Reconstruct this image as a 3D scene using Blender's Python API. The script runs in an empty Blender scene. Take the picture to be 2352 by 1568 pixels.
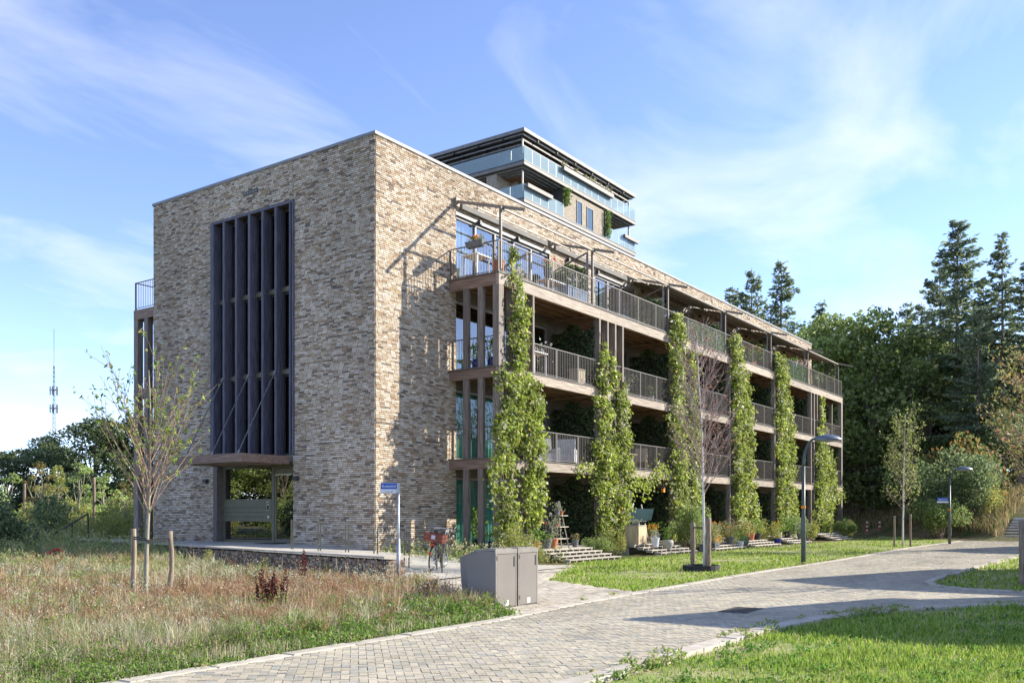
import bpy, math, random
import numpy as np
from mathutils import Vector, Matrix

scene = bpy.context.scene
COL = scene.collection
rng = np.random.default_rng(7)
random.seed(7)

# ------------------------------------------------------------------ camera, sky, sun, exposure
# world axes: +X runs along the long balcony facade, +Y along the entrance face, origin at the brick corner between them
TH = math.atan2(1489, 2104)
ST, CT = math.sin(TH), math.cos(TH)
CAM = Vector((-20.89, -20.03, 1.6))
cam_data = bpy.data.cameras.new('camera')
cam_data.sensor_width = 36.0
cam_data.lens = 2104 / 2352 * 36.0
cam_data.shift_y = (1180 - 784) / 2352
cam_data.clip_start = 0.1
cam_data.clip_end = 6000
cam = bpy.data.objects.new('camera', cam_data)
COL.objects.link(cam)
cam.location = CAM
cam.rotation_euler = (math.radians(90), 0, TH - math.radians(90))
scene.camera = cam

SUN = Vector((3.40, -2.86, 2.29)).normalized()
world = bpy.data.worlds.new('World')
scene.world = world
world.use_nodes = True
wn, wl = world.node_tree.nodes, world.node_tree.links
wn.clear()
w_out = wn.new('ShaderNodeOutputWorld')
w_bg = wn.new('ShaderNodeBackground')
w_bg.inputs['Strength'].default_value = 0.15
sky = wn.new('ShaderNodeTexSky')
sky.sky_type = 'NISHITA'
sky.sun_disc = False
sky.sun_elevation = math.asin(SUN.z)
sky.sun_rotation = math.atan2(SUN.x, SUN.y)
sky.air_density = 1.0
sky.dust_density = 0.0
sky.altitude = 4000
sky.ozone_density = 3.0
# thin wispy clouds on a flat layer, the same all round the sky
tc = wn.new('ShaderNodeTexCoord')
sep = wn.new('ShaderNodeSeparateXYZ')
wl.new(tc.outputs['Generated'], sep.inputs[0])
def wmath(op, a, b=None):
    n = wn.new('ShaderNodeMath'); n.operation = op
    for i, s in enumerate((a, b)):
        if s is None: continue
        if isinstance(s, (int, float)): n.inputs[i].default_value = s
        else: wl.new(s, n.inputs[i])
    return n.outputs[0]
zz = wmath('ADD', wmath('MAXIMUM', sep.outputs[2], 0.0), 0.16)
cmb = wn.new('ShaderNodeCombineXYZ')
wl.new(wmath('DIVIDE', sep.outputs[0], zz), cmb.inputs[0])
wl.new(wmath('DIVIDE', sep.outputs[1], zz), cmb.inputs[1])
mp = wn.new('ShaderNodeMapping')
mp.inputs['Rotation'].default_value = (0, 0, math.radians(64))
mp.inputs['Scale'].default_value = (0.7, 1.15, 1)
mp.inputs['Location'].default_value = (3.3, 1.7, 0)
wl.new(cmb.outputs[0], mp.inputs[0])
n1 = wn.new('ShaderNodeTexNoise')
n1.inputs['Scale'].default_value = 1.7
n1.inputs['Detail'].default_value = 6
n1.inputs['Roughness'].default_value = 0.56
n1.inputs['Distortion'].default_value = 0.55
wl.new(mp.outputs[0], n1.inputs['Vector'])
ramp = wn.new('ShaderNodeValToRGB')
ramp.color_ramp.elements[0].position = 0.48
ramp.color_ramp.elements[0].color = (0.0, 0.0, 0.0, 1)
ramp.color_ramp.elements[1].position = 0.76
ramp.color_ramp.elements[1].color = (0.6, 0.6, 0.6, 1)
wl.new(n1.outputs['Fac'], ramp.inputs[0])
cmix = wn.new('ShaderNodeMixRGB')
wl.new(ramp.outputs[0], cmix.inputs[0])
tintn = wn.new('ShaderNodeMixRGB'); tintn.blend_type = 'MULTIPLY'; tintn.inputs[0].default_value = 1.0
tintn.inputs[2].default_value = (1.17, 1.0, 1.0, 1)
wl.new(sky.outputs[0], tintn.inputs[1]); wl.new(tintn.outputs[0], cmix.inputs[1])
cmix.inputs[2].default_value = (3.3, 3.4, 3.6, 1)
wl.new(cmix.outputs[0], w_bg.inputs['Color'])
wl.new(w_bg.outputs[0], w_out.inputs[0])

sun_data = bpy.data.lights.new('sun', 'SUN')
sun_data.energy = 3.8
sun_data.angle = math.radians(0.53)
sun_data.color = (1.0, 0.935, 0.80)
sun = bpy.data.objects.new('sun', sun_data)
COL.objects.link(sun)
sun.rotation_euler = (-SUN).to_track_quat('-Z', 'Y').to_euler()

scene.render.engine = 'CYCLES'
scene.view_settings.view_transform = 'Standard'
scene.view_settings.look = 'None'
scene.view_settings.gamma = 1.0
scene.view_settings.use_curve_mapping = False
scene.view_settings.exposure = 1.4
scene.cycles.max_bounces = 8
scene.cycles.transparent_max_bounces = 12
scene.cycles.diffuse_bounces = 3
scene.cycles.glossy_bounces = 3
scene.cycles.use_denoising = True

# ------------------------------------------------------------------ materials
MATS = {}
def new_mat(name):
    m = bpy.data.materials.new(name); m.use_nodes = True
    MATS[name] = m
    nt = m.node_tree
    return m, nt.nodes, nt.links, nt.nodes['Principled BSDF']

def noise_node(n, l, scale, detail=4, stretch=None, coord='Object', rough=0.55):
    if coord == 'World': v = n.new('ShaderNodeNewGeometry').outputs['Position']
    else: v = n.new('ShaderNodeTexCoord').outputs[coord]
    if stretch:
        mpn = n.new('ShaderNodeMapping'); mpn.inputs['Scale'].default_value = stretch
        l.new(v, mpn.inputs[0]); v = mpn.outputs[0]
    x = n.new('ShaderNodeTexNoise')
    x.inputs['Scale'].default_value = scale
    x.inputs['Detail'].default_value = detail
    x.inputs['Roughness'].default_value = rough
    l.new(v, x.inputs['Vector'])
    return x

def simple(name, c1, c2=None, scale=6, rough=0.8, bump=0.0, stretch=None, metal=0.0, spec=0.5, lo=0.35, hi=0.65, coord=None, bscale=None, perobj=0.0):
    """two-tone noise material in world position"""
    m, n, l, b = new_mat(name)
    b.inputs['Roughness'].default_value = rough
    b.inputs['Metallic'].default_value = metal
    b.inputs['Specular IOR Level'].default_value = spec
    if c2 is None:
        b.inputs['Base Color'].default_value = (*c1, 1)
    else:
        x = noise_node(n, l, scale, 5, stretch, coord or 'World')
        r = n.new('ShaderNodeValToRGB')
        r.color_ramp.elements[0].position = lo; r.color_ramp.elements[0].color = (*c1, 1)
        r.color_ramp.elements[1].position = hi; r.color_ramp.elements[1].color = (*c2, 1)
        l.new(x.outputs['Fac'], r.inputs[0])
        col = r.outputs[0]
        if perobj:
            oi = n.new('ShaderNodeObjectInfo')
            hs = n.new('ShaderNodeHueSaturation')
            mr = n.new('ShaderNodeMapRange')
            mr.inputs[3].default_value = 1 - perobj; mr.inputs[4].default_value = 1 + perobj
            l.new(oi.outputs['Random'], mr.inputs[0]); l.new(mr.outputs[0], hs.inputs['Value'])
            l.new(col, hs.inputs['Color']); col = hs.outputs[0]
        l.new(col, b.inputs['Base Color'])
    if bump:
        y = noise_node(n, l, bscale or scale * 3, 4, stretch, coord or 'World')
        bp = n.new('ShaderNodeBump'); bp.inputs['Strength'].default_value = bump; bp.inputs['Distance'].default_value = 0.02
        l.new(y.outputs['Fac'], bp.inputs['Height']); l.new(bp.outputs[0], b.inputs['Normal'])
    return m

def tinted(name, rough=0.8, transl=0.0, amp=0.15, scale=20, bump=0.0, spec=0.3, stain=None):
    """colour from the mesh's own 'tint' attribute (each brick, stone or leaf has its own colour)"""
    m, n, l, b = new_mat(name)
    b.inputs['Roughness'].default_value = rough
    b.inputs['Specular IOR Level'].default_value = spec
    a = n.new('ShaderNodeAttribute'); a.attribute_name = 'tint'
    col = a.outputs['Color']
    if amp:
        x = noise_node(n, l, scale, 4, None, 'World')
        mr = n.new('ShaderNodeMapRange'); mr.inputs[1].default_value = 0.3; mr.inputs[2].default_value = 0.7
        mr.inputs[3].default_value = 1 - amp; mr.inputs[4].default_value = 1 + amp
        l.new(x.outputs['Fac'], mr.inputs[0])
        hs = n.new('ShaderNodeHueSaturation'); l.new(mr.outputs[0], hs.inputs['Value']); l.new(col, hs.inputs['Color'])
        col = hs.outputs[0]
        if bump:
            bp = n.new('ShaderNodeBump'); bp.inputs['Strength'].default_value = bump; bp.inputs['Distance'].default_value = 0.01
            l.new(x.outputs['Fac'], bp.inputs['Height']); l.new(bp.outputs[0], b.inputs['Normal'])
    if stain:
        sc, am, stretch = stain
        x2 = noise_node(n, l, sc, 6, stretch, 'World', 0.65)
        m2 = n.new('ShaderNodeMapRange'); m2.inputs[1].default_value = 0.32; m2.inputs[2].default_value = 0.66
        m2.inputs[3].default_value = 1 - am; m2.inputs[4].default_value = 1 + am*0.5
        l.new(x2.outputs['Fac'], m2.inputs[0])
        h2 = n.new('ShaderNodeHueSaturation'); l.new(m2.outputs[0], h2.inputs['Value']); l.new(col, h2.inputs['Color']); col = h2.outputs[0]
    l.new(col, b.inputs['Base Color'])
    if transl:
        tr = n.new('ShaderNodeBsdfTranslucent'); l.new(col, tr.inputs['Color'])
        mx = n.new('ShaderNodeMixShader'); mx.inputs[0].default_value = transl
        l.new(b.outputs[0], mx.inputs[1]); l.new(tr.outputs[0], mx.inputs[2])
        l.new(mx.outputs[0], n['Material Output'].inputs[0])
    return m

def glass_mat(name, tint, ior, rough=0.0, base=0.0, wobble=0.0):
    """pane: Fresnel mix of mirror reflection and tinted transparency"""
    m, n, l, b = new_mat(name)
    n.remove(b)
    gl = n.new('ShaderNodeBsdfGlossy'); gl.inputs['Roughness'].default_value = rough
    tr = n.new('ShaderNodeBsdfTransparent'); tr.inputs['Color'].default_value = (*tint, 1)
    fr = n.new('ShaderNodeFresnel'); fr.inputs['IOR'].default_value = ior
    mx = n.new('ShaderNodeMixShader')
    # only the outer face of the thin pane mirrors; the inner face passes light straight on
    ge = n.new('ShaderNodeNewGeometry')
    inv = n.new('ShaderNodeMath'); inv.operation = 'SUBTRACT'; inv.inputs[0].default_value = 1.0; l.new(ge.outputs['Backfacing'], inv.inputs[1])
    mu = n.new('ShaderNodeMath'); mu.operation = 'MULTIPLY'; l.new(fr.outputs[0], mu.inputs[0]); l.new(inv.outputs[0], mu.inputs[1])
    fac = mu.outputs[0]
    if wobble:
        x = noise_node(n, l, 0.7, 2, None, 'World')
        bp = n.new('ShaderNodeBump'); bp.inputs['Strength'].default_value = wobble; bp.inputs['Distance'].default_value = 0.05
        l.new(x.outputs['Fac'], bp.inputs['Height']); l.new(bp.outputs[0], gl.inputs['Normal'])
    l.new(fac, mx.inputs[0]); l.new(tr.outputs[0], mx.inputs[1]); l.new(gl.outputs[0], mx.inputs[2])
    sh = mx.outputs[0]
    if base:
        df = n.new('ShaderNodeBsdfDiffuse'); df.inputs['Color'].default_value = (0.36, 0.46, 0.50, 1)
        m2 = n.new('ShaderNodeMixShader'); m2.inputs[0].default_value = base
        l.new(sh, m2.inputs[1]); l.new(df.outputs[0], m2.inputs[2]); sh = m2.outputs[0]
    l.new(sh, n['Material Output'].inputs[0])
    return m

tinted('brick', 0.9, 0, 0.10, 30, 0.25, stain=(0.5, 0.24, (1, 1, 0.22)))
tinted('paver', 0.92, 0, 0.16, 45, 0.25, stain=(0.7, 0.26, (0.45, 1, 1)))
tinted('stone', 0.9, 0, 0.25, 25, 0.6)
tinted('leaf', 0.5, 0.5, 0.0, spec=0.25)
tinted('petal', 0.7, 0.3, 0.0)
tinted('blade', 0.7, 0.4, 0.0, spec=0.2)
simple('mortar', (0.075, 0.063, 0.05), (0.125, 0.105, 0.085), 9, 0.95, 0.3)
simple('wall_brickish', (0.22, 0.16, 0.11), (0.40, 0.33, 0.25), 14, 0.9, 0.4, (1, 1, 3))
simple('wood_v', (0.125, 0.10, 0.085), (0.27, 0.22, 0.18), 5, 0.75, 0.25, (6, 6, 0.35), perobj=0.22)
simple('wood_fin_shade', (0.055, 0.053, 0.075), (0.14, 0.13, 0.165), 5, 0.75, 0.25, (6, 6, 0.35), perobj=0.2)  # same timber as the balcony posts, with the bluish shade put into its colour
simple('wood_x', (0.19, 0.145, 0.11), (0.40, 0.33, 0.26), 4, 0.75, 0.25, (0.35, 6, 7), perobj=0.15)
simple('wood_y', (0.15, 0.09, 0.062), (0.30, 0.205, 0.15), 4, 0.75, 0.25, (6, 0.35, 7), perobj=0.15)
simple('joist', (0.13, 0.07, 0.045), (0.26, 0.15, 0.095), 4, 0.8, 0.2, (0.4, 5, 5))
simple('ceiling_board', (0.20, 0.09, 0.045), (0.36, 0.17, 0.085), 3, 0.6, 0.2, (0.5, 9, 4))
simple('plank_grey', (0.30, 0.26, 0.21), (0.52, 0.47, 0.39), 5, 0.85, 0.3, (0.5, 7, 7), perobj=0.15)
simple('wood_light', (0.42, 0.31, 0.18), (0.60, 0.47, 0.30), 4, 0.8, 0.2, (5, 5, 0.5))
simple('stake_wood', (0.16, 0.115, 0.08), (0.34, 0.265, 0.19), 5, 0.85, 0.4, (8, 8, 0.6), perobj=0.15)
simple('metal_rail', (0.115, 0.10, 0.085), (0.15, 0.13, 0.11), 10, 0.5, spec=0.4)
simple('metal_dark', (0.03, 0.03, 0.033), (0.05, 0.05, 0.052), 8, 0.5)
simple('metal_olive', (0.12, 0.108, 0.066), (0.145, 0.13, 0.082), 6, 0.45)
simple('metal_taupe', (0.20, 0.165, 0.125), (0.25, 0.21, 0.16), 6, 0.55)
simple('metal_galv', (0.30, 0.31, 0.32), (0.45, 0.46, 0.47), 12, 0.45, metal=0.7)
simple('coping', (0.17, 0.172, 0.18), (0.22, 0.222, 0.23), 3, 0.55)
simple('frame_grey', (0.19, 0.178, 0.165), (0.25, 0.235, 0.215), 5, 0.5)
simple('frame_dark', (0.055, 0.05, 0.045), (0.08, 0.072, 0.064), 5, 0.5)
simple('frame_white', (0.62, 0.62, 0.60), (0.72, 0.72, 0.70), 4, 0.5)
simple('cabinet', (0.185, 0.168, 0.15), (0.205, 0.187, 0.168), 2, 0.5, spec=0.35)
simple('cabinet_edge', (0.21, 0.19, 0.17), (0.25, 0.23, 0.205), 5, 0.45)
simple('lamp_green', (0.055, 0.075, 0.07), (0.08, 0.105, 0.10), 6, 0.45)
simple('lamp_head', (0.13, 0.15, 0.19), (0.18, 0.20, 0.24), 6, 0.35, metal=0.5)
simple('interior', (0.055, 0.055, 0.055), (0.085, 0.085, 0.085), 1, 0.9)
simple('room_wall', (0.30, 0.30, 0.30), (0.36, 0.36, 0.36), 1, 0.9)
simple('curtain_teal', (0.09, 0.30, 0.265), (0.21, 0.46, 0.415), 3, 0.8, 0, (8, 8, 0.4))
simple('curtain_white', (0.55, 0.60, 0.58), (0.70, 0.74, 0.72), 3, 0.8, 0, (9, 9, 0.4))
simple('concrete', (0.36, 0.335, 0.28), (0.48, 0.45, 0.385), 3, 0.9, 0.3, bscale=40)
simple('kerb', (0.40, 0.355, 0.285), (0.52, 0.465, 0.385), 5, 0.9, 0.3, bscale=50, perobj=0.08)
simple('stair_stone', (0.40, 0.39, 0.37), (0.54, 0.53, 0.50), 2.5, 0.9, 0.3, bscale=30, perobj=0.08)
simple('soil_joint', (0.24, 0.195, 0.14), (0.36, 0.30, 0.22), 18, 0.95, 0.4)
simple('grate', (0.05, 0.042, 0.036), (0.10, 0.085, 0.072), 25, 0.7)
simple('terracotta', (0.42, 0.14, 0.06), (0.52, 0.20, 0.10), 9, 0.85)
simple('pot_grey', (0.10, 0.105, 0.11), (0.16, 0.165, 0.17), 9, 0.7)
simple('pot_stone', (0.30, 0.28, 0.23), (0.40, 0.37, 0.31), 9, 0.8, 0.2)
simple('pot_green', (0.10, 0.14, 0.11), (0.15, 0.19, 0.15), 9, 0.7)
simple('pot_blue', (0.012, 0.02, 0.17), (0.02, 0.035, 0.26), 9, 0.3)
simple('pot_white', (0.55, 0.56, 0.56), (0.66, 0.67, 0.67), 9, 0.6)
simple('pot_ochre', (0.50, 0.24, 0.04), (0.60, 0.31, 0.07), 9, 0.7)
simple('pot_black', (0.018, 0.018, 0.02), (0.03, 0.03, 0.033), 9, 0.6)
simple('teal_paint', (0.010, 0.045, 0.055), (0.018, 0.065, 0.075), 2, 0.5)
simple('white_paint', (0.70, 0.70, 0.68), (0.80, 0.80, 0.78), 5, 0.6)
simple('cushion_grey', (0.42, 0.42, 0.43), (0.52, 0.52, 0.53), 6, 0.9)
simple('cushion_blue', (0.20, 0.25, 0.33), (0.27, 0.33, 0.42), 6, 0.9)
simple('wicker', (0.30, 0.24, 0.17), (0.46, 0.38, 0.28), 40, 0.8, 0.4)
simple('crate_red', (0.14, 0.035, 0.018), (0.22, 0.06, 0.03), 8, 0.6)
simple('rubber', (0.015, 0.015, 0.016), (0.028, 0.028, 0.03), 20, 0.75)
simple('chrome', (0.55, 0.55, 0.56), (0.65, 0.65, 0.66), 9, 0.25, metal=0.9)
simple('red_plastic', (0.42, 0.015, 0.01), (0.52, 0.03, 0.02), 9, 0.4)
simple('sign_blue', (0.018, 0.09, 0.40), (0.025, 0.115, 0.46), 4, 0.45)
simple('sign_white', (0.72, 0.73, 0.74), (0.80, 0.81, 0.82), 4, 0.5)
simple('ink', (0.015, 0.015, 0.015))
simple('sticker', (0.78, 0.78, 0.78))
simple('orange_band', (0.70, 0.26, 0.02))
simple('bark_grey', (0.11, 0.09, 0.07), (0.24, 0.20, 0.16), 6, 0.95, 0.6, (4, 4, 0.7))
simple('bark_pine', (0.13, 0.095, 0.075), (0.27, 0.21, 0.17), 5, 0.95, 0.6, (4, 4, 0.6))
simple('bark_young', (0.20, 0.18, 0.12), (0.36, 0.33, 0.24), 9, 0.85, 0.3, (6, 6, 1))
simple('bark_birch', (0.40, 0.36, 0.32), (0.72, 0.68, 0.63), 7, 0.8, 0.2, (3, 3, 9), lo=0.3, hi=0.5)
simple('twig_red', (0.24, 0.155, 0.10), (0.38, 0.27, 0.18), 8, 0.8)
simple('twig_brown', (0.26, 0.185, 0.155), (0.42, 0.32, 0.28), 8, 0.85)
simple('vine_stem', (0.12, 0.09, 0.06), (0.22, 0.17, 0.12), 10, 0.9)
simple('roof_tile', (0.10, 0.06, 0.05), (0.16, 0.10, 0.08), 8, 0.8, 0.3)
simple('house_brick', (0.24, 0.14, 0.10), (0.34, 0.21, 0.15), 12, 0.9, 0.3)
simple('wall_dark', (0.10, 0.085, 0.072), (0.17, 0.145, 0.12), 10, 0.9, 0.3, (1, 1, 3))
simple('awning_cloth', (0.15, 0.14, 0.125), (0.19, 0.178, 0.16), 2, 0.85)
simple('tower_brick', (0.20, 0.16, 0.12), (0.42, 0.36, 0.28), 7, 0.9, 0.4, (1, 1, 2.6))
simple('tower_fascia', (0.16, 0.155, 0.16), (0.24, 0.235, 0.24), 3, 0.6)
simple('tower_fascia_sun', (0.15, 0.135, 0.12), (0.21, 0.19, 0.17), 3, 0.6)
simple('rod', (0.10, 0.10, 0.105), (0.15, 0.15, 0.155), 5, 0.5)
glass_mat('glass_window', (0.62, 0.72, 0.70), 3.0, 0.0, wobble=0.02)
glass_mat('glass_bright', (0.75, 0.80, 0.80), 5.0, 0.0, wobble=0.02)
glass_mat('glass_clear', (0.80, 0.88, 0.86), 1.75, 0.0, wobble=0.02)
glass_mat('glass_dark', (0.30, 0.34, 0.40), 1.55, 0.0, wobble=0.02)
glass_mat('glass_door', (0.32, 0.36, 0.36), 4.2, 0.0, wobble=0.012)
glass_mat('glass_balustrade', (0.86, 0.94, 0.96), 1.6, 0.03, base=0.5)

def ground_material():
    m, n, l, b = new_mat('ground')
    a = noise_node(n, l, 0.35, 6, None, 'World'); c = noise_node(n, l, 6, 5, None, 'World')
    r1 = n.new('ShaderNodeValToRGB')
    r1.color_ramp.elements[0].position = 0.38; r1.color_ramp.elements[0].color = (0.075, 0.105, 0.025, 1)
    r1.color_ramp.elements[1].position = 0.62; r1.color_ramp.elements[1].color = (0.20, 0.155, 0.085, 1)
    l.new(a.outputs['Fac'], r1.inputs[0])
    r2 = n.new('ShaderNodeValToRGB')
    r2.color_ramp.elements[0].position = 0.3; r2.color_ramp.elements[0].color = (0.45, 0.45, 0.45, 1)
    r2.color_ramp.elements[1].position = 0.7; r2.color_ramp.elements[1].color = (1.3, 1.3, 1.3, 1)
    l.new(c.outputs['Fac'], r2.inputs[0])
    mx = n.new('ShaderNodeMixRGB'); mx.blend_type = 'MULTIPLY'; mx.inputs[0].default_value = 1
    l.new(r1.outputs[0], mx.inputs[1]); l.new(r2.outputs[0], mx.inputs[2])
    l.new(mx.outputs[0], b.inputs['Base Color']); b.inputs['Roughness'].default_value = 0.95
    b.inputs['Specular IOR Level'].default_value = 0.1
    bp = n.new('ShaderNodeBump'); bp.inputs['Strength'].default_value = 0.6; bp.inputs['Distance'].default_value = 0.05
    l.new(c.outputs['Fac'], bp.inputs['Height']); l.new(bp.outputs[0], b.inputs['Normal'])
ground_material()
simple('lawn_soil', (0.20, 0.25, 0.06), (0.40, 0.32, 0.18), 1.1, 0.95, 0.5, lo=0.42, hi=0.68, bscale=20)

# ------------------------------------------------------------------ mesh helpers
class MB:
    """collects shapes; build() links them as ONE mesh object"""
    def __init__(self): self.v = []; self.f = []
    def add(self, vs, fs):
        o = len(self.v); self.v.extend([tuple(p) for p in vs]); self.f.extend([tuple(i + o for i in f) for f in fs]); return self
    def box(self, x0, x1, y0, y1, z0, z1):
        x0, x1 = min(x0, x1), max(x0, x1); y0, y1 = min(y0, y1), max(y0, y1); z0, z1 = min(z0, z1), max(z0, z1)
        return self.add([(x0,y0,z0),(x1,y0,z0),(x1,y1,z0),(x0,y1,z0),(x0,y0,z1),(x1,y0,z1),(x1,y1,z1),(x0,y1,z1)],
                        [(0,3,2,1),(4,5,6,7),(0,1,5,4),(1,2,6,5),(2,3,7,6),(3,0,4,7)])
    def bevbox(self, x0, x1, y0, y1, z0, z1, c):
        """box with chamfered top edges"""
        vs = [(x0,y0,z0),(x1,y0,z0),(x1,y1,z0),(x0,y1,z0),(x0,y0,z1-c),(x1,y0,z1-c),(x1,y1,z1-c),(x0,y1,z1-c),
              (x0+c,y0+c,z1),(x1-c,y0+c,z1),(x1-c,y1-c,z1),(x0+c,y1-c,z1)]
        fs = [(0,3,2,1),(8,9,10,11)]
        for i in range(4):
            j = (i+1) % 4; fs += [(i,j,j+4,i+4),(i+4,j+4,j+8,i+8)]
        return self.add(vs, fs)
    def obox(self, c, ax, ay, az):
        """box from centre and three half-axis vectors"""
        c, ax, ay, az = Vector(c), Vector(ax), Vector(ay), Vector(az)
        vs = [c + sx*ax + sy*ay + sz*az for sz in (-1,1) for sx, sy in ((-1,-1),(1,-1),(1,1),(-1,1))]
        return self.add(vs, [(0,3,2,1),(4,5,6,7),(0,1,5,4),(1,2,6,5),(2,3,7,6),(3,0,4,7)])
    def bar(self, a, b, w, h=None, up=(0,0,1)):
        """rectangular bar from a to b"""
        a, b = Vector(a), Vector(b); d = (b - a); L = d.length
        if L < 1e-6: return self
        d /= L; up = Vector(up)
        if abs(d.dot(up)) > 0.98: up = Vector((1,0,0))
        s = d.cross(up).normalized(); t = s.cross(d).normalized()
        return self.obox((a+b)/2, d*(L/2), s*(w/2), t*((h or w)/2))
    def tube(self, pts, radii, n=7, cap=True):
        pts = [Vector(p) for p in pts]
        if isinstance(radii, (int, float)): radii = [radii]*len(pts)
        prev = None; rings = []; o = len(self.v)
        for i, p in enumerate(pts):
            d = (pts[min(i+1, len(pts)-1)] - pts[max(i-1, 0)]).normalized()
            if prev is None:
                ref = Vector((0,0,1)) if abs(d.z) < 0.9 else Vector((1,0,0))
                s = d.cross(ref).normalized()
            else:
                s = (prev - d * prev.dot(d)).normalized()
            prev = s; t = d.cross(s)
            for k in range(n):
                a = 2*math.pi*k/n
                self.v.append(tuple(p + (s*math.cos(a) + t*math.sin(a))*radii[i]))
        for i in range(len(pts)-1):
            for k in range(n):
                k2 = (k+1) % n
                self.f.append((o+i*n+k, o+i*n+k2, o+(i+1)*n+k2, o+(i+1)*n+k))
        if cap:
            self.f.append(tuple(o+k for k in reversed(range(n)))); e = o+(len(pts)-1)*n
            self.f.append(tuple(e+k for k in range(n)))
        return self
    def lathe(self, prof, c=(0,0,0), n=14):
        o = len(self.v); c = Vector(c)
        for r, z in prof:
            for k in range(n):
                a = 2*math.pi*k/n; self.v.append((c.x+r*math.cos(a), c.y+r*math.sin(a), c.z+z))
        for i in range(len(prof)-1):
            for k in range(n):
                k2 = (k+1) % n; self.f.append((o+i*n+k, o+i*n+k2, o+(i+1)*n+k2, o+(i+1)*n+k))
        self.f.append(tuple(o+k for k in reversed(range(n)))); e = o+(len(prof)-1)*n
        self.f.append(tuple(e+k for k in range(n)))
        return self
    def prism(self, poly, z0, z1):
        n = len(poly); vs = [(x,y,z0) for x,y in poly] + [(x,y,z1) for x,y in poly]
        fs = [tuple(reversed(range(n))), tuple(range(n, 2*n))] + [(i,(i+1)%n,(i+1)%n+n,i+n) for i in range(n)]
        return self.add(vs, fs)
    def mesh(self, name, smooth=False):
        me = bpy.data.meshes.new(name); me.from_pydata(self.v, [], self.f); me.update()
        if smooth: me.polygons.foreach_set('use_smooth', [True]*len(me.polygons))
        return me
    def build(self, name, mat, parent=None, smooth=False, loc=None, kind=None):
        me = self.mesh(name, smooth)
        return link(name, me, mat, parent, loc, kind=kind)

def link(name, me, mat=None, parent=None, loc=None, rotz=None, kind=None):
    if mat is not None and len(me.materials) == 0: me.materials.append(MATS[mat])
    o = bpy.data.objects.new(name, me); COL.objects.link(o)
    if parent is not None: o.parent = parent
    if loc is not None: o.location = loc
    if rotz is not None: o.rotation_euler = (0, 0, rotz)
    if kind: o['kind'] = kind
    return o

LABELS = {}
def tag(o, label, cat, group=None):
    o['label'] = label; o['category'] = cat
    if group: o['group'] = group
    if label in LABELS and (not group or LABELS[label] != group): print('DUPLICATE LABEL', label)
    LABELS[label] = group
    return o
def thing(name, label, cat, loc=(0,0,0), rotz=0.0, group=None):
    o = bpy.data.objects.new(name, None); COL.objects.link(o)
    o.empty_display_size = 0.2
    o.location = loc; o.rotation_euler = (0, 0, rotz)
    return tag(o, label, cat, group)
def structure(o): o['kind'] = 'structure'; return o

def mesh_np(name, V, Fs, C=None, smooth=False):
    """fast mesh from arrays; Fs = list of (M,k) index arrays; C = per-vertex rgb"""
    me = bpy.data.meshes.new(name)
    V = np.ascontiguousarray(V, dtype=np.float32)
    me.vertices.add(len(V)); me.vertices.foreach_set('co', V.ravel())
    loops = np.concatenate([f.ravel() for f in Fs]).astype(np.int32)
    counts = np.concatenate([np.full(len(f), f.shape[1]) for f in Fs]).astype(np.int32)
    starts = np.concatenate([[0], np.cumsum(counts)[:-1]]).astype(np.int32)
    me.loops.add(len(loops)); me.loops.foreach_set('vertex_index', loops)
    me.polygons.add(len(counts)); me.polygons.foreach_set('loop_start', starts)
    me.polygons.foreach_set('use_smooth', np.full(len(counts), bool(smooth)))
    me.update(calc_edges=True); me.validate()
    if C is not None:
        at = me.attributes.new('tint', 'FLOAT_COLOR', 'POINT')
        c4 = np.ones((len(V), 4), dtype=np.float32); c4[:, :3] = C
        at.data.foreach_set('color', c4.ravel())
    return me

BOXF = np.array([(0,3,2,1),(4,5,6,7),(0,1,5,4),(1,2,6,5),(2,3,7,6),(3,0,4,7)])
BOXS = np.array([(-1,-1,-1),(1,-1,-1),(1,1,-1),(-1,1,-1),(-1,-1,1),(1,-1,1),(1,1,1),(-1,1,1)], dtype=np.float32)
def boxes_np(cen, half, rot=None, drop=()):
    """many boxes: centres (N,3), half sizes (N,3), optional z rotation (N,)"""
    N = len(cen); S = BOXS[None] * half[:, None, :]
    if rot is not None:
        c, s = np.cos(rot)[:, None], np.sin(rot)[:, None]
        S = np.stack([S[..., 0]*c - S[..., 1]*s, S[..., 0]*s + S[..., 1]*c, S[..., 2]], -1)
    V = (cen[:, None, :] + S).reshape(-1, 3)
    keep = [i for i in range(6) if i not in drop]
    F = (BOXF[keep][None] + (np.arange(N)*8)[:, None, None]).reshape(-1, 4)
    return V, F

def unit(v): return v / np.maximum(np.linalg.norm(v, axis=-1, keepdims=True), 1e-9)
def leaves_np(P, size, pal, w=0.45, axis=None, spread=1.0, fold=0.18, probs=None, r=None):
    """one folded diamond-shaped leaf per point; axis = preferred direction of the leaf"""
    r = r or rng; N = len(P)
    a = r.normal(size=(N, 3))
    if axis is not None: a = np.asarray(axis) + a*spread
    a = unit(a); b = unit(np.cross(a, r.normal(size=(N, 3)))); nrm = np.cross(a, b)
    s = size * r.uniform(0.65, 1.35, N) if np.isscalar(size) else size
    s = s[:, None]
    V = np.stack([P - a*s*0.5, P + b*s*w*0.5 + nrm*s*fold, P + a*s*0.5, P - b*s*w*0.5 + nrm*s*fold], 1).reshape(-1, 3)
    F = np.arange(4*N).reshape(-1, 4)
    pal = np.asarray(pal); idx = r.choice(len(pal), N, p=probs)
    C = np.repeat(pal[idx] * r.uniform(0.75, 1.25, (N, 1)), 4, 0)
    return V, F, C

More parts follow.
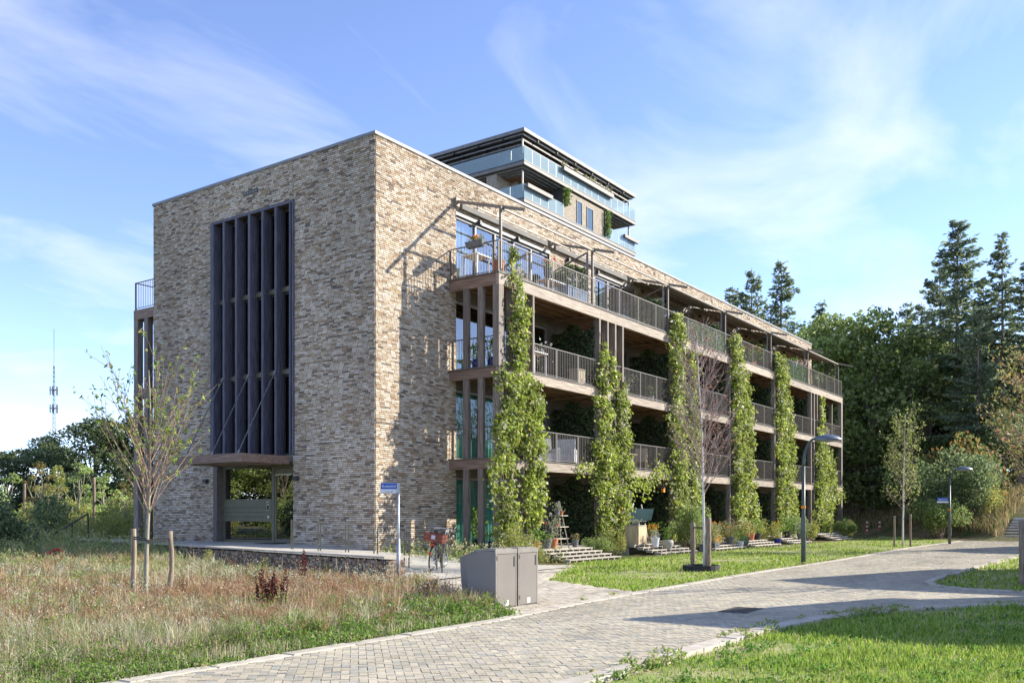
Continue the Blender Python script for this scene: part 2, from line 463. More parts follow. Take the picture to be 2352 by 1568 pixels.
def join_np(parts):
    V, F, C, o = [], [], [], 0
    for v, f, c in parts:
        V.append(v); F.append(f + o); C.append(c); o += len(v)
    return np.concatenate(V), F, np.concatenate(C)

def spot(px, depth, z=0.0):
    """a place on the ground: sideways offset px (in 1/2104 of the depth from the camera axis) and distance ahead of the camera"""
    X = (px - 1176) / 2104 * depth
    return Vector((CAM.x + ST*X + CT*depth, CAM.y - CT*X + ST*depth, z))

def hill(x, y):
    """ground height: flat by the road, a wooded slope beyond the far end of the building"""
    x = np.asarray(x, dtype=float); y = np.asarray(y, dtype=float)
    base = np.interp(y, [-200, -12, 0, 6, 300], [39, 39, 54, 57, 62])
    s = np.clip(x - base, 0, None)
    return 7.0 * (1 - np.exp(-s*0.30/7.0)) 
def gz(x, y): return float(hill(x, y))
# ------------------------------------------------------------------ ground, road, path, lawns
gx = np.concatenate([[-2500, -900, -300, -120], np.arange(-60, 150, 2.0), [180, 260, 500, 1000, 2500]])
gy = np.concatenate([[-2500, -900, -300, -120], np.arange(-70, 170, 2.0), [220, 350, 700, 1300, 2500]])
GX, GY = np.meshgrid(gx, gy, indexing='ij')
GZ = hill(GX, GY)
nx, ny = len(gx), len(gy)
ii, jj = np.meshgrid(np.arange(nx-1), np.arange(ny-1), indexing='ij')
q = (ii*ny + jj).ravel()
ground = structure(link('ground', mesh_np('ground', np.stack([GX, GY, GZ], -1).reshape(-1, 3), [np.stack([q, q+ny, q+ny+1, q+1], 1)], smooth=True), 'ground'))

def inside(poly, x, y):
    poly = np.asarray(poly); x = np.asarray(x); y = np.asarray(y)
    c = np.zeros(x.shape, bool); j = len(poly)-1
    for i in range(len(poly)):
        xi, yi = poly[i]; xj, yj = poly[j]
        c ^= ((yi > y) != (yj > y)) & (x < (xj-xi)*(y-yi)/((yj-yi) or 1e-9) + xi)
        j = i
    return c
LEFT_EDGE = [(-34, -12.3), (-15, -12.2), (-10, -12.1), (-7, -11.75), (-4, -11.6), (2, -11.3), (12, -11.15), (24, -10.6), (38, -10.6)]
RIGHT_EDGE = [(-34, -15.5), (-9.4, -15.5), (-8.2, -15.57), (-7.0, -15.72), (-5.8, -16.03), (-4.8, -16.42), (-3.9, -16.95), (-3.2, -17.5), (-2.7, -18.1), (-2.4, -18.9), (-2.3, -24.0)]
ISLAND = [(0.3, -24.0), (0.25, -18.6), (0.05, -17.7), (-0.1, -17.1), (0.05, -16.6), (0.45, -16.15), (1.0, -15.8), (1.8, -15.58), (3.0, -15.5), (18, -15.6), (36, -15.8)]
ROAD = LEFT_EDGE + [(39.0, -11.0), (39.0, -15.9)] + ISLAND[::-1] + RIGHT_EDGE[::-1]
PATH = [(-9.05, -12.0), (-8.85, -10.98), (-7.2, -9.0), (-5.75, -7.2), (-5.15, -5.9), (-2.6, -5.9), (1.2, -5.0), (2.6, -4.0), (3.4, -5.2), (0.4, -6.6), (-2.5, -8.0), (-4.3, -11.3), (-4.2, -11.58), (-7, -11.72)]
def sheet(name, poly, z, mat):
    return structure(MB().add([(x, y, z) for x, y in poly], [tuple(range(len(poly)))]).build(name, mat))
road = sheet('road', ROAD, 0.012, 'soil_joint')
path = sheet('path', PATH, 0.008, 'soil_joint')

PAL_PAVER = np.array([(0.45,0.395,0.29),(0.47,0.415,0.31),(0.43,0.375,0.275),(0.40,0.36,0.275),(0.37,0.34,0.275),(0.45,0.40,0.30),(0.355,0.335,0.28),(0.44,0.385,0.285),(0.41,0.365,0.28),(0.48,0.42,0.315)])
def piece_variants(name, half, pal, mat, bev):
    out = []
    for c in pal:
        mb = MB().bevbox(-half[0], half[0], -half[1], half[1], -half[2], half[2], bev)
        V = np.array(mb.v, dtype=np.float32)
        me = mb.mesh(name)
        at = me.attributes.new('tint', 'FLOAT_COLOR', 'POINT')
        c4 = np.ones((len(V), 4), dtype=np.float32); c4[:, :3] = c
        at.data.foreach_set('color', c4.ravel()); me.materials.append(MATS[mat]); out.append(me)
    return out
def cam_depth(x, y): return CT*(x-CAM.x) + ST*(y-CAM.y)
def cam_side(x, y): return ST*(x-CAM.x) - CT*(y-CAM.y)

def lay_pavers(parent, cx, cy, rot, hx, hy, pal, top, n_single, piece='paver', prob=None):
    n = len(cx); cz = np.full(n, top-0.02) + rng.uniform(-0.0035, 0.0025, n)
    d = cam_depth(cx, cy); s = cam_side(cx, cy)
    view = (d > 7.2) & (np.abs(s/np.maximum(d, 0.1)) < 0.555)
    order = np.argsort(np.where(view, d, 1e9))
    single = order[:n_single] if n_single else np.array([], int)
    single = single[view[single]] if len(single) else single
    rest = np.ones(n, bool); rest[single] = False
    ci = rng.choice(len(pal), n, p=prob)
    if len(single):
        var = piece_variants(piece, (hx, hy, 0.02), pal, 'paver', 0.004)
        for i in single:
            o = link(piece, var[ci[i]], None, parent, (cx[i], cy[i], cz[i]), rot[i])
    r = np.nonzero(rest)[0]
    half = np.tile([hx, hy, 0.02], (len(r), 1))
    V, F = boxes_np(np.stack([cx[r], cy[r], cz[r]], 1), half, rot[r], drop=(0,))
    C = np.repeat(np.asarray(pal)[ci[r]]*rng.uniform(0.9, 1.1, (len(r), 1)), 8, 0)
    link(piece, mesh_np(piece+'_field', V, [F], C), 'paver', parent, kind='stuff')

W = 0.088
gi = np.arange(-520, 520)
A, B = np.meshgrid(gi, gi, indexing='ij')
m4 = (A - B) % 4
hx_, hy_ = np.where(m4 == 0, A+1.0, A+0.5), np.where(m4 == 0, B+0.5, B+1.0)
sel = (m4 == 0) | (m4 == 3)
P, Q, H = hx_[sel]*W, hy_[sel]*W, (m4[sel] == 0)
c45 = math.sqrt(0.5)
px_, py_ = (P - Q)*c45, (P + Q)*c45 - 14.0
ok = inside(ROAD, px_, py_) & (px_ > -20) & (py_ > -23)
px_, py_, H = px_[ok], py_[ok], H[ok]
# grey and cream pavers come in loose patches
patch = np.sin(px_*1.3 + 2*np.sin(py_*0.9)) + np.sin(py_*2.1 + px_*0.7) + rng.normal(0, 1.1, len(px_))
keep = np.argsort(rng.random(len(px_)))
lay_pavers(road, px_, py_, np.where(H, math.pi/4, 3*math.pi/4), W-0.003, W/2-0.003, PAL_PAVER, 0.034, 300)
# running bond on the light side path
r_, k_ = np.meshgrid(np.arange(-90, 90), np.arange(-60, 60), indexing='ij')
ax_ = (k_*0.21 + (r_ % 2)*0.105).ravel() - 3.0; ay_ = (r_*0.105).ravel() - 8.0
ok = inside(PATH, ax_, ay_)
lay_pavers(path, ax_[ok], ay_[ok], np.zeros(ok.sum()), 0.102, 0.0495, np.array([(0.50,0.44,0.35),(0.46,0.405,0.32),(0.53,0.465,0.375),(0.43,0.38,0.31)]), 0.028, 0)

# concrete edging stones, one by one
def edging(name, line, width, top, side, length=1.0, skip=None):
    par = structure(bpy.data.objects.new(name, None)); COL.objects.link(par)
    pts = [Vector((x, y, 0)) for x, y in line]
    seg = [(pts[i], pts[i+1]) for i in range(len(pts)-1)]
    total = sum((b-a).length for a, b in seg)
    def at(s):
        for a, b in seg:
            L = (b-a).length
            if s <= L: return a + (b-a)*(s/L), (b-a).normalized()
            s -= L
        return seg[-1][1], (seg[-1][1]-seg[-1][0]).normalized()
    s = 0.0
    while s + 0.3 < total:
        L = min(length, total - s)
        a, _ = at(s + 0.006); b, _ = at(s + L - 0.006)
        d = (b-a).normalized(); nrm = Vector((-d.y, d.x, 0))*side
        dep = cam_depth(a.x, a.y)
        if dep > 5.5 and (skip is None or not skip(a)):
            j = [random.uniform(-0.006, 0.006) for _ in range(4)]
            zt = top + random.uniform(-0.006, 0.006)
            p = [a + nrm*j[0], b + nrm*j[1], b + nrm*(width+j[2]), a + nrm*(width+j[3])]
            if side < 0: p = [p[1], p[0], p[3], p[2]]
            ch = 0.012; cen = sum(p, Vector())/4
            inner = [q + (cen-q).normalized()*ch*1.6 for q in p]
            vs = [(q.x, q.y, -0.05) for q in p] + [(q.x, q.y, zt-ch) for q in p] + [(q.x, q.y, zt) for q in inner]
            fs = [(8,9,10,11)]
            for i in range(4):
                k = (i+1) % 4; fs += [(i,k,k+4,i+4),(i+4,k+4,k+8,i+8)]
            MB().add(vs, fs).build('kerb_stone', 'kerb', par)
        s += L
    return par
edging('kerb_left', [p for p in LEFT_EDGE if p[0] < 39], 0.20, 0.045, 1)
edging('kerb_right', RIGHT_EDGE[:-1], 0.24, 0.06, -1)
edging('kerb_island', ISLAND[1:], 0.20, 0.06, -1)

# cast-iron drain grate set in the road
g = thing('drain_grate', 'rectangular cast iron drain grate set in the road pavers', 'drain', (-6.55, -14.45, 0.03), math.radians(3)); g.scale = (0.86, 0.86, 1)
fr = MB()
for x0, x1, y0, y1 in ((-0.52,0.52,-0.27,-0.23),(-0.52,0.52,0.23,0.27),(-0.52,-0.48,-0.23,0.23),(0.48,0.52,-0.23,0.23)): fr.box(x0,x1,y0,y1,-0.02,0.014)
fr.build('frame', 'grate', g)
MB().box(-0.478,0.478,-0.228,0.228,-0.02,-0.004).build('pit', 'rubber', g)
for k in range(18):
    MB().box(-0.47+k*0.0535,-0.445+k*0.0535,-0.228,0.228,-0.002,0.010).build('bar', 'grate', g)

# lawns under the grass
LAWN_MID = [(-4.1,-11.2),(-2.4,-8.0),(0.5,-6.5),(3.3,-5.1),(4.4,-4.6),(44,-4.6),(50,-3.0),(48,-5.0),(40,-9.5),(36.5,-10.35),(24,-10.35),(12,-10.9),(2,-11.05),(-4,-11.35)]
LAWN_RIGHT = [(-34,-15.76),(-9.4,-15.76),(-8.2,-15.83),(-7.1,-15.98),(-5.9,-16.28),(-4.95,-16.65),(-4.1,-17.15),(-3.45,-17.68),(-2.98,-18.2),(-2.66,-18.95),(-2.56,-24.5),(-2.6,-34),(-34,-34)]
LAWN_ISLAND = [(0.55,-24),(0.5,-18.6),(0.3,-17.7),(0.15,-17.1),(0.28,-16.7),(0.62,-16.32),(1.1,-16.02),(1.85,-15.8),(3,-15.72),(18,-15.82),(36,-16.0),(36,-24)]
for nm, poly in (('lawn_middle', LAWN_MID), ('lawn_right', LAWN_RIGHT), ('lawn_island', LAWN_ISLAND)):
    sheet(nm, poly, 0.005, 'lawn_soil')
FIELD = [(-36,-12.05),(-15,-11.97),(-10,-11.88),(-9.15,-11.8),(-9.0,-10.95),(-7.3,-8.9),(-5.9,-7.1),(-5.5,-6.0),(-5.5,-5.8),(-1.25,14.6),(0.0,15.5),(0,30),(0,70),(-60,70),(-60,-12)]
# far paved path with two bollards, passing the end of the building
fp = sheet('far_path', [(36.3,-10.45),(39.0,-11.0),(46,-6.5),(52.6,-1.0),(53.2,-2.6),(47,-8.2),(39.2,-12.4),(39.2,-11.2)], 0.016, 'concrete')

# ------------------------------------------------------------------ raised terrace with ramp, and the gabion wall that holds it
def gab_u(v): return -5.36 + (v + 5.78) * (4.16 / 20.28)
def terr_z(v): return float(np.interp(v, [-6.2, -5.0, -3.9, 1.5, 2.6, 20], [0.03, 0.10, 0.19, 0.55, 0.60, 0.60]))
vs_, fs_ = [], []
tv = np.concatenate([np.linspace(-5.9, 3, 14), [6, 9, 12, 14.5]])
for v in tv:
    a, b = gab_u(v)+0.3, 0.02 if v > -0.05 else 0.35*(-v)
    z = terr_z(v); vs_ += [(a, v, -0.1), (a, v, z), (b, v, z), (b, v, -0.1)]
for i in range(len(tv)-1):
    o = 4*i
    for k in range(3): fs_.append((o+k, o+k+4, o+k+5, o+k+1))
structure(MB().add(vs_, fs_).build('terrace', 'concrete'))

gab = thing('gabion_wall', 'low wire basket wall filled with dark stones below the entrance terrace', 'wall', (0, 0, 0))
PAL_STONE = np.array([(0.20,0.145,0.11),(0.30,0.22,0.165),(0.12,0.095,0.08),(0.40,0.31,0.235),(0.25,0.155,0.105),(0.48,0.39,0.31),(0.17,0.13,0.11),(0.34,0.235,0.17)])
def stone_mesh(seed, c):
    r = np.random.default_rng(seed)
    ico = [(-1,-1,-1),(1,-1,-1),(1,1,-1),(-1,1,-1),(-1,-1,1),(1,-1,1),(1,1,1),(-1,1,1),(0,-1.25,0),(1.25,0,0),(0,1.25,0),(-1.25,0,0)]
    V = np.array(ico, float) * r.uniform(0.72, 1.1, (12, 3)) * np.array([0.068, 0.05, 0.042])
    F = [(0,3,2,1),(4,5,6,7),(0,1,8),(1,5,8),(5,4,8),(4,0,8),(1,2,9),(2,6,9),(6,5,9),(5,1,9),(2,3,10),(3,7,10),(7,6,10),(6,2,10),(3,0,11),(0,4,11),(4,7,11),(7,3,11)]
    return V, F, c
variants = [stone_mesh(i, PAL_STONE[i % 8]) for i in range(12)]
smesh = []
for V, F, c in variants:
    me = bpy.data.meshes.new('stone'); me.from_pydata([tuple(p) for p in V], [], F); me.update()
    at = me.attributes.new('tint', 'FLOAT_COLOR', 'POINT')
    c4 = np.ones((len(V), 4), dtype=np.float32); c4[:, :3] = c; at.data.foreach_set('color', c4.ravel())
    me.materials.append(MATS['stone']); smesh.append(me)
gdir = Vector((4.16, 20.28, 0)).normalized(); gn = Vector((-gdir.y, gdir.x, 0))   # gn points to the field
GL = math.hypot(4.16, 20.28); G0 = Vector((-5.36, -5.78, 0))
singles = 0; sV, sF, sC = [], [], []; so = 0
gz_top = lambda s: 0.585
rows = []
s = 0.04
while s < GL:
    for zc in np.arange(0.035, 0.56, 0.078):
        rows.append((s + random.uniform(-0.03, 0.03), zc + random.uniform(-0.015, 0.015), 0))
    s += 0.112
for wv in np.arange(0.06, 0.58, 0.105):
    for zc in np.arange(0.035, 0.56, 0.078): rows.append((wv, zc, 1))
for s, zc, endface in rows:
    if endface: p = G0 - gdir*0.0 + gn*(0.30 - s) + Vector((0,0,zc))
    else: p = G0 + gdir*s + gn*0.27 + Vector((0,0,zc))
    k = random.randrange(12); rz = random.uniform(-0.4, 0.4) + math.atan2(gdir.y, gdir.x) + (math.pi/2 if endface else 0)
    if singles < 300 and (endface or s < 7.5):
        o = link('stone', smesh[k], None, gab, p, rz); singles += 1
    else:
        V, F, c = variants[k]; cs, sn = math.cos(rz), math.sin(rz)
        R = np.array([[cs,-sn,0],[sn,cs,0],[0,0,1]]); sV.append(V @ R.T + np.array(p)); sF += [tuple(i+so for i in f) for f in F]; sC.append(np.tile(c, (len(V),1))); so += len(V)
me = bpy.data.meshes.new('stone'); me.from_pydata([tuple(p) for p in np.concatenate(sV)], [], sF); me.update()
at = me.attributes.new('tint', 'FLOAT_COLOR', 'POINT'); c4 = np.ones((so, 4), dtype=np.float32); c4[:, :3] = np.concatenate(sC); at.data.foreach_set('color', c4.ravel())
link('stone', me, 'stone', gab, kind='stuff')
core = MB(); core.obox(G0 + gdir*(GL/2+0.03) + gn*0.0 + Vector((0,0,0.27)), gdir*(GL/2), gn*0.24, (0,0,0.27)); core.build('core', 'rubber', gab)
wire = MB()
for zc in np.arange(0.0, 0.60, 0.1):
    a = G0 + gn*0.335 + Vector((0,0,zc)) - gdir*0.07; b = a + gdir*(GL+0.1)
    wire.bar(a, b, 0.004); wire.bar(a, a - gn*0.62, 0.004)
for sx in np.arange(-0.07, GL, 0.1):
    a = G0 + gn*0.335 + gdir*sx; wire.bar(a, a + Vector((0,0,0.59)), 0.005)
for wv in np.arange(0, 0.62, 0.1):
    a = G0 + gn*(0.335-wv) - gdir*0.07; wire.bar(a, a + Vector((0,0,0.59)), 0.005)
wire.build('wire_mesh', 'metal_rail', gab, kind='stuff')
k = 0; s = -0.08
while s < GL:
    L = min(1.2, GL - s)
    c = G0 + gdir*(s + L/2) + gn*0.02 + Vector((0,0,0.622))
    MB().obox(c, gdir*(L/2-0.004), gn*0.345, (0,0,0.022)).build('cap_slab', 'kerb', gab); s += L

# ------------------------------------------------------------------ concrete stairs up the wooded slope
hs = structure(bpy.data.objects.new('hill_stairs', None)); COL.objects.link(hs)
x = 39.3; z = 0.0
for k in range(17):
    if k == 8: x += 1.0
    z += 0.17
    MB().bevbox(x, x+0.62, -16.6 if k < 9 else -16.2, -12.55 if k < 9 else -13.1, z-0.6, z, 0.01).build('step', 'stair_stone', hs)
    x += 0.6
MB().box(43.9, 45.3, -16.7, -12.5, 0.6, 1.37).build('landing', 'stair_stone', hs)
# ------------------------------------------------------------------ the apartment building
bld = thing('apartment_building', 'four storey pale brick apartment block with timber balconies overgrown with vines', 'building')
LEN, DEP = 43.9, 11.74
ZL = [0.42, 3.45, 6.50, 9.62]          # floor levels
BAY = [3.75 + 6.65*k for k in range(7)]
def B(name, mat, *b, parent=None, kind=None):
    mb = MB()
    for q in b: mb.box(*q)
    return mb.build(name, mat, parent or bld, kind=kind)

# --- walls (mortar surface 14 mm behind the brick faces)
OPEN = (3.78, 8.05, 0.55, 12.06)       # strip window + entrance on the entrance face
B('entrance_wall', 'mortar', (0.014, 0.36, 0.014, OPEN[0], 0, 13.475), (0.014, 0.36, OPEN[1], DEP, 0, 13.475), (0.014, 0.36, OPEN[0], OPEN[1], OPEN[3], 13.475),
  (0.014, 0.36, OPEN[0], OPEN[1], 0, 0.58))
TOPW = [(4.05, 10.0), (13.7, 17.3), (20.3, 24.0), (27.0, 30.6), (33.6, 37.3), (40.2, 43.2)]
LOWW = [(4.05, 9.9), (11.2, 16.6), (17.9, 23.2), (24.5, 29.9), (31.1, 36.5), (37.8, 43.2)]
B('facade_wall', 'mortar', (0.37, 4.05, 0.014, 0.36, 0, 13.475), (4.05, LEN, 0.014, 0.36, 12.14, 13.475))
piers = []
def wall_band(wins, z0, z1, zhead):
    u = 4.05
    for a, b in wins:
        if a > u + 0.02: piers.append((u, a, z0, z1))
        u = b
    piers.append((u, LEN, z0, z1))
wall_band(TOPW, 9.55, 12.14, None)
top_piers = list(piers); piers.clear()
for a, b, z0, z1 in top_piers: B('pier', 'mortar', (a+0.001, b-0.001, 0.014, 0.36, z0, z1))
for f in range(3):
    z0, z1 = (0.0 if f == 0 else ZL[f]), ZL[f+1]
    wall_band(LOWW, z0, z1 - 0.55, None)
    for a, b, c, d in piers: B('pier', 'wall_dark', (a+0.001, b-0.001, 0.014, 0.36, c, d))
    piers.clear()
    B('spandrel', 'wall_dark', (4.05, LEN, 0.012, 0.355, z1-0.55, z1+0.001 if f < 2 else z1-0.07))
B('back_wall', 'wall_brickish', (0.36, LEN-0.3, DEP-0.3, DEP, 0, 13.475))
B('end_wall', 'wall_brickish', (LEN-0.3, LEN, 0.36, DEP, 0, 13.475))
B('roof', 'metal_dark', (0.3, LEN-0.25, 0.3, DEP-0.25, 13.1, 13.28))
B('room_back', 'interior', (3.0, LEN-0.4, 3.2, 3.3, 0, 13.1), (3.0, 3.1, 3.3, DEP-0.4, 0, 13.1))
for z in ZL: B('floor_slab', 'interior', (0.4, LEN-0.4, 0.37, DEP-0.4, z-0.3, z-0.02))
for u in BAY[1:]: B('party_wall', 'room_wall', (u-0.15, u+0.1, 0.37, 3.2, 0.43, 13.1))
# --- coping on the parapet
for a, b in ((-0.03, 11), (11, 22), (22, 33), (33, LEN+0.03)):
    B('coping', 'coping', (a+0.002, b-0.002, -0.035, 0.40, 13.475, 13.57))
for a, b in ((0.405, 6), (6, DEP+0.03)): B('coping', 'coping', (-0.032, 0.40, a+0.002, b-0.002, 13.478, 13.572))

# --- bricks
BR_PAL = np.array([(0.527, 0.437, 0.332), (0.583, 0.496, 0.389), (0.459, 0.361, 0.262), (0.408, 0.307, 0.213), (0.348, 0.246, 0.158), (0.493, 0.399, 0.299), (0.622, 0.542, 0.443), (0.288, 0.206, 0.142), (0.219, 0.174, 0.139), (0.168, 0.14, 0.119), (0.433, 0.321, 0.204), (0.548, 0.462, 0.355)])
BR_P = np.array([0.14,0.15,0.115,0.10,0.07,0.125,0.10,0.05,0.038,0.022,0.06,0.05]); BR_P = BR_P/BR_P.sum()
CH, BLn = 0.0625, 0.222
bcx, bcy, bcz, bhx, bhy, bhz, bface = [], [], [], [], [], [], []
def lay(face, a, b, z0, z1):
    """wild-bond courses of bricks over a rectangle of one face (0 = entrance face, 1 = long facade)"""
    k0, k1 = int(round(z0/CH)), int(round(z1/CH))
    for k in range(k0, k1):
        u = a - (hash((k*7919) % 1013) % 97)/97.0*BLn
        r = random.Random(k*31 + face*7)
        while u < b:
            L = BLn if r.random() > 0.13 else BLn*0.5
            s, e = max(u, a), min(u+L, b); u += L
            if e - s < 0.04: continue
            c, h = (s+e)/2, (e-s)/2 - 0.008
            dp = 0.009 + r.uniform(-0.0025, 0.0025)
            if face == 0: bcx.append(0.014-dp+0.005); bcy.append(c); bhx.append(dp); bhy.append(h)
            else: bcx.append(c); bcy.append(0.014-dp+0.005); bhx.append(h); bhy.append(dp)
            bcz.append(k*CH + CH/2); bhz.append(CH/2 - 0.008 + r.uniform(-0.0012, 0.0012)); bface.append(face)
lay(0, 0.006, OPEN[0], 0.30, 13.475); lay(0, OPEN[1], DEP, 0.30, 13.475); lay(0, OPEN[0], OPEN[1], OPEN[3]+0.02, 13.475)
lay(1, 0.03, 4.05, 0.12, 12.12); lay(1, 0.03, LEN, 12.12, 13.475)
for a, b, c, d in top_piers: lay(1, a, b, 9.66, 12.12)
bc = np.stack([bcx, bcy, bcz], 1); bh = np.stack([bhx, bhy, bhz], 1); bface = np.array(bface)
bi = rng.choice(len(BR_PAL), len(bc), p=BR_P)
# dark bricks gather a little more in some areas of the wall
dist = np.linalg.norm(bc - np.array(CAM), axis=1)
full = np.where(bface == 0, bh[:,1], bh[:,0]) > 0.1025
order = np.argsort(np.where(full & (bc[:,2] > 1.3), dist, 1e9))[:300]
vmesh = [[], []]
for f in (0, 1):
    for c in BR_PAL:
        h = (0.010, 0.103, 0.0233) if f == 0 else (0.103, 0.010, 0.0233)
        mb = MB().box(-h[0], h[0], -h[1], h[1], -h[2], h[2]); me = mb.mesh('brick')
        at = me.attributes.new('tint', 'FLOAT_COLOR', 'POINT'); c4 = np.ones((8,4), dtype=np.float32); c4[:, :3] = c
        at.data.foreach_set('color', c4.ravel()); me.materials.append(MATS['brick']); vmesh[f].append(me)
for i in order: link('brick', vmesh[bface[i]][bi[i]], None, bld, bc[i])
rest = np.ones(len(bc), bool); rest[order] = False
V, F = boxes_np(bc[rest], bh[rest])
Cc = np.repeat(BR_PAL[bi[rest]]*rng.uniform(0.88, 1.12, (rest.sum(), 1)), 8, 0)
link('brick', mesh_np('brick_courses', V, [F], Cc), 'brick', bld, kind='stuff')

# --- vent slot high on the entrance face
v = B('vent_grille', 'metal_dark', (-0.02, 0.01, 5.58, 6.34, 12.78, 12.92))
for k in range(5): B('louvre', 'metal_olive', (-0.028, -0.019, 5.6+k*0.148, 5.72+k*0.148, 12.80, 12.90), parent=v)

# --- tall strip window with timber fins
sw = B('strip_window_frame', 'wood_fin_shade', (-0.05, 0.30, 8.051, 8.15, 3.6, 12.06), (-0.05, 0.30, 3.70, 3.779, 3.6, 12.06), (-0.05, 0.30, 3.70, 8.15, 12.061, 12.15))
for i, v0 in enumerate((8.0, 7.38, 6.69, 5.98, 5.27, 4.59, 3.87)):
    w = 0.055 if 0 < i < 6 else 0.04
    fin = B('fin', 'wood_fin_shade', (-0.06, 0.27, v0-w, v0+w, 3.62, 12.05))
    for zb in (9.22, 6.46, 3.85):
        for db in (0.02, 0.14):
            MB().lathe([(0.016, 0), (0.016, 0.012), (0.008, 0.018)], (0, 0, 0), 8)
            bo = MB(); bo.box(db-0.012, db+0.012, v0-w-0.012, v0-w-0.001, zb-0.012, zb+0.012); bo.build('bolt', 'metal_galv', fin)
panes_v = [8.02, 7.38, 6.69, 5.98, 5.27, 4.59, 3.82]
for z0, z1 in ((3.62, 6.38), (6.54, 9.20), (9.36, 12.03)):
    for i in range(6):
        wdw = B('window', 'frame_dark', (0.30, 0.37, panes_v[i]-0.06, panes_v[i]-0.001, z0, z1), (0.30, 0.37, panes_v[i+1]+0.001, panes_v[i+1]+0.06, z0, z1),
                (0.30, 0.37, panes_v[i+1]+0.06, panes_v[i]-0.06, z1-0.07, z1), (0.30, 0.37, panes_v[i+1]+0.06, panes_v[i]-0.06, z0, z0+0.06))
        B('pane', 'glass_dark', (0.33, 0.336, panes_v[i+1]+0.058, panes_v[i]-0.058, z0+0.058, z1-0.068), parent=wdw)
        B('inner_mullion', 'frame_grey', (0.285, 0.30, panes_v[i+1]+0.32, panes_v[i+1]+0.355, z0+0.05, z1-0.05), parent=wdw)
for z in (6.46, 9.28): B('transom', 'metal_olive', (0.20, 0.38, 3.80, 8.04, z-0.079, z+0.079))

# --- canopy hung on rods over the entrance
can = B('canopy', 'wood_y', (-2.0, -1.9, 3.95, 7.35, 3.28, 3.56), (-1.9, 0.0, 3.95, 4.05, 3.282, 3.558), (-1.9, 0.0, 7.25, 7.35, 3.282, 3.558))
B('canopy_soffit', 'joist', (-1.9, 0.3, 4.05, 7.25, 3.33, 3.40), parent=can)
for k in range(5): B('canopy_joist', 'wood_x', (-1.9, -0.01, 4.3+k*0.6, 4.38+k*0.6, 3.27, 3.33), parent=can)
for zt in (3.36, 3.48): B('bolt', 'metal_galv', (-1.86, -1.83, 3.935, 3.949, zt-0.015, zt+0.015), parent=can)
for vb, vt in ((6.95, 7.38), (5.55, 5.98), (4.2, 4.59)):
    rd = MB().tube([(-1.93, vb, 3.55), (-0.07, vt, 6.46)], 0.017, 8).build('tie_rod', 'rod', bld)
    MB().tube([(-1.93, vb, 3.54), (-1.86, vb+0.016, 3.65)], 0.03, 8).build('rod_end', 'metal_galv', rd)
    MB().tube([(-0.14, vt-0.016, 6.35), (-0.07, vt, 6.46)], 0.03, 8).build('rod_end', 'metal_galv', rd)

# --- entrance: side light with letterbox panel, glass door, wall lamps
ZE = 0.60
B('reveal', 'wall_dark', (0.0, 0.36, 7.84, 8.05, ZE, 3.62))
en = B('entrance_frame', 'metal_olive', (0.26, 0.36, 7.74, 7.84, ZE, 3.32), (0.26, 0.36, 5.04, 5.16, ZE, 3.32), (0.26, 0.36, 3.80, 3.93, ZE, 3.32),
       (0.26, 0.36, 3.93, 5.04, 3.18, 3.32), (0.26, 0.36, 5.16, 7.74, 3.22, 3.32), (0.26, 0.36, 5.16, 7.74, ZE, ZE+0.09))
B('fascia', 'metal_olive', (0.10, 0.36, 3.80, 7.84, 3.321, 3.6))
B('pane', 'glass_door', (0.30, 0.306, 5.16, 7.74, 2.13, 3.22), parent=en)
B('pane', 'glass_door', (0.30, 0.306, 5.16, 7.74, ZE+0.09, 1.34), parent=en)
lp = B('letterbox_panel', 'metal_olive', (0.25, 0.31, 5.16, 7.74, 1.34, 2.13))
for z in (1.50, 1.66, 1.82): B('letter_slot', 'ink', (0.246, 0.2495, 5.52, 7.70, z, z+0.012), parent=lp)
B('intercom', 'chrome', (0.235, 0.249, 5.27, 5.40, 1.72, 2.04), parent=lp)
B('intercom_screen', 'ink', (0.231, 0.2345, 5.295, 5.375, 1.75, 1.90), (0.231, 0.2345, 5.30, 5.37, 1.95, 2.0), parent=lp)
B('key_switch', 'sign_white', (0.243, 0.2495, 5.30, 5.36, 1.46, 1.54), parent=lp)
dr = B('door', 'metal_olive', (0.28, 0.34, 3.935, 4.03, ZE+0.02, 3.17), (0.28, 0.34, 4.95, 5.035, ZE+0.02, 3.17), (0.28, 0.34, 4.03, 4.95, 2.98, 3.17), (0.28, 0.34, 4.03, 4.95, ZE+0.02, ZE+0.14))
B('pane', 'glass_door', (0.30, 0.306, 4.03, 4.95, ZE+0.14, 2.98), parent=dr)
B('door_closer', 'chrome', (0.22, 0.27, 4.1, 4.95, 2.93, 2.98), parent=dr)
hd = MB().bar((0.22, 4.02, 1.66), (0.22, 4.16, 1.66), 0.025).bar((0.22, 4.02, 1.66), (0.29, 4.02, 1.66), 0.022).build('handle', 'chrome', dr)
B('lock', 'chrome', (0.262, 0.279, 3.98, 4.03, 1.46, 1.60), parent=dr)
B('threshold', 'concrete', (0.05, 0.36, 3.8, 7.84, 0.55, 0.603))
for vv in (8.40, 3.55):
    wl_ = MB().box(-0.14, -0.012, vv-0.09, vv+0.09, 2.72, 2.86).build('wall_lamp', 'metal_dark', bld)
    MB().box(-0.012, 0.004, vv-0.06, vv+0.06, 2.74, 2.84).build('back_plate', 'metal_dark', wl_)
dm = thing('doormat', 'dark rubber doormat lying before the glass entrance door', 'mat', (-0.35, 4.5, ZE))
MB().bevbox(-0.3, 0.3, -0.45, 0.45, 0.002, 0.02, 0.006).build('mat', 'rubber', dm)

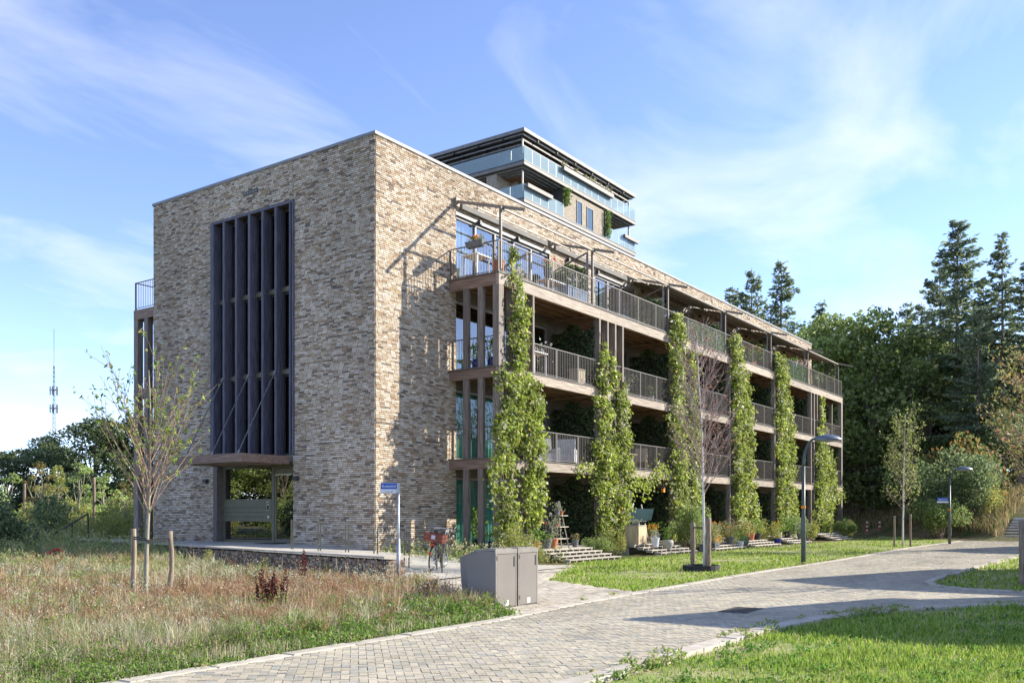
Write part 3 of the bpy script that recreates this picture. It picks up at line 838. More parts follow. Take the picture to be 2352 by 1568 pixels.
# --- timber balcony frame
VF = -2.13
def beam_row(lv, zt, h):
    edges = [3.65] + BAY[1:6] + [LEN]
    for a, b in zip(edges[:-1], edges[1:]):
        B('beam', 'wood_x', (a+0.003, b-0.003, VF, VF+0.12, zt-h, zt))
    B('beam', 'wood_y', (3.66, 3.78, VF+0.121, -0.002, zt-h+0.002, zt-0.002)); B('beam', 'wood_y', (LEN-0.13, LEN-0.01, VF+0.121, -0.002, zt-h+0.002, zt-0.002))
    B('drip_edge', 'metal_rail', (3.61, LEN+0.04, VF-0.035, VF+0.16, zt+0.001, zt+0.03), (3.61, 3.82, VF+0.161, -0.002, zt+0.001, zt+0.03))
    B('deck', 'ceiling_board', (3.79, LEN-0.14, VF+0.121, 0.01, zt-0.06, zt-0.012))
    for a, b in zip(edges[:-1], edges[1:]):
        for vj in (-1.72, -1.28, -0.84, -0.4):
            B('joist', 'joist', (a+0.15, b-0.02, vj-0.035, vj+0.035, zt-0.27, zt-0.061))
        B('cross_beam', 'wood_y', (b-0.32, b-0.2, VF+0.121, -0.001, zt-0.33, zt-0.271))
for lv, h in ((1, 0.33), (2, 0.33), (3, 0.38)): beam_row(lv, ZL[lv], h)
FINS = [[4.46, 5.10, 5.72]] + [[BAY[k]-0.02, BAY[k]+0.62, BAY[k]+1.24, BAY[k]+1.86] for k in range(1, 6)]
for lv in range(3):
    z0 = 0.0 if lv == 0 else ZL[lv]+0.03
    z1 = ZL[lv+1] - (0.33 if lv < 2 else 0.38)
    B('corner_post', 'wood_v', (3.65, 3.93, VF, VF+0.25, z0, z1)); B('corner_post', 'wood_v', (LEN-0.28, LEN, VF, VF+0.25, z0, z1))
    for grp in FINS:
        for u in grp: B('post', 'wood_v', (u-0.055, u+0.055, VF+0.003, VF+0.255, z0, z1))
    for v0, v1 in ((-0.82, -0.60), (-1.45, -1.23)):
        B('post', 'wood_v', (3.67, 3.80, v0, v1, z0, z1)); B('post', 'wood_v', (LEN-0.15, LEN-0.02, v0, v1, z0, z1))
# --- railings: rails and uprights, with each baluster a bar of its own on the nearer bays
BAL = MB().box(-0.007, 0.007, -0.007, 0.007, 0, 0.99).mesh('baluster'); BAL.materials.append(MATS['metal_rail'])
def railing(a, b, z, fixed=False, along='x', single=True, extra=None):
    """a..b along the facade (or along y at the near end)"""
    P = (lambda s, d=0.0: (s, VF+0.06+d)) if along == 'x' else (lambda s, d=0.0: (fixed+d, s))
    rl = MB()
    def bx(s0, s1, d0, d1, z0, z1):
        (x0, y0), (x1, y1) = P(s0, d0), P(s1, d1); rl.box(x0, x1, y0, y1, z0, z1)
    bx(a, b, -0.022, 0.022, z+1.045, z+1.075); bx(a, b, -0.014, 0.014, z+0.055, z+0.075)
    n = max(1, round((b-a)/1.62)); ups = [a + (b-a)*k/n for k in range(n+1)]
    for s in ups: bx(s-0.024, s+0.024, -0.012, 0.012, z-0.02, z+1.044)
    r = rl.build('railing', 'metal_rail', bld)
    m = int((b-a)/0.118); joined = MB()
    for k in range(1, m):
        s = a + (b-a)*k/m
        if min(abs(s-t) for t in ups) < 0.03: continue
        x, y = P(s)
        if single: link('baluster', BAL, None, r, (x, y, z+0.06))
        else: joined.box(x-0.007, x+0.007, y-0.007, y+0.007, z+0.06, z+1.046)
    if not single: joined.build('baluster', 'metal_rail', r, kind='stuff')
    return r
for k in range(6):
    a, b = (3.72 if k == 0 else BAY[k]-0.05), (BAY[k+1]-0.05 if k < 5 else LEN-0.05)
    railing(a, b, ZL[3]+0.03, single=k < 3)
railing(VF+0.08, -0.03, ZL[3]+0.03, fixed=3.72, along='y')
railing(VF+0.08, -0.03, ZL[3]+0.03, fixed=LEN-0.06, along='y', single=False)
for lv in (1, 2):
    railing(VF+0.25, -0.03, ZL[lv]+0.03, fixed=3.86, along='y')
    railing(3.95, 5.04, ZL[lv]+0.03, single=False)
    for k in range(6):
        a = 5.79 if k == 0 else FINS[k][-1]+0.07
        b = FINS[k+1][0]-0.07 if k < 5 else LEN-0.3
        railing(a, b, ZL[lv]+0.03, single=k < 2)
        if k: railing(FINS[k][0]+0.07, FINS[k][-1]-0.07, ZL[lv]+0.03, single=False)
# woven green screens behind two stretches of the top railing
def reed_screen(a, b, pal, n=2600):
    P = np.stack([rng.uniform(a, b, n), np.full(n, VF+0.10)+rng.uniform(-0.012, 0.02, n), rng.uniform(ZL[3]+0.09, ZL[3]+1.06, n)], 1)
    V, F, C = leaves_np(P, 0.13, pal, 0.35, axis=(0, 0.1, 0.5), spread=0.6)
    return link('leaf_screen', mesh_np('leaf_screen', V, [F], C), 'leaf', bld, kind='stuff')
reed_screen(18.6, 23.4, [(0.32,0.42,0.28),(0.42,0.48,0.38),(0.16,0.28,0.10)])
reed_screen(30.4, 36.2, [(0.10,0.26,0.07),(0.16,0.34,0.10),(0.08,0.18,0.06)])
# --- pergola arms, posts and awnings above the roof terrace
ARMS = [4.0, 10.05, 16.7, 23.3, 29.95, 36.6, 43.2]
for i, u in enumerate(ARMS):
    arm = MB().bar((u, 0.0, 12.47), (u, -2.95, 11.62), 0.07, 0.10).build('awning_arm', 'metal_taupe', bld)
    MB().box(u-0.09, u+0.09, -0.12, -0.005, 12.28, 12.58).build('wall_bracket', 'metal_taupe', arm)
    for vv in (-0.95, -1.75): MB().bar((u, vv, 12.14+0.288*(vv+0.95)), (u, vv-0.02, 12.0+0.288*(vv+0.95)), 0.03).build('hook', 'metal_taupe', arm)
    MB().box(u-0.19, u-0.12, VF+0.03, VF+0.11, ZL[3]+0.03, 11.86).build('awning_post', 'metal_rail', bld)
    if 0 < i: MB().box(u-0.33, u-0.27, -1.95, -1.88, ZL[3]+0.03, 11.72).build('screen_post', 'frame_grey', bld)
for i in range(6):
    a, b = ARMS[i], ARMS[i+1]
    B('awning_cassette', 'awning_cloth', (a+0.2, b-0.4, -0.16, -0.006, 12.24, 12.42))
    B('front_rail', 'metal_taupe', (a-0.1, b-0.2, VF+0.04, VF+0.09, 11.79, 11.86))
    B('guide_rail', 'metal_taupe', (a-0.05, b-0.2, -1.02, -0.97, 12.02, 12.07))
    if i >= 2:
        aw = MB().add([(a+0.1,-0.15,12.33),(b-0.3,-0.15,12.33),(b-0.3,-2.0,11.80),(a+0.1,-2.0,11.80),(a+0.1,-0.15,12.34),(b-0.3,-0.15,12.34),(b-0.3,-2.0,11.81),(a+0.1,-2.0,11.81)],
                 [(0,1,2,3),(7,6,5,4),(0,4,5,1),(2,6,7,3),(0,3,7,4),(1,5,6,2)]).build('awning', 'awning_cloth', bld)
        B('awning_bar', 'metal_taupe', (a+0.08, b-0.28, -2.04, -1.99, 11.76, 11.84), parent=aw)
    for vv, du in ((-0.09, 1.3), (-0.09, 3.7)):
        sp = B('spot_lamp', 'metal_dark', (a+du-0.05, a+du+0.05, -0.14, -0.02, 11.98 if i == 0 else 12.02, 12.12 if i == 0 else 12.16))
# --- windows behind the balconies
def window_unit(a, b, z0, z1, n, frame='frame_grey', glass='glass_window', lint=True):
    w = (b-a)/n; fr = MB()
    fr.box(a, b, 0.06, 0.20, z1-0.09, z1); fr.box(a, b, 0.06, 0.20, z0, z0+0.07)
    for k in range(n+1):
        x0 = a + k*w; t = 0.045
        fr.box(max(a, x0-t), min(b, x0+t), 0.062, 0.198, z0+0.07, z1-0.09)
    win = fr.build('window', frame, bld)
    for k in range(n):
        B('pane', glass, (a+k*w+(0.045), a+(k+1)*w-0.045, 0.12, 0.126, z0+0.069, z1-0.089), parent=win)
    if lint: B('lintel', 'frame_grey', (a-0.06, b+0.06, -0.012, 0.10, z1+0.001, z1+0.10), parent=win)
    return win
def curtain(a, b, z0, z1, mat, depth=0.26):
    n = int((b-a)/0.035); xs = np.linspace(a, b, n); y = depth + 0.045*np.sin(xs*math.pi*2/0.19) + 0.02*np.sin(xs*17)
    vs = [(x, yy, z0) for x, yy in zip(xs, y)] + [(x, yy*0.6+depth*0.4, z1) for x, yy in zip(xs, y)]
    return MB().add(vs, [(i, i+1, n+i+1, n+i) for i in range(n-1)]).build('curtain', mat, bld, smooth=True)
for i, (a, b) in enumerate(TOPW): window_unit(a, b, 9.64, 12.02, 5 if i == 0 else 3, glass='glass_bright')
B('lintel', 'frame_grey', (4.0, 10.06, -0.018, 0.10, 12.021, 12.135))
curtain(4.2, 5.1, 9.66, 12.0, 'curtain_white'); curtain(7.2, 7.9, 9.66, 12.0, 'curtain_white'); curtain(14.0, 15.0, 9.66, 12.0, 'curtain_white')
for f in range(3):
    zt = ZL[f+1] - 0.56
    for i, (a, b) in enumerate(LOWW):
        if i > 4: continue
        window_unit(a, b, ZL[f]+0.03 if f else 0.44, zt, 4 if i == 0 else 3, lint=False, frame='frame_grey' if i == 0 else 'frame_dark', glass='glass_clear' if i == 0 and f < 2 else 'glass_window')
    curtain(4.15, 7.6, ZL[f]+0.10, zt-0.1 if f < 2 else ZL[f]+1.1, 'curtain_teal')
    curtain(12.2, 13.0, ZL[f]+0.05, zt, 'curtain_white')
ow = thing('open_terrace_door', 'white framed glass terrace door standing open on the roof terrace', 'door', (18.3, 0, 0))
fr = MB()
for s0, s1, z0, z1 in ((-0.05,-0.13,9.68,11.75),(-0.93,-1.01,9.68,11.75),(-0.13,-0.93,11.66,11.75),(-0.13,-0.93,9.68,9.80)): fr.box(-0.03, 0.03, s0, s1, z0, z1)
fr.build('frame', 'frame_white', ow); MB().box(-0.003, 0.003, -0.13, -0.93, 9.80, 11.66).build('pane', 'glass_window', ow)
ow2 = thing('open_terrace_door', 'second open white framed door further along the roof terrace', 'door', (24.9, 0, 0))
for c in list(ow.children):
    d = c.copy(); COL.objects.link(d); d.parent = ow2
# --- terrace deck at ground level
B('ground_deck', 'plank_grey', (3.7, LEN, -2.28, 0.0, 0.0, 0.41))
# --- matching timber frame on the garden side, seen past the left edge of the entrance face
for zt, h in ((9.62, 0.38), (6.50, 0.33), (3.45, 0.33)):
    B('beam', 'wood_y', (0.0, 0.12, DEP+0.001, 13.05, zt-h, zt)); B('beam', 'wood_x', (0.121, 6.7, 12.93, 13.05, zt-h, zt)); B('deck', 'ceiling_board', (0.12, 6.7, DEP, 12.93, zt-0.06, zt-0.01))
for lv in range(3):
    z0 = 0.0 if lv == 0 else ZL[lv]+0.001; z1 = ZL[lv+1] - (0.33 if lv < 2 else 0.38)
    for v0, v1 in ((12.78, 13.05), (12.12, 12.36)): B('post', 'wood_v', (0.005, 0.24, v0, v1, z0, z1))
    for u in (2.0, 4.2, 6.4): B('post', 'wood_v', (u, u+0.11, 12.8, 13.05, z0, z1))
r = MB().box(0.03, 0.06, 11.75, 12.99, 10.68, 10.71).box(0.03, 0.06, 11.75, 12.99, 9.68, 9.70).box(0.02, 0.07, 12.95, 13.0, 9.62, 10.71).box(0.07, 6.5, 12.95, 12.99, 10.68, 10.71).build('railing', 'metal_rail', bld)
for k in range(9): link('baluster', BAL, None, r, (0.045, 11.86+k*0.118, 9.69))
# ------------------------------------------------------------------ the tower behind
tw = thing('residential_tower', 'tall apartment tower with glass balconies and slatted overhanging roof behind the brick block', 'building')
T0, T1, V0, V1 = 38.43, 57.2, 20.78, 34.0
def T(name, mat, *b, parent=None):
    mb = MB()
    for q in b: mb.box(*q)
    return mb.build(name, mat, parent or tw)
# body
T('wall', 'tower_brick', (44.5, 51.4, 20.95, 33.5, 0, 28.95)); T('wall', 'tower_brick', (40.6, 44.499, 23.0, 33.5, 0, 28.95)); T('wall', 'tower_brick', (51.401, 55.2, 23.0, 33.5, 0, 28.95))
T('wall', 'tower_brick', (38.6, 40.599, 23.6, 24.6, 0, 28.95)); T('penthouse_wall', 'tower_brick', (40.9, 54.9, 23.3, 33.2, 29.4, 31.3))
SL = [2.45 + 3.0*k for k in range(9)]      # slab tops
for z in SL[:-1]: T('slab', 'tower_fascia', (T0+0.15, T1-0.15, V0+0.2, V1, z-0.3, z))
def layered_slab(z, top):
    T('slab', 'tower_fascia_sun', (T0, T1, V0, V1, z-0.28, z))
    T('drip', 'metal_dark', (T0-0.03, T1+0.03, V0-0.03, V1, z+0.001, z+0.06))
    for k in range(3): T('soffit_step', 'tower_fascia', (T0+0.35+0.32*k, T1-0.35-0.32*k, V0+0.35+0.32*k, V1, z-0.32-0.075*(k+1), z-0.28-0.075*k-0.001))
    T('soffit', 'ceiling_board', (T0+1.35, T1-1.35, V0+1.35, V1-1, z-0.56, z-0.51))
layered_slab(29.38, True); layered_slab(26.42, False)
# windows
def twin(a, b, v, z0, z1, along='x', n=1):
    fr = MB(); w = (b-a)/n
    def bx(s0, s1, d0, d1, z0, z1):
        if along == 'x': fr.box(s0, s1, v+d0, v+d1, z0, z1)
        else: fr.box(v+d0, v+d1, s0, s1, z0, z1)
    bx(a, b, -0.06, 0.05, z1-0.09, z1); bx(a, b, -0.06, 0.05, z0, z0+0.08)
    for k in range(n+1): bx(max(a, a+k*w-0.05), min(b, a+k*w+0.05), -0.058, 0.048, z0+0.08, z1-0.09)
    o = fr.build('window', 'frame_dark', tw)
    for k in range(n):
        p = MB(); s0, s1 = a+k*w+0.05, a+(k+1)*w-0.05
        if along == 'x': p.box(s0, s1, v-0.02, v-0.012, z0+0.08, z1-0.09)
        else: p.box(v-0.02, v-0.012, s0, s1, z0+0.08, z1-0.09)
        p.build('pane', 'glass_window', o)
twin(46.6, 47.5, 20.95, 26.5, 28.6); twin(48.3, 49.4, 20.95, 26.45, 28.5); twin(41.6, 43.6, 23.0, 26.45, 28.5, n=2); twin(52.0, 54.5, 23.0, 26.45, 28.5, n=2)
twin(41.2, 54.6, 23.3, 29.5, 30.95, n=9); twin(24.0, 32.0, 40.9, 29.5, 30.95, along='y', n=8); twin(25.0, 31.0, 40.6, 26.5, 28.6, along='y', n=4)
for z in SL[:-1]: twin(46.4, 49.6, 20.95, z+0.1, z+2.2, n=2)
# glass balustrades, one pane after another
def balus(a, b, fixed, z, along, n):
    w = (b-a)/n
    for k in range(n):
        s0, s1 = a+k*w+0.02, a+(k+1)*w-0.02
        T('glass_panel', 'glass_balustrade', (s0, s1, fixed, fixed+0.016, z+0.02, z+1.12) if along == 'x' else (fixed, fixed+0.016, s0, s1, z+0.02, z+1.12))
        if k: T('clamp_post', 'metal_galv', (s0-0.03, s0-0.01, fixed-0.012, fixed+0.03, z-0.1, z+1.1) if along == 'x' else (fixed-0.012, fixed+0.03, s0-0.03, s0-0.01, z-0.1, z+1.1))
balus(T0+0.05, T1-0.05, V0+0.05, 29.44, 'x', 16); balus(V0+0.08, V1-1, T0+0.05, 29.44, 'y', 10); balus(V0+0.08, V1-1, T1-0.08, 29.44, 'y', 10)
balus(T0+0.05, 44.3, V0+0.05, 26.48, 'x', 5); balus(51.65, T1-0.05, V0+0.05, 26.48, 'x', 5); balus(V0+0.08, 23.5, T0+0.05, 26.48, 'y', 2); balus(V0+0.08, 23.5, T1-0.08, 26.48, 'y', 2)
# roof with slatted overhang
T('roof', 'tower_fascia', (T0+1.55, T1-1.55, V0+1.55, V1-0.5, 31.02, 31.62)); T('roof_soffit', 'ceiling_board', (T0+1.8, T1-1.8, V0+1.8, V1-0.6, 30.96, 31.019))
T('roof_edge', 'tower_fascia_sun', (T0, T1, V0, V0+0.16, 31.72, 32.0)); T('roof_edge', 'tower_fascia', (T0, T0+0.16, V0+0.161, V1, 31.72, 32.0)); T('roof_edge', 'tower_fascia', (T1-0.16, T1, V0+0.161, V1, 31.72, 32.0)); T('roof_plate', 'tower_fascia', (T0+0.161, T1-0.161, V0+0.161, V1, 31.86, 31.97))
for k in range(3):
    o = 0.22 + 0.22*k; z = 31.66 - 0.30*k
    T('roof_slat', 'tower_fascia_sun', (T0+o, T1-o, V0+o, V0+o+0.16, z-0.13, z)); T('roof_slat', 'tower_fascia', (T0+o, T0+o+0.2, V0+o+0.201, V1-0.2, z-0.10, z)); T('roof_slat', 'tower_fascia', (T1-o-0.2, T1-o, V0+o+0.201, V1-0.2, z-0.10, z))
for u in np.linspace(T0+2.2, T1-2.2, 6): T('outrigger', 'metal_dark', (u-0.05, u+0.05, V0+0.1, V0+1.9, 31.55, 31.71))
for v in np.linspace(V0+2.2, V1-1, 5): T('outrigger', 'metal_dark', (T0+0.1, T0+1.9, v-0.05, v+0.05, 31.55, 31.71))
for u in (T0+0.45, T1-0.55):
    for z0, z1 in ((29.4, 31.4), (26.45, 28.9)): T('column', 'frame_grey', (u, u+0.12, V0+0.45, V0+0.57, z0, z1))
T('column', 'frame_grey', (T0+1.0, T0+1.12, 23.9, 24.02, 29.4, 31.4)); T('wind_screen', 'frame_dark', (44.3, 44.42, 20.85, 23.0, 26.45, 28.9)); T('wind_screen', 'frame_dark', (51.45, 51.57, 20.85, 23.0, 26.45, 28.9))
pl = T('planter', 'tower_fascia_sun', (43.9, 52.4, V0-0.30, V0-0.02, 30.25, 30.60)); T('planter', 'tower_fascia_sun', (38.6, 42.2, V0-0.28, V0-0.02, 27.30, 27.60)); T('planter', 'tower_fascia_sun', (54.6, 57.3, V0-0.28, V0-0.02, 27.30, 27.58))
def tuft(n, lo, hi, size, pal, axis=(0,0,0.6)):
    P = rng.uniform(lo, hi, (n, 3)); V, F, C = leaves_np(P, size, pal, axis=axis, spread=1.0); return V, F, C
V, F, C = join_np([tuft(30, (u-0.25, V0-0.3, 30.58), (u+0.25, V0, 30.58+h), 0.2, [(0.30,0.28,0.14),(0.22,0.24,0.10),(0.42,0.38,0.26)]) for u, h in ((44.1,.6),(46,.45),(47.6,.4),(48.4,.45),(49,.5),(50,.35),(51.2,.5),(52,.5))])
link('planter_plants', mesh_np('planter_plants', V, F, C), 'leaf', tw)
for u in (44.7, 51.75):
    P = np.stack([u + rng.normal(0, 0.22, 500), 20.75 + rng.normal(0, 0.15, 500), rng.uniform(26.6 if u > 50 else 27.6, 29.0, 500)], 1)
    V, F, C = leaves_np(P, 0.2, [(0.12,0.20,0.04),(0.20,0.28,0.07)]); link('wall_vine', mesh_np('wall_vine', V, [F], C), 'leaf', tw)
V, F, C = tuft(60, (T0+0.5, V0+0.4, 29.5), (T0+1.0, V0+0.9, 30.2), 0.3, [(0.30,0.34,0.16),(0.42,0.44,0.28)]); link('balcony_plant', mesh_np('balcony_plant', V, [F], C), 'leaf', tw)

# ------------------------------------------------------------------ gabled houses across the road (beyond the right edge of the view; their shadows lie on the road)
def house(label, ux, vf, w=8.0, depth=9.0, eave=5.2, apex=7.0):
    h = thing('gabled_house', label, 'house', (ux, vf, 0), 0, 'gabled houses across the road')
    poly = [(-w/2, 0), (w/2, 0), (w/2, eave), (0, apex-0.15), (-w/2, eave)]
    MB().add([(x, 0, z) for x, z in poly] + [(x, -depth, z) for x, z in poly], [(0,1,2,3,4), (9,8,7,6,5)] + [(i, i+5, (i+1) % 5+5, (i+1) % 5) for i in range(5)]).build('wall', 'house_brick', h)
    rf = MB()
    for s in (-1, 1):
        a, b = Vector((s*(w/2+0.25), 0, eave-0.12)), Vector((0, 0, apex))
        d = (b-a).normalized(); n = Vector((-d.z*s, 0, d.x*s)) * s
        n = Vector((d.z, 0, -d.x)); n = n if n.z > 0 else -n
        rf.add([a + Vector((0,0.2,0)), b + Vector((0,0.2,0)), b + Vector((0,-depth-0.2,0)), a + Vector((0,-depth-0.2,0)), a + n*0.14 + Vector((0,0.2,0)), b + n*0.14 + Vector((0,0.2,0)), b + n*0.14 + Vector((0,-depth-0.2,0)), a + n*0.14 + Vector((0,-depth-0.2,0))],
               [(0,1,2,3),(7,6,5,4),(0,4,5,1),(1,5,6,2),(2,6,7,3),(3,7,4,0)])
    r = rf.build('roof', 'roof_tile', h); MB().box(1.2, 1.8, -5, -4.4, eave, apex+0.6).build('chimney', 'house_brick', r)
    for x, z, ww, hh in ((-2.2,1.0,1.6,1.4),(1.6,1.0,2.0,1.4),(-2.0,3.6,1.2,1.3),(1.6,3.6,1.6,1.3)):
        f = MB().box(x-ww/2, x+ww/2, 0.001, 0.05, z, z+hh).build('window', 'frame_white', h); MB().box(x-ww/2+0.08, x+ww/2-0.08, 0.051, 0.056, z+0.08, z+hh-0.08).build('pane', 'glass_dark', f)
    d = MB().box(-0.9, 0.1, 0.001, 0.06, 0, 2.2).build('door', 'frame_dark', h); MB().box(-0.85, -0.80, 0.061, 0.12, 1.0, 1.15).build('handle', 'chrome', d)
house('gabled brick house across the road, nearest to the viewer', 1.75, -22.5, w=5.4)
house('gabled brick house across the road, second along the street', 11.0, -21.6)
house('gabled brick house across the road, near the hillside stairs', 32.2, -20.8, w=9.0)

# ------------------------------------------------------------------ radio mast far left
mp_ = spot(124, 200); ma = thing('radio_mast', 'slender lattice radio mast with antennas rising above the distant trees', 'mast', (mp_.x, mp_.y, 0))
lat = MB()
def mast_r(z): return 0.55*(1 - z/50)
for k in range(3):
    a = k*2*math.pi/3
    lat.bar((mast_r(0)*math.cos(a), mast_r(0)*math.sin(a), 0), (mast_r(34)*math.cos(a), mast_r(34)*math.sin(a), 34), 0.065)
for z in np.arange(0, 34, 1.0):
    for k in range(3):
        a, b = k*2*math.pi/3, (k+1)*2*math.pi/3
        lat.bar((mast_r(z)*math.cos(a), mast_r(z)*math.sin(a), z), (mast_r(z+1)*math.cos(b), mast_r(z+1)*math.sin(b), z+1), 0.035)
lat.build('lattice', 'metal_dark', ma); MB().tube([(0,0,34),(0,0,42)], 0.04, 6).build('whip_antenna', 'metal_dark', ma)
for z, n in ((27.5, 5), (23.6, 5)):
    for k in range(n):
        a = k*2*math.pi/n; MB().box(-0.09, 0.09, -0.09, 0.09, z, z+1.9).build('antenna_panel', 'metal_dark', ma).location = (0.75*math.cos(a), 0.75*math.sin(a), 0)
MB().box(-1.0, 1.0, -0.08, 0.08, 24.6, 24.75).box(-0.08, 0.08, -1.0, 1.0, 24.6, 24.75).box(-1.0, 1.0, -0.08, 0.08, 28.6, 28.75).box(-0.08, 0.08, -1.0, 1.0, 28.6, 28.75).build('bracket', 'metal_dark', ma)
# ------------------------------------------------------------------ climbing plants on the balcony posts
PAL_VINE = np.array([(0.36,0.44,0.07),(0.46,0.53,0.11),(0.25,0.33,0.055),(0.54,0.58,0.19),(0.60,0.61,0.42),(0.14,0.20,0.035),(0.56,0.46,0.11)])
PV = np.array([0.22,0.19,0.22,0.10,0.09,0.15,0.03])
def vine(label, strands, dens=150, red=0.0, extra=None):
    """strands: (list of (u, half width, z)) from top to bottom"""
    base = strands[0][-1]
    root = thing('climbing_vine', label, 'climbing plant', (base[0], VF-0.1, 0), 0, 'vines climbing the balcony posts')
    Ps, Fk, stem = [], [], MB()
    for st in strands:
        st = np.array(st, float); st[:, 1] = np.maximum(st[:, 1]*1.02, 0.14); zs = st[::-1, 2]; uu = st[::-1, 0]; ww = st[::-1, 1]
        H = zs[-1] - zs[0]; area = float(np.sum((ww[1:]+ww[:-1])*np.diff(zs))); n = int(area*dens*1.75)
        nc = int(area*29); zc = rng.uniform(zs[0], zs[-1], nc*2); wc = np.interp(zc, zs, ww); kp = rng.random(nc*2) < wc/ww.max(); zc, wc = zc[kp][:nc], wc[kp][:nc]
        # ragged: some stretches stay nearly bare, others bulge and hang over
        bare = np.sin(zc*2.3 + uu[0]*4.1) + 0.8*np.sin(zc*5.1 + uu[0]*2.3) + rng.normal(0, 0.5, len(zc)); kp = bare > -1.45; zc, wc = zc[kp], wc[kp]
        uc = np.interp(zc, zs, uu) + wc*rng.uniform(-1, 1, len(zc))*(1 + 0.25*np.sin(zc*3.7 + uu[0])) + 0.07*np.sin(zc*1.7 + uu[0]*3)
        vc = VF - 0.02 - np.minimum(0.40, wc*0.9)*rng.uniform(-0.05, 1, len(zc))**1.0*np.sqrt(np.clip(1 - ((uc-np.interp(zc, zs, uu))/(wc*1.3))**2, 0.1, 1))
        m_ = rng.integers(12, 40, len(zc)); I = np.repeat(np.arange(len(zc)), m_); rc = np.repeat(rng.uniform(0.07, 0.20, len(zc)), m_)
        dz = -np.abs(rng.normal(0, 1.5, len(I)))*rc
        sil = (rng.random(len(zc)) < 0.16)[I][:, None]; Fk.append(np.where(sil, np.array([1.15, 1.05, 1.9]), np.array([1.0, 1.0, 1.0]))*rng.uniform(0.55, 1.22, len(zc))[I][:, None])
        Ps.append(np.stack([uc[I] + rng.normal(0, 0.8, len(I))*rc, vc[I] + rng.normal(0, 0.55, len(I))*rc, np.maximum(0.05, zc[I] + dz)], 1))
        zz_ = np.linspace(max(0.0, zs[0]), zs[-1], 14)
        for off in (-0.16, -0.05, 0.06, 0.18):
            stem.tube([(np.interp(q, zs, uu)+off+0.05*math.sin(q*3+off*40), VF-0.03, q) for q in zz_], [0.020*(1-0.6*i/13) for i in range(14)], 5)
    P = np.concatenate(Ps + ([extra] if extra is not None else [])); Fk = np.concatenate(Fk + ([np.ones((len(extra), 3))] if extra is not None else []))
    V, F, C = leaves_np(P - np.array([base[0], VF-0.1, 0]), 0.118, PAL_VINE, 0.72, axis=(0.1, -0.45, -0.75), spread=0.55, fold=0.12, probs=PV); C = np.clip(C*np.repeat(Fk, 4, 0), 0, 0.75)
    link('foliage', mesh_np('vine_leaves', V, [F], C), 'leaf', root)
    link('stem', stem.mesh('vine_stem'), 'vine_stem', root, (-base[0], -(VF-0.1), 0))
    # loose trailing shoots
    sh = MB()
    for k in range(5):
        st = strands[k % len(strands)]; i = random.randrange(len(st)-1); u, w, z = st[i]
        p = [(u - base[0] + random.choice((-1, 1))*w*0.8, -0.1, z-0.4)]
        dx = random.uniform(-0.35, 0.35)
        for j in range(4): p.append((p[-1][0]+dx*0.4, p[-1][1]-0.05, p[-1][2]-0.12-0.05*j))
        sh.tube(p, 0.008, 4)
    sh.build('shoot', 'vine_stem', root)
    return root
vine('wide vine on the near corner posts, the one closest to the brick corner', [
    [(4.45,0.10,10.6),(4.45,0.14,9.9),(4.55,0.30,9.3),(4.6,0.44,8.9),(4.6,0.40,7.4),(4.5,0.42,6.9),(4.3,0.60,6.4),(4.1,0.55,5.2),(3.85,0.60,4.6),(3.75,0.62,3.4),(3.85,0.55,2.2),(3.95,0.55,1.2),(4.0,0.45,0.2)],
    [(5.1,0.30,6.7),(5.3,0.50,6.0),(5.35,0.62,5.2),(5.4,0.66,4.2),(5.45,0.60,3.2),(5.45,0.56,2.2),(5.35,0.52,1.2),(5.2,0.50,0.2)]], 150)
gar = np.stack([rng.uniform(12.4, 16.4, 700), VF - 0.05 + rng.normal(0, 0.12, 700), np.zeros(700)], 1)
gar[:, 2] = 3.30 - 0.75*np.clip(np.sin((gar[:, 0]-12.0)*1.05), -0.2, 1) * np.clip((gar[:,0]-12.2)/2.0, 0, 1) + rng.normal(0, 0.26, 700)
vine('broad vine on the second group of posts with a garland hanging under the balcony', [
    [(10.42,0.16,8.7),(10.45,0.20,7.8),(10.42,0.28,6.8),(10.45,0.36,6.0),(10.5,0.50,5.2),(10.55,0.62,4.4),(10.6,0.68,3.4),(10.65,0.66,2.4),(10.65,0.66,1.4),(10.7,0.60,0.3)],
    [(11.35,0.16,8.2),(11.45,0.26,7.4),(11.7,0.34,6.6),(11.9,0.45,5.6),(11.95,0.52,4.6),(11.95,0.55,3.4),(11.9,0.55,2.2),(11.8,0.50,0.4)]], 140, extra=gar)
gar = np.stack([rng.uniform(8.4, 10.4, 200), VF - 0.05 + rng.normal(0, 0.08, 200), rng.normal(3.3, 0.16, 200)], 1)
vine('vine rising past the roof terrace railing on the third group of posts', [
    [(17.05,0.14,10.75),(17.0,0.40,10.4),(17.0,0.52,9.6),(17.05,0.50,8.4),(17.05,0.52,7.0),(17.1,0.56,5.6),(17.2,0.62,4.2),(17.3,0.70,3.0),(17.3,0.66,1.8),(17.3,0.66,0.3)],
    [(18.7,0.16,9.3),(18.7,0.34,8.4),(18.75,0.40,7.2),(18.8,0.42,6.0),(18.8,0.48,4.6),(18.9,0.52,3.2),(18.8,0.55,1.8),(18.6,0.6,0.4)]], 120, extra=gar)
vine('vine on the fourth group of posts, behind the bare brown birch', [
    [(24.1,0.25,10.9),(24.1,0.55,10.3),(24.2,0.60,9.4),(24.4,0.66,8.0),(24.5,0.66,6.0),(24.6,0.70,4.0),(24.7,0.74,2.4),(24.7,0.74,0.4)],
    [(25.6,0.20,9.2),(25.7,0.36,8.0),(25.8,0.40,6.6),(25.9,0.42,5.0),(25.9,0.48,3.4),(26.3,0.62,2.6),(26.4,0.66,1.6),(26.2,0.55,0.5)]], 105)
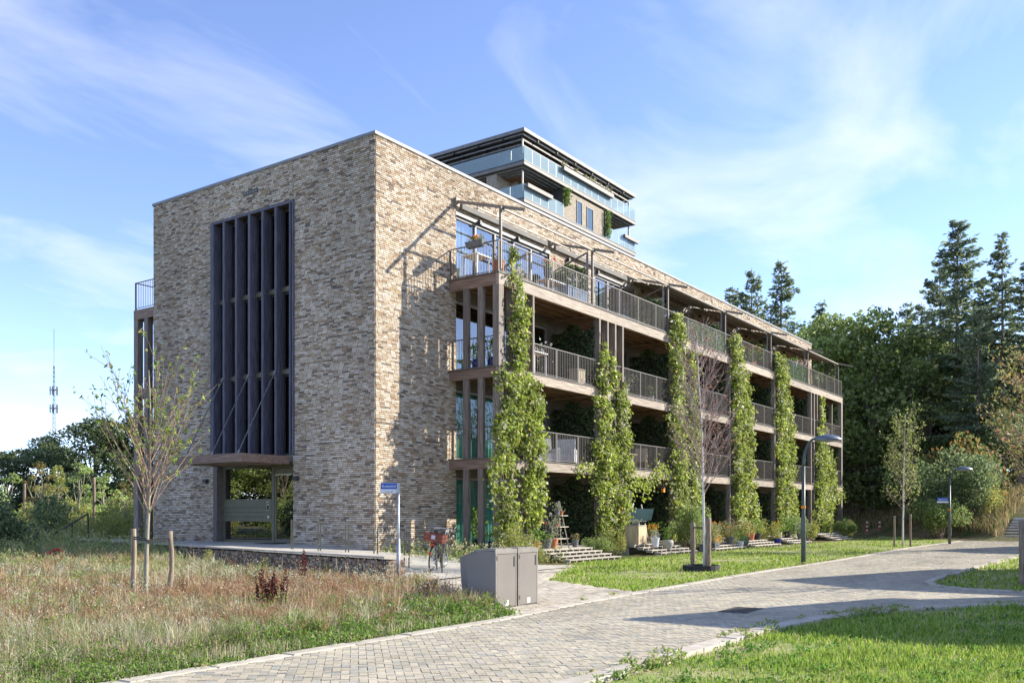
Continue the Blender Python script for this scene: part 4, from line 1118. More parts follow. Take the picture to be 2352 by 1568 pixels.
vine('vine on the fifth group of posts, left of the nearer street lamp', [
    [(30.9,0.3,10.9),(30.9,0.7,10.3),(31.2,0.75,9.4),(31.0,0.62,8.2),(31.1,0.66,6.6),(31.2,0.78,5.2),(31.3,0.82,4.0),(31.3,0.84,2.6),(31.4,0.84,0.4)],
    [(32.4,0.2,8.8),(32.4,0.36,7.4),(32.5,0.40,6.2),(32.5,0.55,4.8),(32.7,0.62,3.2),(32.8,0.66,1.6),(32.8,0.66,0.4)]], 95)
gar = np.stack([rng.uniform(40, 43.5, 420), VF - 0.05 + rng.normal(0, 0.18, 420), rng.normal(2.9, 0.3, 420)], 1)
vine('vine on the last group of posts, behind the nearer street lamp', [
    [(38.9,0.14,9.2),(38.8,0.26,8.2),(38.7,0.45,7.2),(38.6,0.75,6.2),(38.8,0.95,5.2),(38.6,0.9,4.2),(38.8,1.1,3.0),(38.4,0.95,1.8),(38.3,0.95,0.4)],
    [(40.2,0.2,6.1),(40.4,0.6,5.0),(40.8,0.9,4.0),(40.6,1.0,3.0),(39.9,0.8,2.0),(39.6,0.7,0.4)]], 90, extra=gar)

# ------------------------------------------------------------------ ivy hedges between the apartments
PAL_IVY = np.array([(0.075,0.12,0.05),(0.11,0.165,0.065),(0.05,0.085,0.035),(0.17,0.22,0.10),(0.20,0.21,0.11)])
def hedge_mesh(w, h, n, pal, thick=0.16):
    P = np.stack([rng.normal(0, thick*0.6, n), rng.uniform(-w, 0, n), rng.uniform(0, h, n)], 1)
    P[:, 2] *= 0.93 + 0.07*np.sin(P[:, 1]*5)
    return mesh_np('ivy', *(lambda a: (a[0], [a[1]], a[2]))(leaves_np(P, 0.12, pal, 0.75, axis=(-0.6, 0, -0.5), spread=0.7)))
ivy_low = hedge_mesh(1.9, 2.6, 5200, PAL_IVY); ivy_top = hedge_mesh(1.7, 1.75, 2800, PAL_IVY*1.3)
wire_low = MB()
for z in np.arange(0.1, 2.6, 0.25): wire_low.bar((0, 0, z), (0, -1.85, z), 0.008)
for y in np.arange(0, 1.9, 0.25): wire_low.bar((0, -y, 0), (0, -y, 2.55), 0.008)
wire_low.bar((0, 0, 2.55), (0, -1.88, 2.55), 0.03)
wire_low = wire_low.mesh('wire_grid'); wire_low.materials.append(MATS['metal_rail'])
ord_ = ('first', 'second', 'third', 'fourth', 'fifth', 'sixth'); lvn = ('ground floor', 'first floor', 'second floor')
ivy_back = MB().box(-0.015, 0.015, -1.85, -0.02, 0, 2.3).mesh('backing'); ivy_back.materials.append(MATS['rubber'])
for lv in range(3):
    for k in range(1, 6):
        h = thing('ivy_hedge', f'dark ivy covered divider on the {lvn[lv]} balconies, {ord_[k-1]} from the brick corner', 'hedge', (BAY[k]-0.12, -0.02, ZL[lv]+0.03), 0, 'ivy dividers between balconies')
        link('foliage', ivy_low, 'leaf', h); link('wire_grid', wire_low, None, h); link('backing', ivy_back, None, h)
for k in range(1, 6):
    h = thing('ivy_hedge', f'ivy covered divider with sloping top bar on the roof terrace, {ord_[k-1]} from the brick corner', 'hedge', (ARMS[k]-0.30, -0.15, ZL[3]+0.03), 0, 'ivy dividers between balconies')
    link('foliage', ivy_top, 'leaf', h)
    MB().bar((0, 0.1, 1.45), (0, -1.76, 2.06), 0.05).bar((0, 0.1, 0), (0, 0.1, 1.45), 0.05).build('top_bar', 'metal_rail', h)

# ------------------------------------------------------------------ trees
def wander(p, d, L, n, r0, r1, wob, up=0.0, r=random):
    pts, rad = [Vector(p)], [r0]; d = Vector(d).normalized()
    for i in range(n):
        d = (d + Vector((r.gauss(0, wob), r.gauss(0, wob), r.gauss(0, wob) + up))).normalized()
        pts.append(pts[-1] + d*(L/n)); rad.append(r0 + (r1-r0)*(i+1)/n)
    return pts, rad
PAL_DARK = np.array([(0.17,0.24,0.105),(0.23,0.31,0.125),(0.29,0.37,0.15),(0.38,0.45,0.23),(0.12,0.18,0.085)])
PAL_MID = np.array([(0.22,0.30,0.075),(0.28,0.37,0.10),(0.34,0.42,0.14),(0.16,0.22,0.06),(0.42,0.46,0.22)])
PAL_YEL = np.array([(0.42,0.41,0.11),(0.32,0.37,0.11),(0.50,0.45,0.14),(0.24,0.30,0.09)])
PAL_AUT = np.array([(0.18,0.23,0.07),(0.28,0.27,0.085),(0.36,0.19,0.06),(0.14,0.18,0.055),(0.32,0.25,0.10)])
PAL_CON = np.array([(0.11,0.155,0.085),(0.15,0.20,0.105),(0.20,0.25,0.14),(0.27,0.31,0.19)])
def broadleaf_mesh(seed, H, R, n, pal, leaf, base=0.25, clumps=46):
    r = np.random.default_rng(seed); rr = random.Random(seed)
    wood = MB(); tp, tr = wander((0,0,0), (0,0,1), H*0.72, 7, 0.018*H, 0.006*H, 0.05, 0.05, rr); wood.tube(tp, tr, 7)
    cen = []
    for k in range(clumps):
        t = rr.uniform(base, 1.0); z = H*t
        prof = math.sin(math.pi*min(1, (t-base)/(1-base)*0.86 + 0.16))**0.75
        a = rr.uniform(0, 2*math.pi); q = R*prof*math.sqrt(rr.uniform(0.15, 1))
        c = Vector((q*math.cos(a), q*math.sin(a), z*0.94)); cen.append((c, R*rr.uniform(0.20, 0.36)))
        i = min(6, max(1, int(t*0.62*8)))
        s = tp[i]; mid = s.lerp(c, 0.5) + Vector((rr.gauss(0, .2), rr.gauss(0, .2), 0.25))
        wood.tube([s, mid, c], [tr[i]*0.5, tr[i]*0.3, 0.02], 5)
    P = []; bough = []
    for c, q in cen:
        m = int(n/len(cen)*rr.uniform(0.6, 1.4)); bough += [rr.uniform(0.72, 1.38)]*m; d = unit(r.normal(size=(m, 3))) * (q*np.cbrt(r.uniform(0.1, 1, m)))[:, None]
        d[:, 2] *= 0.72; P.append(np.array(c) + d)
    P = np.concatenate(P); V, F, C = leaves_np(P, leaf, pal, 0.62, axis=(0,0,-0.3), spread=1.0, r=r); C = C*np.repeat(np.array(bough), 4)[:, None]
    # each clump leans a little lighter or darker in hue, as different boughs do
    return wood.mesh('trunk'), mesh_np('crown', V, [F], C)
def conifer_mesh(seed, H, R, pal, bare=0.35, gap=0.55, card=0.62, sparse=1.0):
    r = np.random.default_rng(seed); rr = random.Random(seed); wood = MB()
    lean = rr.uniform(-0.01, 0.01)*H
    top = Vector((lean, 0, H)); wood.tube([(0,0,0), (lean*.4,0,H*.5), tuple(top)], [0.012*H+0.04, 0.008*H+0.02, 0.02], 7)
    P, AX, S = [], [], []
    z = H*bare*0.55
    while z < H*0.99:
        t = z/H; live = t > bare
        nb = rr.randint(3, 6)
        for k in range(nb):
            a = rr.uniform(0, 2*math.pi); L = R*1.55*(1-t)**0.62*rr.uniform(0.45, 1.2) + 0.3
            if live and t < 0.93 and rr.random() < 0.18: L *= 0.5
            droop = -0.25 + 0.55*t
            p0 = Vector((lean*t, 0, z)); d = Vector((math.cos(a), math.sin(a), droop)).normalized()
            p1 = p0 + d*L*0.6; p2 = p0 + d*L + Vector((0,0,0.10*L))
            if not live: L *= 0.4; p1 = p0 + d*L*0.5; p2 = p0 + d*L
            wood.tube([p0, p1, p2], [0.03+0.02*(1-t), 0.022, 0.008], 4, cap=False)
            if live:
                m = int((6 + L*15)*sparse)
                for _ in range(m):
                    s = rr.uniform(0.12, 1.0); q = p0.lerp(p2, s); side = Vector((-math.sin(a), math.cos(a), 0))*rr.gauss(0, 0.22+0.16*L*(1-s)) 
                    P.append(tuple(q + side + Vector((0,0,rr.gauss(-0.10, 0.12))))); ax = d + side*1.2 + Vector((0,0,-0.25)); AX.append(tuple(ax.normalized())); S.append(card*rr.uniform(0.5, 1.2))
        z += gap*rr.uniform(0.6, 1.4)*(1.0 if live else 1.8)
    V, F, C = leaves_np(np.array(P), np.array(S), pal, 0.38, axis=np.array(AX), spread=0.35, fold=0.1, r=r)
    return wood.mesh('trunk'), mesh_np('crown', V, [F], C)
def shrub_mesh(seed, R, H, n, pal, leaf, lobes=14):
    r = np.random.default_rng(seed); rr = random.Random(seed); wood = MB(); P = []
    for k in range(lobes):
        a = rr.uniform(0, 2*math.pi); q = R*math.sqrt(rr.random())*0.8; h = H*rr.uniform(0.35, 0.95)*(1-0.35*(q/R)**2)
        c = Vector((q*math.cos(a), q*math.sin(a), h)); wood.tube([(rr.gauss(0,.1), rr.gauss(0,.1), 0), c*0.5 + Vector((0,0,.1)), c], [0.03, 0.02, 0.008], 4)
        m = n//lobes; d = unit(r.normal(size=(m, 3)))*np.cbrt(r.uniform(0.05, 1, m))[:, None]*np.array([R*0.36, R*0.36, H*0.26]); P.append(np.array(c) + d)
    P = np.concatenate(P); P[:, 2] = np.abs(P[:, 2])
    V, F, C = leaves_np(P, leaf, pal, 0.6, axis=(0,0,-0.1), r=r)
    return wood.mesh('stems'), mesh_np('leaves', V, [F], C)
def plant_tree(name, label, cat, meshes, p, scale=1.0, rot=0.0, bark='bark_grey', group=None, sz=None, parts=('trunk', 'crown')):
    o = thing(name, label, cat, (p[0], p[1], gz(p[0], p[1]) - 0.05), rot, group)
    o.scale = (scale, scale, sz or scale)
    a, b = meshes
    link(parts[0], a, bark, o); link(parts[1], b, 'leaf', o)
    return o
BL = [broadleaf_mesh(11, 12, 4.6, 15000, PAL_DARK, 0.26), broadleaf_mesh(12, 12, 4.2, 15000, PAL_MID, 0.25), broadleaf_mesh(13, 12, 4.9, 17000, PAL_MID*0.85, 0.26, base=0.12), broadleaf_mesh(14, 12, 4.4, 15000, PAL_DARK*1.25, 0.25, base=0.15)]
CN = [conifer_mesh(21, 24, 3.6, PAL_CON, 0.36), conifer_mesh(22, 24, 3.0, PAL_CON, 0.45, sparse=0.8), conifer_mesh(23, 24, 4.2, PAL_CON*1.1, 0.25), conifer_mesh(24, 20, 2.2, PAL_CON, 0.3, sparse=0.6)]
SH = [shrub_mesh(31, 2.0, 2.6, 4200, PAL_MID, 0.16), shrub_mesh(32, 1.6, 1.8, 3000, PAL_AUT, 0.14), shrub_mesh(33, 1.4, 2.4, 2600, PAL_YEL, 0.12), shrub_mesh(34, 2.2, 3.2, 6200, PAL_DARK*0.78, 0.15)]
# conifers standing out of the wood: (px, distance, top y in the photograph)
def put_conifer(label, px, depth, topy, k, H=24.0, rot=0.0, wide=1.0, group=None):
    p = spot(px, depth); z0 = gz(p.x, p.y); top = 1.6 + (1180-topy)/2104*depth
    s = (top - z0)/H; plant_tree('conifer_tree', label, 'conifer', CN[k], p, s*wide, rot, 'bark_pine', group or 'conifers in the wood', sz=s)
put_conifer('tallest conifer standing above the wood on the right', 2198, 74, 508, 0, 24, 0.4, 0.95)
put_conifer('dark conifer leaning close to the left of the tallest one', 2162, 78, 585, 2, 24, 1.4, 0.8)
put_conifer('thin ragged conifer top near the right edge of the picture', 2305, 72, 530, 1, 24, 2.2, 0.75)
put_conifer('conifer cut off by the right edge of the picture', 2362, 70, 600, 0, 24, 3.2, 0.9)
put_conifer('dense conifer below and right of the tallest one', 2245, 70, 700, 2, 24, 4.0, 0.95)
put_conifer('conifer whose crown clears the roof line, the denser of the pair', 1728, 104, 612, 2, 24, 0.9, 0.7)
put_conifer('open flat-topped conifer above the roof line, right of its denser neighbour', 1790, 100, 600, 1, 24, 5.1, 1.0)
put_conifer('small conifer tip peeping over the roof coping', 1684, 108, 655, 3, 20, 2.0, 0.8)
put_conifer('thin conifer spire above the broadleaf crowns right of the roof end', 1884, 92, 688, 3, 20, 0.2, 0.8)
put_conifer('low conifer spire between the broadleaf crowns and the tallest conifer', 2085, 88, 690, 3, 20, 1.2, 0.8)
put_conifer('conifer behind the trunk of the tallest one, half hidden', 2130, 84, 760, 2, 24, 2.9, 0.9)
put_conifer('dark conifer filling the wood at the right edge', 2330, 80, 720, 2, 24, 1.9, 1.0)
put_conifer('full conifer filling the gap left of the tall pair', 2118, 84, 690, 2, 24, 0.6, 1.0)
put_conifer('conifer between the tallest one and the thin ragged top', 2262, 80, 640, 0, 24, 4.6, 1.0)
put_conifer('shaded conifer low behind the leafy birch', 2075, 92, 770, 2, 24, 3.6, 1.1)
# broadleaf trees of the wood
def put_broad(label, px, depth, topy, k, rot, wide=1.0, group='broadleaf trees in the wood'):
    p = spot(px, depth); z0 = gz(p.x, p.y); top = 1.6 + (1180-topy)/2104*depth; s = (top - z0)/11.8
    plant_tree('broadleaf_tree', label, 'tree', BL[k], p, s*wide, rot, 'bark_grey', group, sz=s)
put_broad('round broadleaf tree just right of the end of the roof', 1905, 80, 725, 1, 0.3, 1.0)
put_broad('broad green crown in the middle of the wood beyond the building', 2005, 78, 722, 2, 1.3, 1.05)
put_broad('green crown left of the tall conifers', 2085, 80, 765, 1, 2.4, 1.0)
put_broad('broad crown closing the gap left of the tallest conifer', 2140, 76, 775, 2, 0.8, 1.0)
put_broad('dark crown behind the far end of the roof', 1845, 92, 745, 0, 3.4, 1.1)
put_broad('dark lower tree close to the far corner of the balconies', 1985, 88, 880, 3, 4.4, 1.1)
put_broad('dark tree low in the wood below the tall conifers', 2105, 84, 890, 0, 5.4, 1.2)
put_broad('broadleaf tree below the right edge conifers', 2290, 74, 800, 3, 0.9, 1.1)
put_broad('broadleaf tree at the right end of the wood', 2380, 72, 800, 2, 2.1, 1.1)
put_broad('shaded tree between the far balcony corner and the pale birch', 2040, 86, 940, 0, 1.9, 1.2)
put_broad('shaded tree low behind the second street lamp', 2185, 76, 950, 3, 3.0, 1.2)
for i, (px, dp, ty, k, where) in enumerate(((1950,100,800,0,'right of the roof end'),(2060,98,800,3,'left of the tall conifers'),(2180,100,790,0,'straight behind the tallest conifer'),(2280,96,830,3,'right of the tallest conifer'),(2390,94,780,0,'at the right edge'),(1790,115,790,0,'behind the flat-topped conifer'),(2240,84,880,0,'above the second street lamp'),(2340,86,880,3,'above the hillside stairs'),(2140,88,860,0,'above and left of the second street lamp'),(1990,88,850,3,'above the far balcony corner'))):
    put_broad('shaded broadleaf tree deep in the wood ' + where, px, dp, ty, k, i*1.1, 1.25, 'deep trees of the wood')
# shrubs along the foot of the slope
def put_shrub(label, px, depth, k, s, rot, sz=None, bark='twig_brown', group='shrubs at the foot of the slope'):
    p = spot(px, depth); return plant_tree('shrub', label, 'shrub', SH[k], p, s, rot, bark, group, sz, parts=('stems', 'leaves'))
put_shrub('large glossy green shrub behind the second street lamp', 2205, 60, 3, 1.3, 0.3, 1.5)
put_shrub('lower leafy shrub in front of the large glossy one', 2160, 58, 0, 0.9, 1.9, 1.0)
put_shrub('yellowing shrub right of the second street lamp', 2250, 60, 2, 1.1, 2.9, 1.3)
put_shrub('green shrub with orange tinted top right of the second street lamp', 2225, 64, 1, 1.9, 1.3, 3.0)
put_shrub('leafy shrub left of the second street lamp', 2140, 66, 0, 1.4, 2.0, 1.7)
put_shrub('reddish shrub on the bank beyond the balcony corner', 2015, 82, 1, 2.0, 2.7, 2.0)
put_shrub('brownish bush on the bank beside the far balcony corner', 1968, 80, 1, 1.7, 4.1, 1.7)
put_shrub('dark shrub higher on the bank behind the pale birch', 2075, 78, 3, 1.8, 5.0, 1.8)
put_shrub('shrub on the grassy bank left of the hillside stairs', 2262, 63, 0, 0.7, 0.6, 0.6)
put_shrub('light green bush above the hillside stairs', 2300, 70, 0, 1.6, 1.6, 1.9)
put_shrub('dark bush at the head of the hillside stairs', 2350, 68, 3, 1.5, 3.6, 1.7)
# left background: a row of round trees, lighter young trees before them
BL += [broadleaf_mesh(15, 12, 4.6, 15000, PAL_DARK*0.48, 0.26, base=0.12), broadleaf_mesh(16, 12, 4.4, 15000, PAL_DARK*0.55, 0.26, base=0.12)]
def put_left(label, px, depth, topy, k, rot, wide=1.0): put_broad(label, px, depth, topy, 4 if k == 0 else 5, rot, wide, 'distant trees on the left')
put_left('large dark round tree right behind the left corner of the building', 320, 95, 950, 0, 0.3, 1.5)
put_left('dark round tree below the radio mast', 220, 92, 958, 3, 1.4, 1.5)
put_left('lower dark tree left of the radio mast', 110, 96, 1000, 0, 2.2, 1.4)
put_left('small dark tree at the left edge of the picture', 10, 92, 1035, 3, 3.1, 1.5)
put_left('dark tree behind the left balcony frame', 420, 100, 965, 0, 4.2, 1.4)
YT = [broadleaf_mesh(41, 6, 1.3, 1500, PAL_YEL, 0.17, base=0.2, clumps=26), broadleaf_mesh(42, 6, 1.4, 1600, PAL_MID*1.25, 0.17, base=0.2, clumps=26), broadleaf_mesh(43, 6, 1.2, 1000, PAL_AUT, 0.16, base=0.3, clumps=22)]
def put_young(label, px, depth, topy, k, rot, wide=1.0):
    p = spot(px, depth); s = (1.6 + (1180-topy)/2104*depth)/5.8
    plant_tree('young_tree', label, 'tree', YT[k], p, s*wide, rot, 'bark_young', 'young trees left of the building', sz=s)
put_young('yellow leaved young tree left of the building', 128, 55, 1062, 0, 0.4)
put_young('pale green young tree right of the yellow one', 180, 58, 1050, 1, 1.2, 1.2)
put_young('thin brownish young tree left of the yellow one', 90, 46, 1058, 2, 2.0, 1.1)
put_young('green young tree at the far left edge', 20, 60, 1075, 1, 2.9, 1.3)
put_young('green young tree just left of the timber balcony frame', 240, 60, 1075, 1, 3.7, 1.4)
put_young('yellowish sapling behind the stair handrail', 285, 50, 1105, 2, 5.0, 1.2)
for i, (px, dp, k, s, z, lb) in enumerate(((40,30,3,0.7,0.7,'dark leafy bush at the left edge behind the dry meadow'),(120,42,2,1.0,0.8,'yellow green bush behind the red tube'),(180,46,2,1.1,0.8,'green bush in front of the pale young tree'),(60,52,2,1.3,0.9,'feathery bush below the brownish young tree'),(245,42,2,0.8,0.9,'fresh green bush beside the black handrail'),(290,48,2,1.0,0.9,'feathery bush between handrail and building'),(0,44,2,1.2,0.8,'green bush cut by the left edge'),(215,56,2,1.2,0.9,'tall yellow green bush in the middle of the left thicket'),(150,60,0,1.5,1.0,'rounded bush below the dark tree with the mast'),(320,62,0,1.6,1.1,'bush seen between the timber posts left of the building'))):
    put_shrub(lb, px, dp, k, s, i*0.9, z, group='bushes left of the building')
for lb, px, dp, sc in (('dry wispy weed leaning against the gabion wall near the entrance', 470, 26.0, .3), ('low weed before the middle of the gabion wall', 600, 23.8, .24), ('green weed before the right part of the gabion wall', 760, 22.0, .22)):
    put_shrub(lb, px, dp, 2, sc, px*0.1, sc*0.85, group='weeds before the gabion wall')
# trees and bushes beyond the left edge of the view, mirrored in the entrance glass
for i, (x, y, k, s) in enumerate(((-24,33,1,0.75),(-28,39,2,0.95),(-20,37,1,0.8),(-33,45,2,1.1),(-25,45,3,1.1),(-18,46,1,1.0),(-36,38,1,1.0),(-31,33,2,0.8))):
    plant_tree('broadleaf_tree', 'broadleaf tree left of the view, mirrored in the entrance glass', 'tree', BL[k], (x, y), s, i*0.8, 'bark_grey', 'trees mirrored in the entrance glass')
for i, (x, y, k) in enumerate(((-21,30,0),(-24,29.5,2),(-27,33,0),(-18,32,2),(-30,36,0))):
    plant_tree('shrub', 'shrub left of the view, mirrored low in the entrance glass', 'shrub', SH[k], (x, y), 1.0, i*1.1, 'twig_brown', 'shrubs mirrored in the entrance glass', parts=('stems', 'leaves'))

# --- young planted trees with stakes
def brush_tree(seed, H, first, nb, spread, bark, twig, leafpal, nleaf, leaf, tr=0.05, sub=3, up=0.05, leafspread=0.05, rise=0.9, zone=None):
    rr = random.Random(seed); r = np.random.default_rng(seed)
    trunk, tw_ = MB(), MB(); tp, trd = wander((0,0,0), (0,0,1), H*0.98, 10, tr, 0.008, 0.025, 0.05, rr); trunk.tube(tp, trd, 8)
    tips = []
    def tat(z):
        f = z/(H*0.98)*10; i = min(9, int(f)); return tp[i].lerp(tp[i+1], f-i)
    for k in range(nb):
        z = first + ((zone or H*0.92)-first)*(k/nb)**1.1*rr.uniform(0.9, 1.1); z = min(z, H*0.95); p = tat(z)
        a = k*2.399 + rr.gauss(0, 0.3); L = spread*(1-0.55*(z-first)/(H-first))*rr.uniform(0.75, 1.2)
        d = Vector((math.cos(a)*0.75, math.sin(a)*0.75, rise*rr.uniform(0.75, 1.25))).normalized()
        pts, rad = wander(p, d, L, 6, max(0.007, tr*0.34*(1-z/H*0.6)), 0.0035, 0.07, up, rr); tw_.tube(pts, rad, 5, cap=False); tips += [(q, 1) for q in pts[2:]]
        for s in range(sub):
            i = rr.randint(2, 5); dd = (pts[i]-pts[i-1]).normalized() + Vector((rr.gauss(0,.5), rr.gauss(0,.5), rr.gauss(0.1,.3)))
            q, qr = wander(pts[i], dd, L*rr.uniform(0.25, 0.5), 4, 0.006, 0.0025, 0.1, up, rr); tw_.tube(q, qr, 4, cap=False); tips += [(w, 1) for w in q[1:]]
    P = np.array([tuple(t[0]) for t in tips]); idx = r.choice(len(P), nleaf); P = P[idx] + r.normal(0, leafspread, (nleaf, 3))
    V, F, C = leaves_np(P, leaf, leafpal, 0.42, axis=(0,0,-0.4), spread=1.0, r=r)
    return trunk, tw_, mesh_np('leaves', V, [F], C)
def young(name, label, p, parts, bark, twig, rot=0.0):
    o = thing(name, label, 'tree', (p[0], p[1], p[2] if len(p) > 2 else 0), rot)
    parts[0].build('trunk', bark, o, smooth=True); parts[1].build('branches', twig, o); link('leaves', parts[2], 'leaf', o); return o
def stake(label, p, h, r, lean=(0, 0), knob=0.0):
    pts = [(lean[0]*z/h + 0.02*math.sin(z*5+p[0]*3)*knob, lean[1]*z/h, z) for z in np.linspace(-0.02, h, 9)]
    o = thing('tree_stake', label, 'stake', (p[0], p[1], 0)); MB().tube(pts, [r*(1+0.06*math.sin(i*2.3+p[0])) for i in range(9)], 10).build('pole', 'stake_wood', o, smooth=True); return o
def strap(parent_label, a, b, h, par):
    m = MB(); m.bar((a[0], a[1], h), (b[0], b[1], h-0.03), 0.012, 0.05); o = m.build('tie_strap', 'rubber', par); return o
lt = (-11.59, -5.68)
t1 = young('young_tree', 'multi-stemmed young tree with reddish bare twigs in the dry meadow', lt, brush_tree(51, 4.2, 1.5, 34, 1.95, 0, 0, [(0.22,0.34,0.06),(0.30,0.42,0.09),(0.14,0.22,0.05),(0.40,0.38,0.13)], 720, 0.095, 0.045, 3, 0.03, 0.025, 1.4, zone=3.0), 'bark_young', 'twig_red')
def world_strap(par, a, b, h):
    loc = par.location
    for dz in (0, 0.035): MB().bar((a[0]-loc.x, a[1]-loc.y, h+dz-loc.z), (b[0]-loc.x, b[1]-loc.y, h-0.02+dz-loc.z), 0.015, 0.025).build('tie_strap', 'rubber', par)
s1 = stake('round wooden stake left of the meadow tree', (-11.50, -5.16), 1.34, 0.045, knob=0.4); s2 = stake('slightly bent wooden stake right of the meadow tree', (-11.20, -5.80), 1.30, 0.045, (0.03, 0.02), knob=1.2)
world_strap(s1, (-11.50, -5.16), lt, 1.16); world_strap(s2, (-11.20, -5.80), lt, 1.13)
# bare brown birch before the balconies
bp_ = (3.39, -9.51)
young('birch_tree', 'slim birch with brown withered twigs in front of the vine balconies', bp_, brush_tree(52, 6.9, 2.1, 84, 1.7, 0, 0, [(0.26,0.13,0.08),(0.32,0.17,0.11),(0.20,0.10,0.065)], 800, 0.075, 0.042, 7, 0.02, 0.05, 1.15), 'bark_birch', 'twig_brown')
s3 = stake('square topped wooden stake left of the withered birch', (3.75, -9.0), 1.35, 0.07, knob=0.2); s4 = stake('thicker wooden stake right of the withered birch', (3.02, -9.78), 1.5, 0.085, knob=0.2)
world_strap(s3, (3.75, -9.0), bp_, 1.2)
ring = thing('watering_ring', 'low black plastic watering ring in the grass around the withered birch', 'watering ring', (3.3, -9.45, 0))
MB().lathe([(0.52,0),(0.52,0.16),(0.49,0.17),(0.49,0.02)], n=20).build('band', 'rubber', ring)
# pale leafy birch further along
bq = (26.8, -9.72)
young('birch_tree', 'slender white stemmed birch with pale yellow green leaves before the wood', bq, brush_tree(53, 6.6, 1.7, 40, 1.75, 0, 0, [(0.30,0.34,0.11),(0.38,0.38,0.15),(0.22,0.28,0.08)], 1500, 0.13, 0.05, 4, 0.05, 0.14, 0.95), 'bark_birch', 'twig_brown')
s5 = stake('wooden stake left of the pale leafed birch', (26.72, -9.36), 1.5, 0.05, knob=0.3); s6 = stake('wooden stake right of the pale leafed birch', (26.92, -10.06), 1.6, 0.05, knob=0.3)
for s_, p_ in ((s5, (26.72, -9.36)), (s6, (26.92, -10.06))): world_strap(s_, p_, bq, 1.42)
# tree at the right edge of the view
re_ = (2.75, -17.95)
young('young_tree', 'sparse young tree with pinkish leaves reaching in from the right edge', re_, brush_tree(54, 5.2, 1.5, 30, 1.5, 0, 0, [(0.30,0.24,0.10),(0.24,0.28,0.08),(0.36,0.20,0.13)], 520, 0.12, 0.05, 4, 0.03, 0.06, 0.7), 'bark_young', 'twig_red')
stake('wooden stake at the right edge of the picture', (2.33, -17.53), 1.45, 0.075, knob=0.3)
hb = spot(2400, 40)
young('young_tree', 'reddish leaved tree overhanging the hillside stairs from the right edge', (hb.x, hb.y), brush_tree(55, 9.0, 2.2, 46, 3.4, 0, 0, [(0.30,0.28,0.09),(0.36,0.22,0.10),(0.22,0.26,0.08)], 2600, 0.17, 0.08, 4, 0.02, 0.16, 0.7), 'bark_young', 'twig_red')
for lb, px, dp, h in (('thin grey pole standing in the left thicket, left of the yellow tree', 56, 52, 3.5), ('thin grey pole standing in the left thicket, near the building', 216, 50, 3.6)):
    p = spot(px, dp); stake(lb, (p.x, p.y), h, 0.08)
p = spot(70, 38); stake('short post of a small tree support in the left thicket, left one', (p.x, p.y), 1.15, 0.05)
p2 = spot(108, 38); o = stake('short post of a small tree support in the left thicket, right one', (p2.x, p2.y), 1.15, 0.05)
MB().bar((0, 0, 1.05), (p.x-p2.x, p.y-p2.y, 1.05), 0.04, 0.06).build('cross_bar', 'stake_wood', o)
# ------------------------------------------------------------------ grass and meadow
def scatter(n, d0, d1, poly, s0=-0.72, s1=0.72, power=1.0, extra=None):
    """points inside a ground polygon, thicker near the viewer"""
    out = []
    t = d0*(d1/d0)**rng.random(n*2) if power == 1.0 else (d0**0.5 + (d1**0.5-d0**0.5)*rng.random(n*2))**2
    s = rng.uniform(s0, s1, n*2)*t
    x = CAM.x + ST*s + CT*t; y = CAM.y - CT*s + ST*t
    ok = inside(poly, x, y)
    if extra is not None: ok &= extra(x, y)
    return x[ok][:n], y[ok][:n], t[ok][:n]
def patchy(x, y, f=1.0, seed=0.0):
    return (np.sin(x*0.9*f+seed+1.7*np.sin(y*0.55*f+seed)) + np.sin(y*1.15*f-seed+1.3*np.sin(x*0.7*f)) + 0.6*np.sin(x*2.7*f+y*2.1*f+seed))/2.6
def blades(x, y, z, h, w, pal, idx, lean=0.35, seg=2):
    """bent grass blades: one quad and one tip triangle each"""
    n = len(x); a = rng.uniform(0, 2*math.pi, n); L = rng.normal(0, lean, n)*h
    b = rng.uniform(0, 2*math.pi, n)
    sx, sy = np.cos(a)*w/2, np.sin(a)*w/2; dx, dy = np.cos(b)*L, np.sin(b)*L
    V = np.stack([np.stack([x-sx, y-sy, z], 1), np.stack([x+sx, y+sy, z], 1),
                  np.stack([x+sx*0.7+dx*0.35, y+sy*0.7+dy*0.35, z+h*0.6], 1), np.stack([x-sx*0.7+dx*0.35, y-sy*0.7+dy*0.35, z+h*0.6], 1),
                  np.stack([x+dx, y+dy, z+h*(1-0.25*np.abs(L)/np.maximum(h, 1e-3))], 1)], 1).reshape(-1, 3)
    o = (np.arange(n)*5)[:, None]
    C = np.repeat(np.asarray(pal)[idx]*rng.uniform(0.75, 1.25, (n, 1)), 5, 0)
    return V, o + np.array([[0,1,2,3]]), o + np.array([[3,2,4]]), C
def stuff(name, label, V, Fs, C, mat):
    o = link(name, mesh_np(name, V, Fs, C), mat, kind='stuff'); o['label'] = label; return o

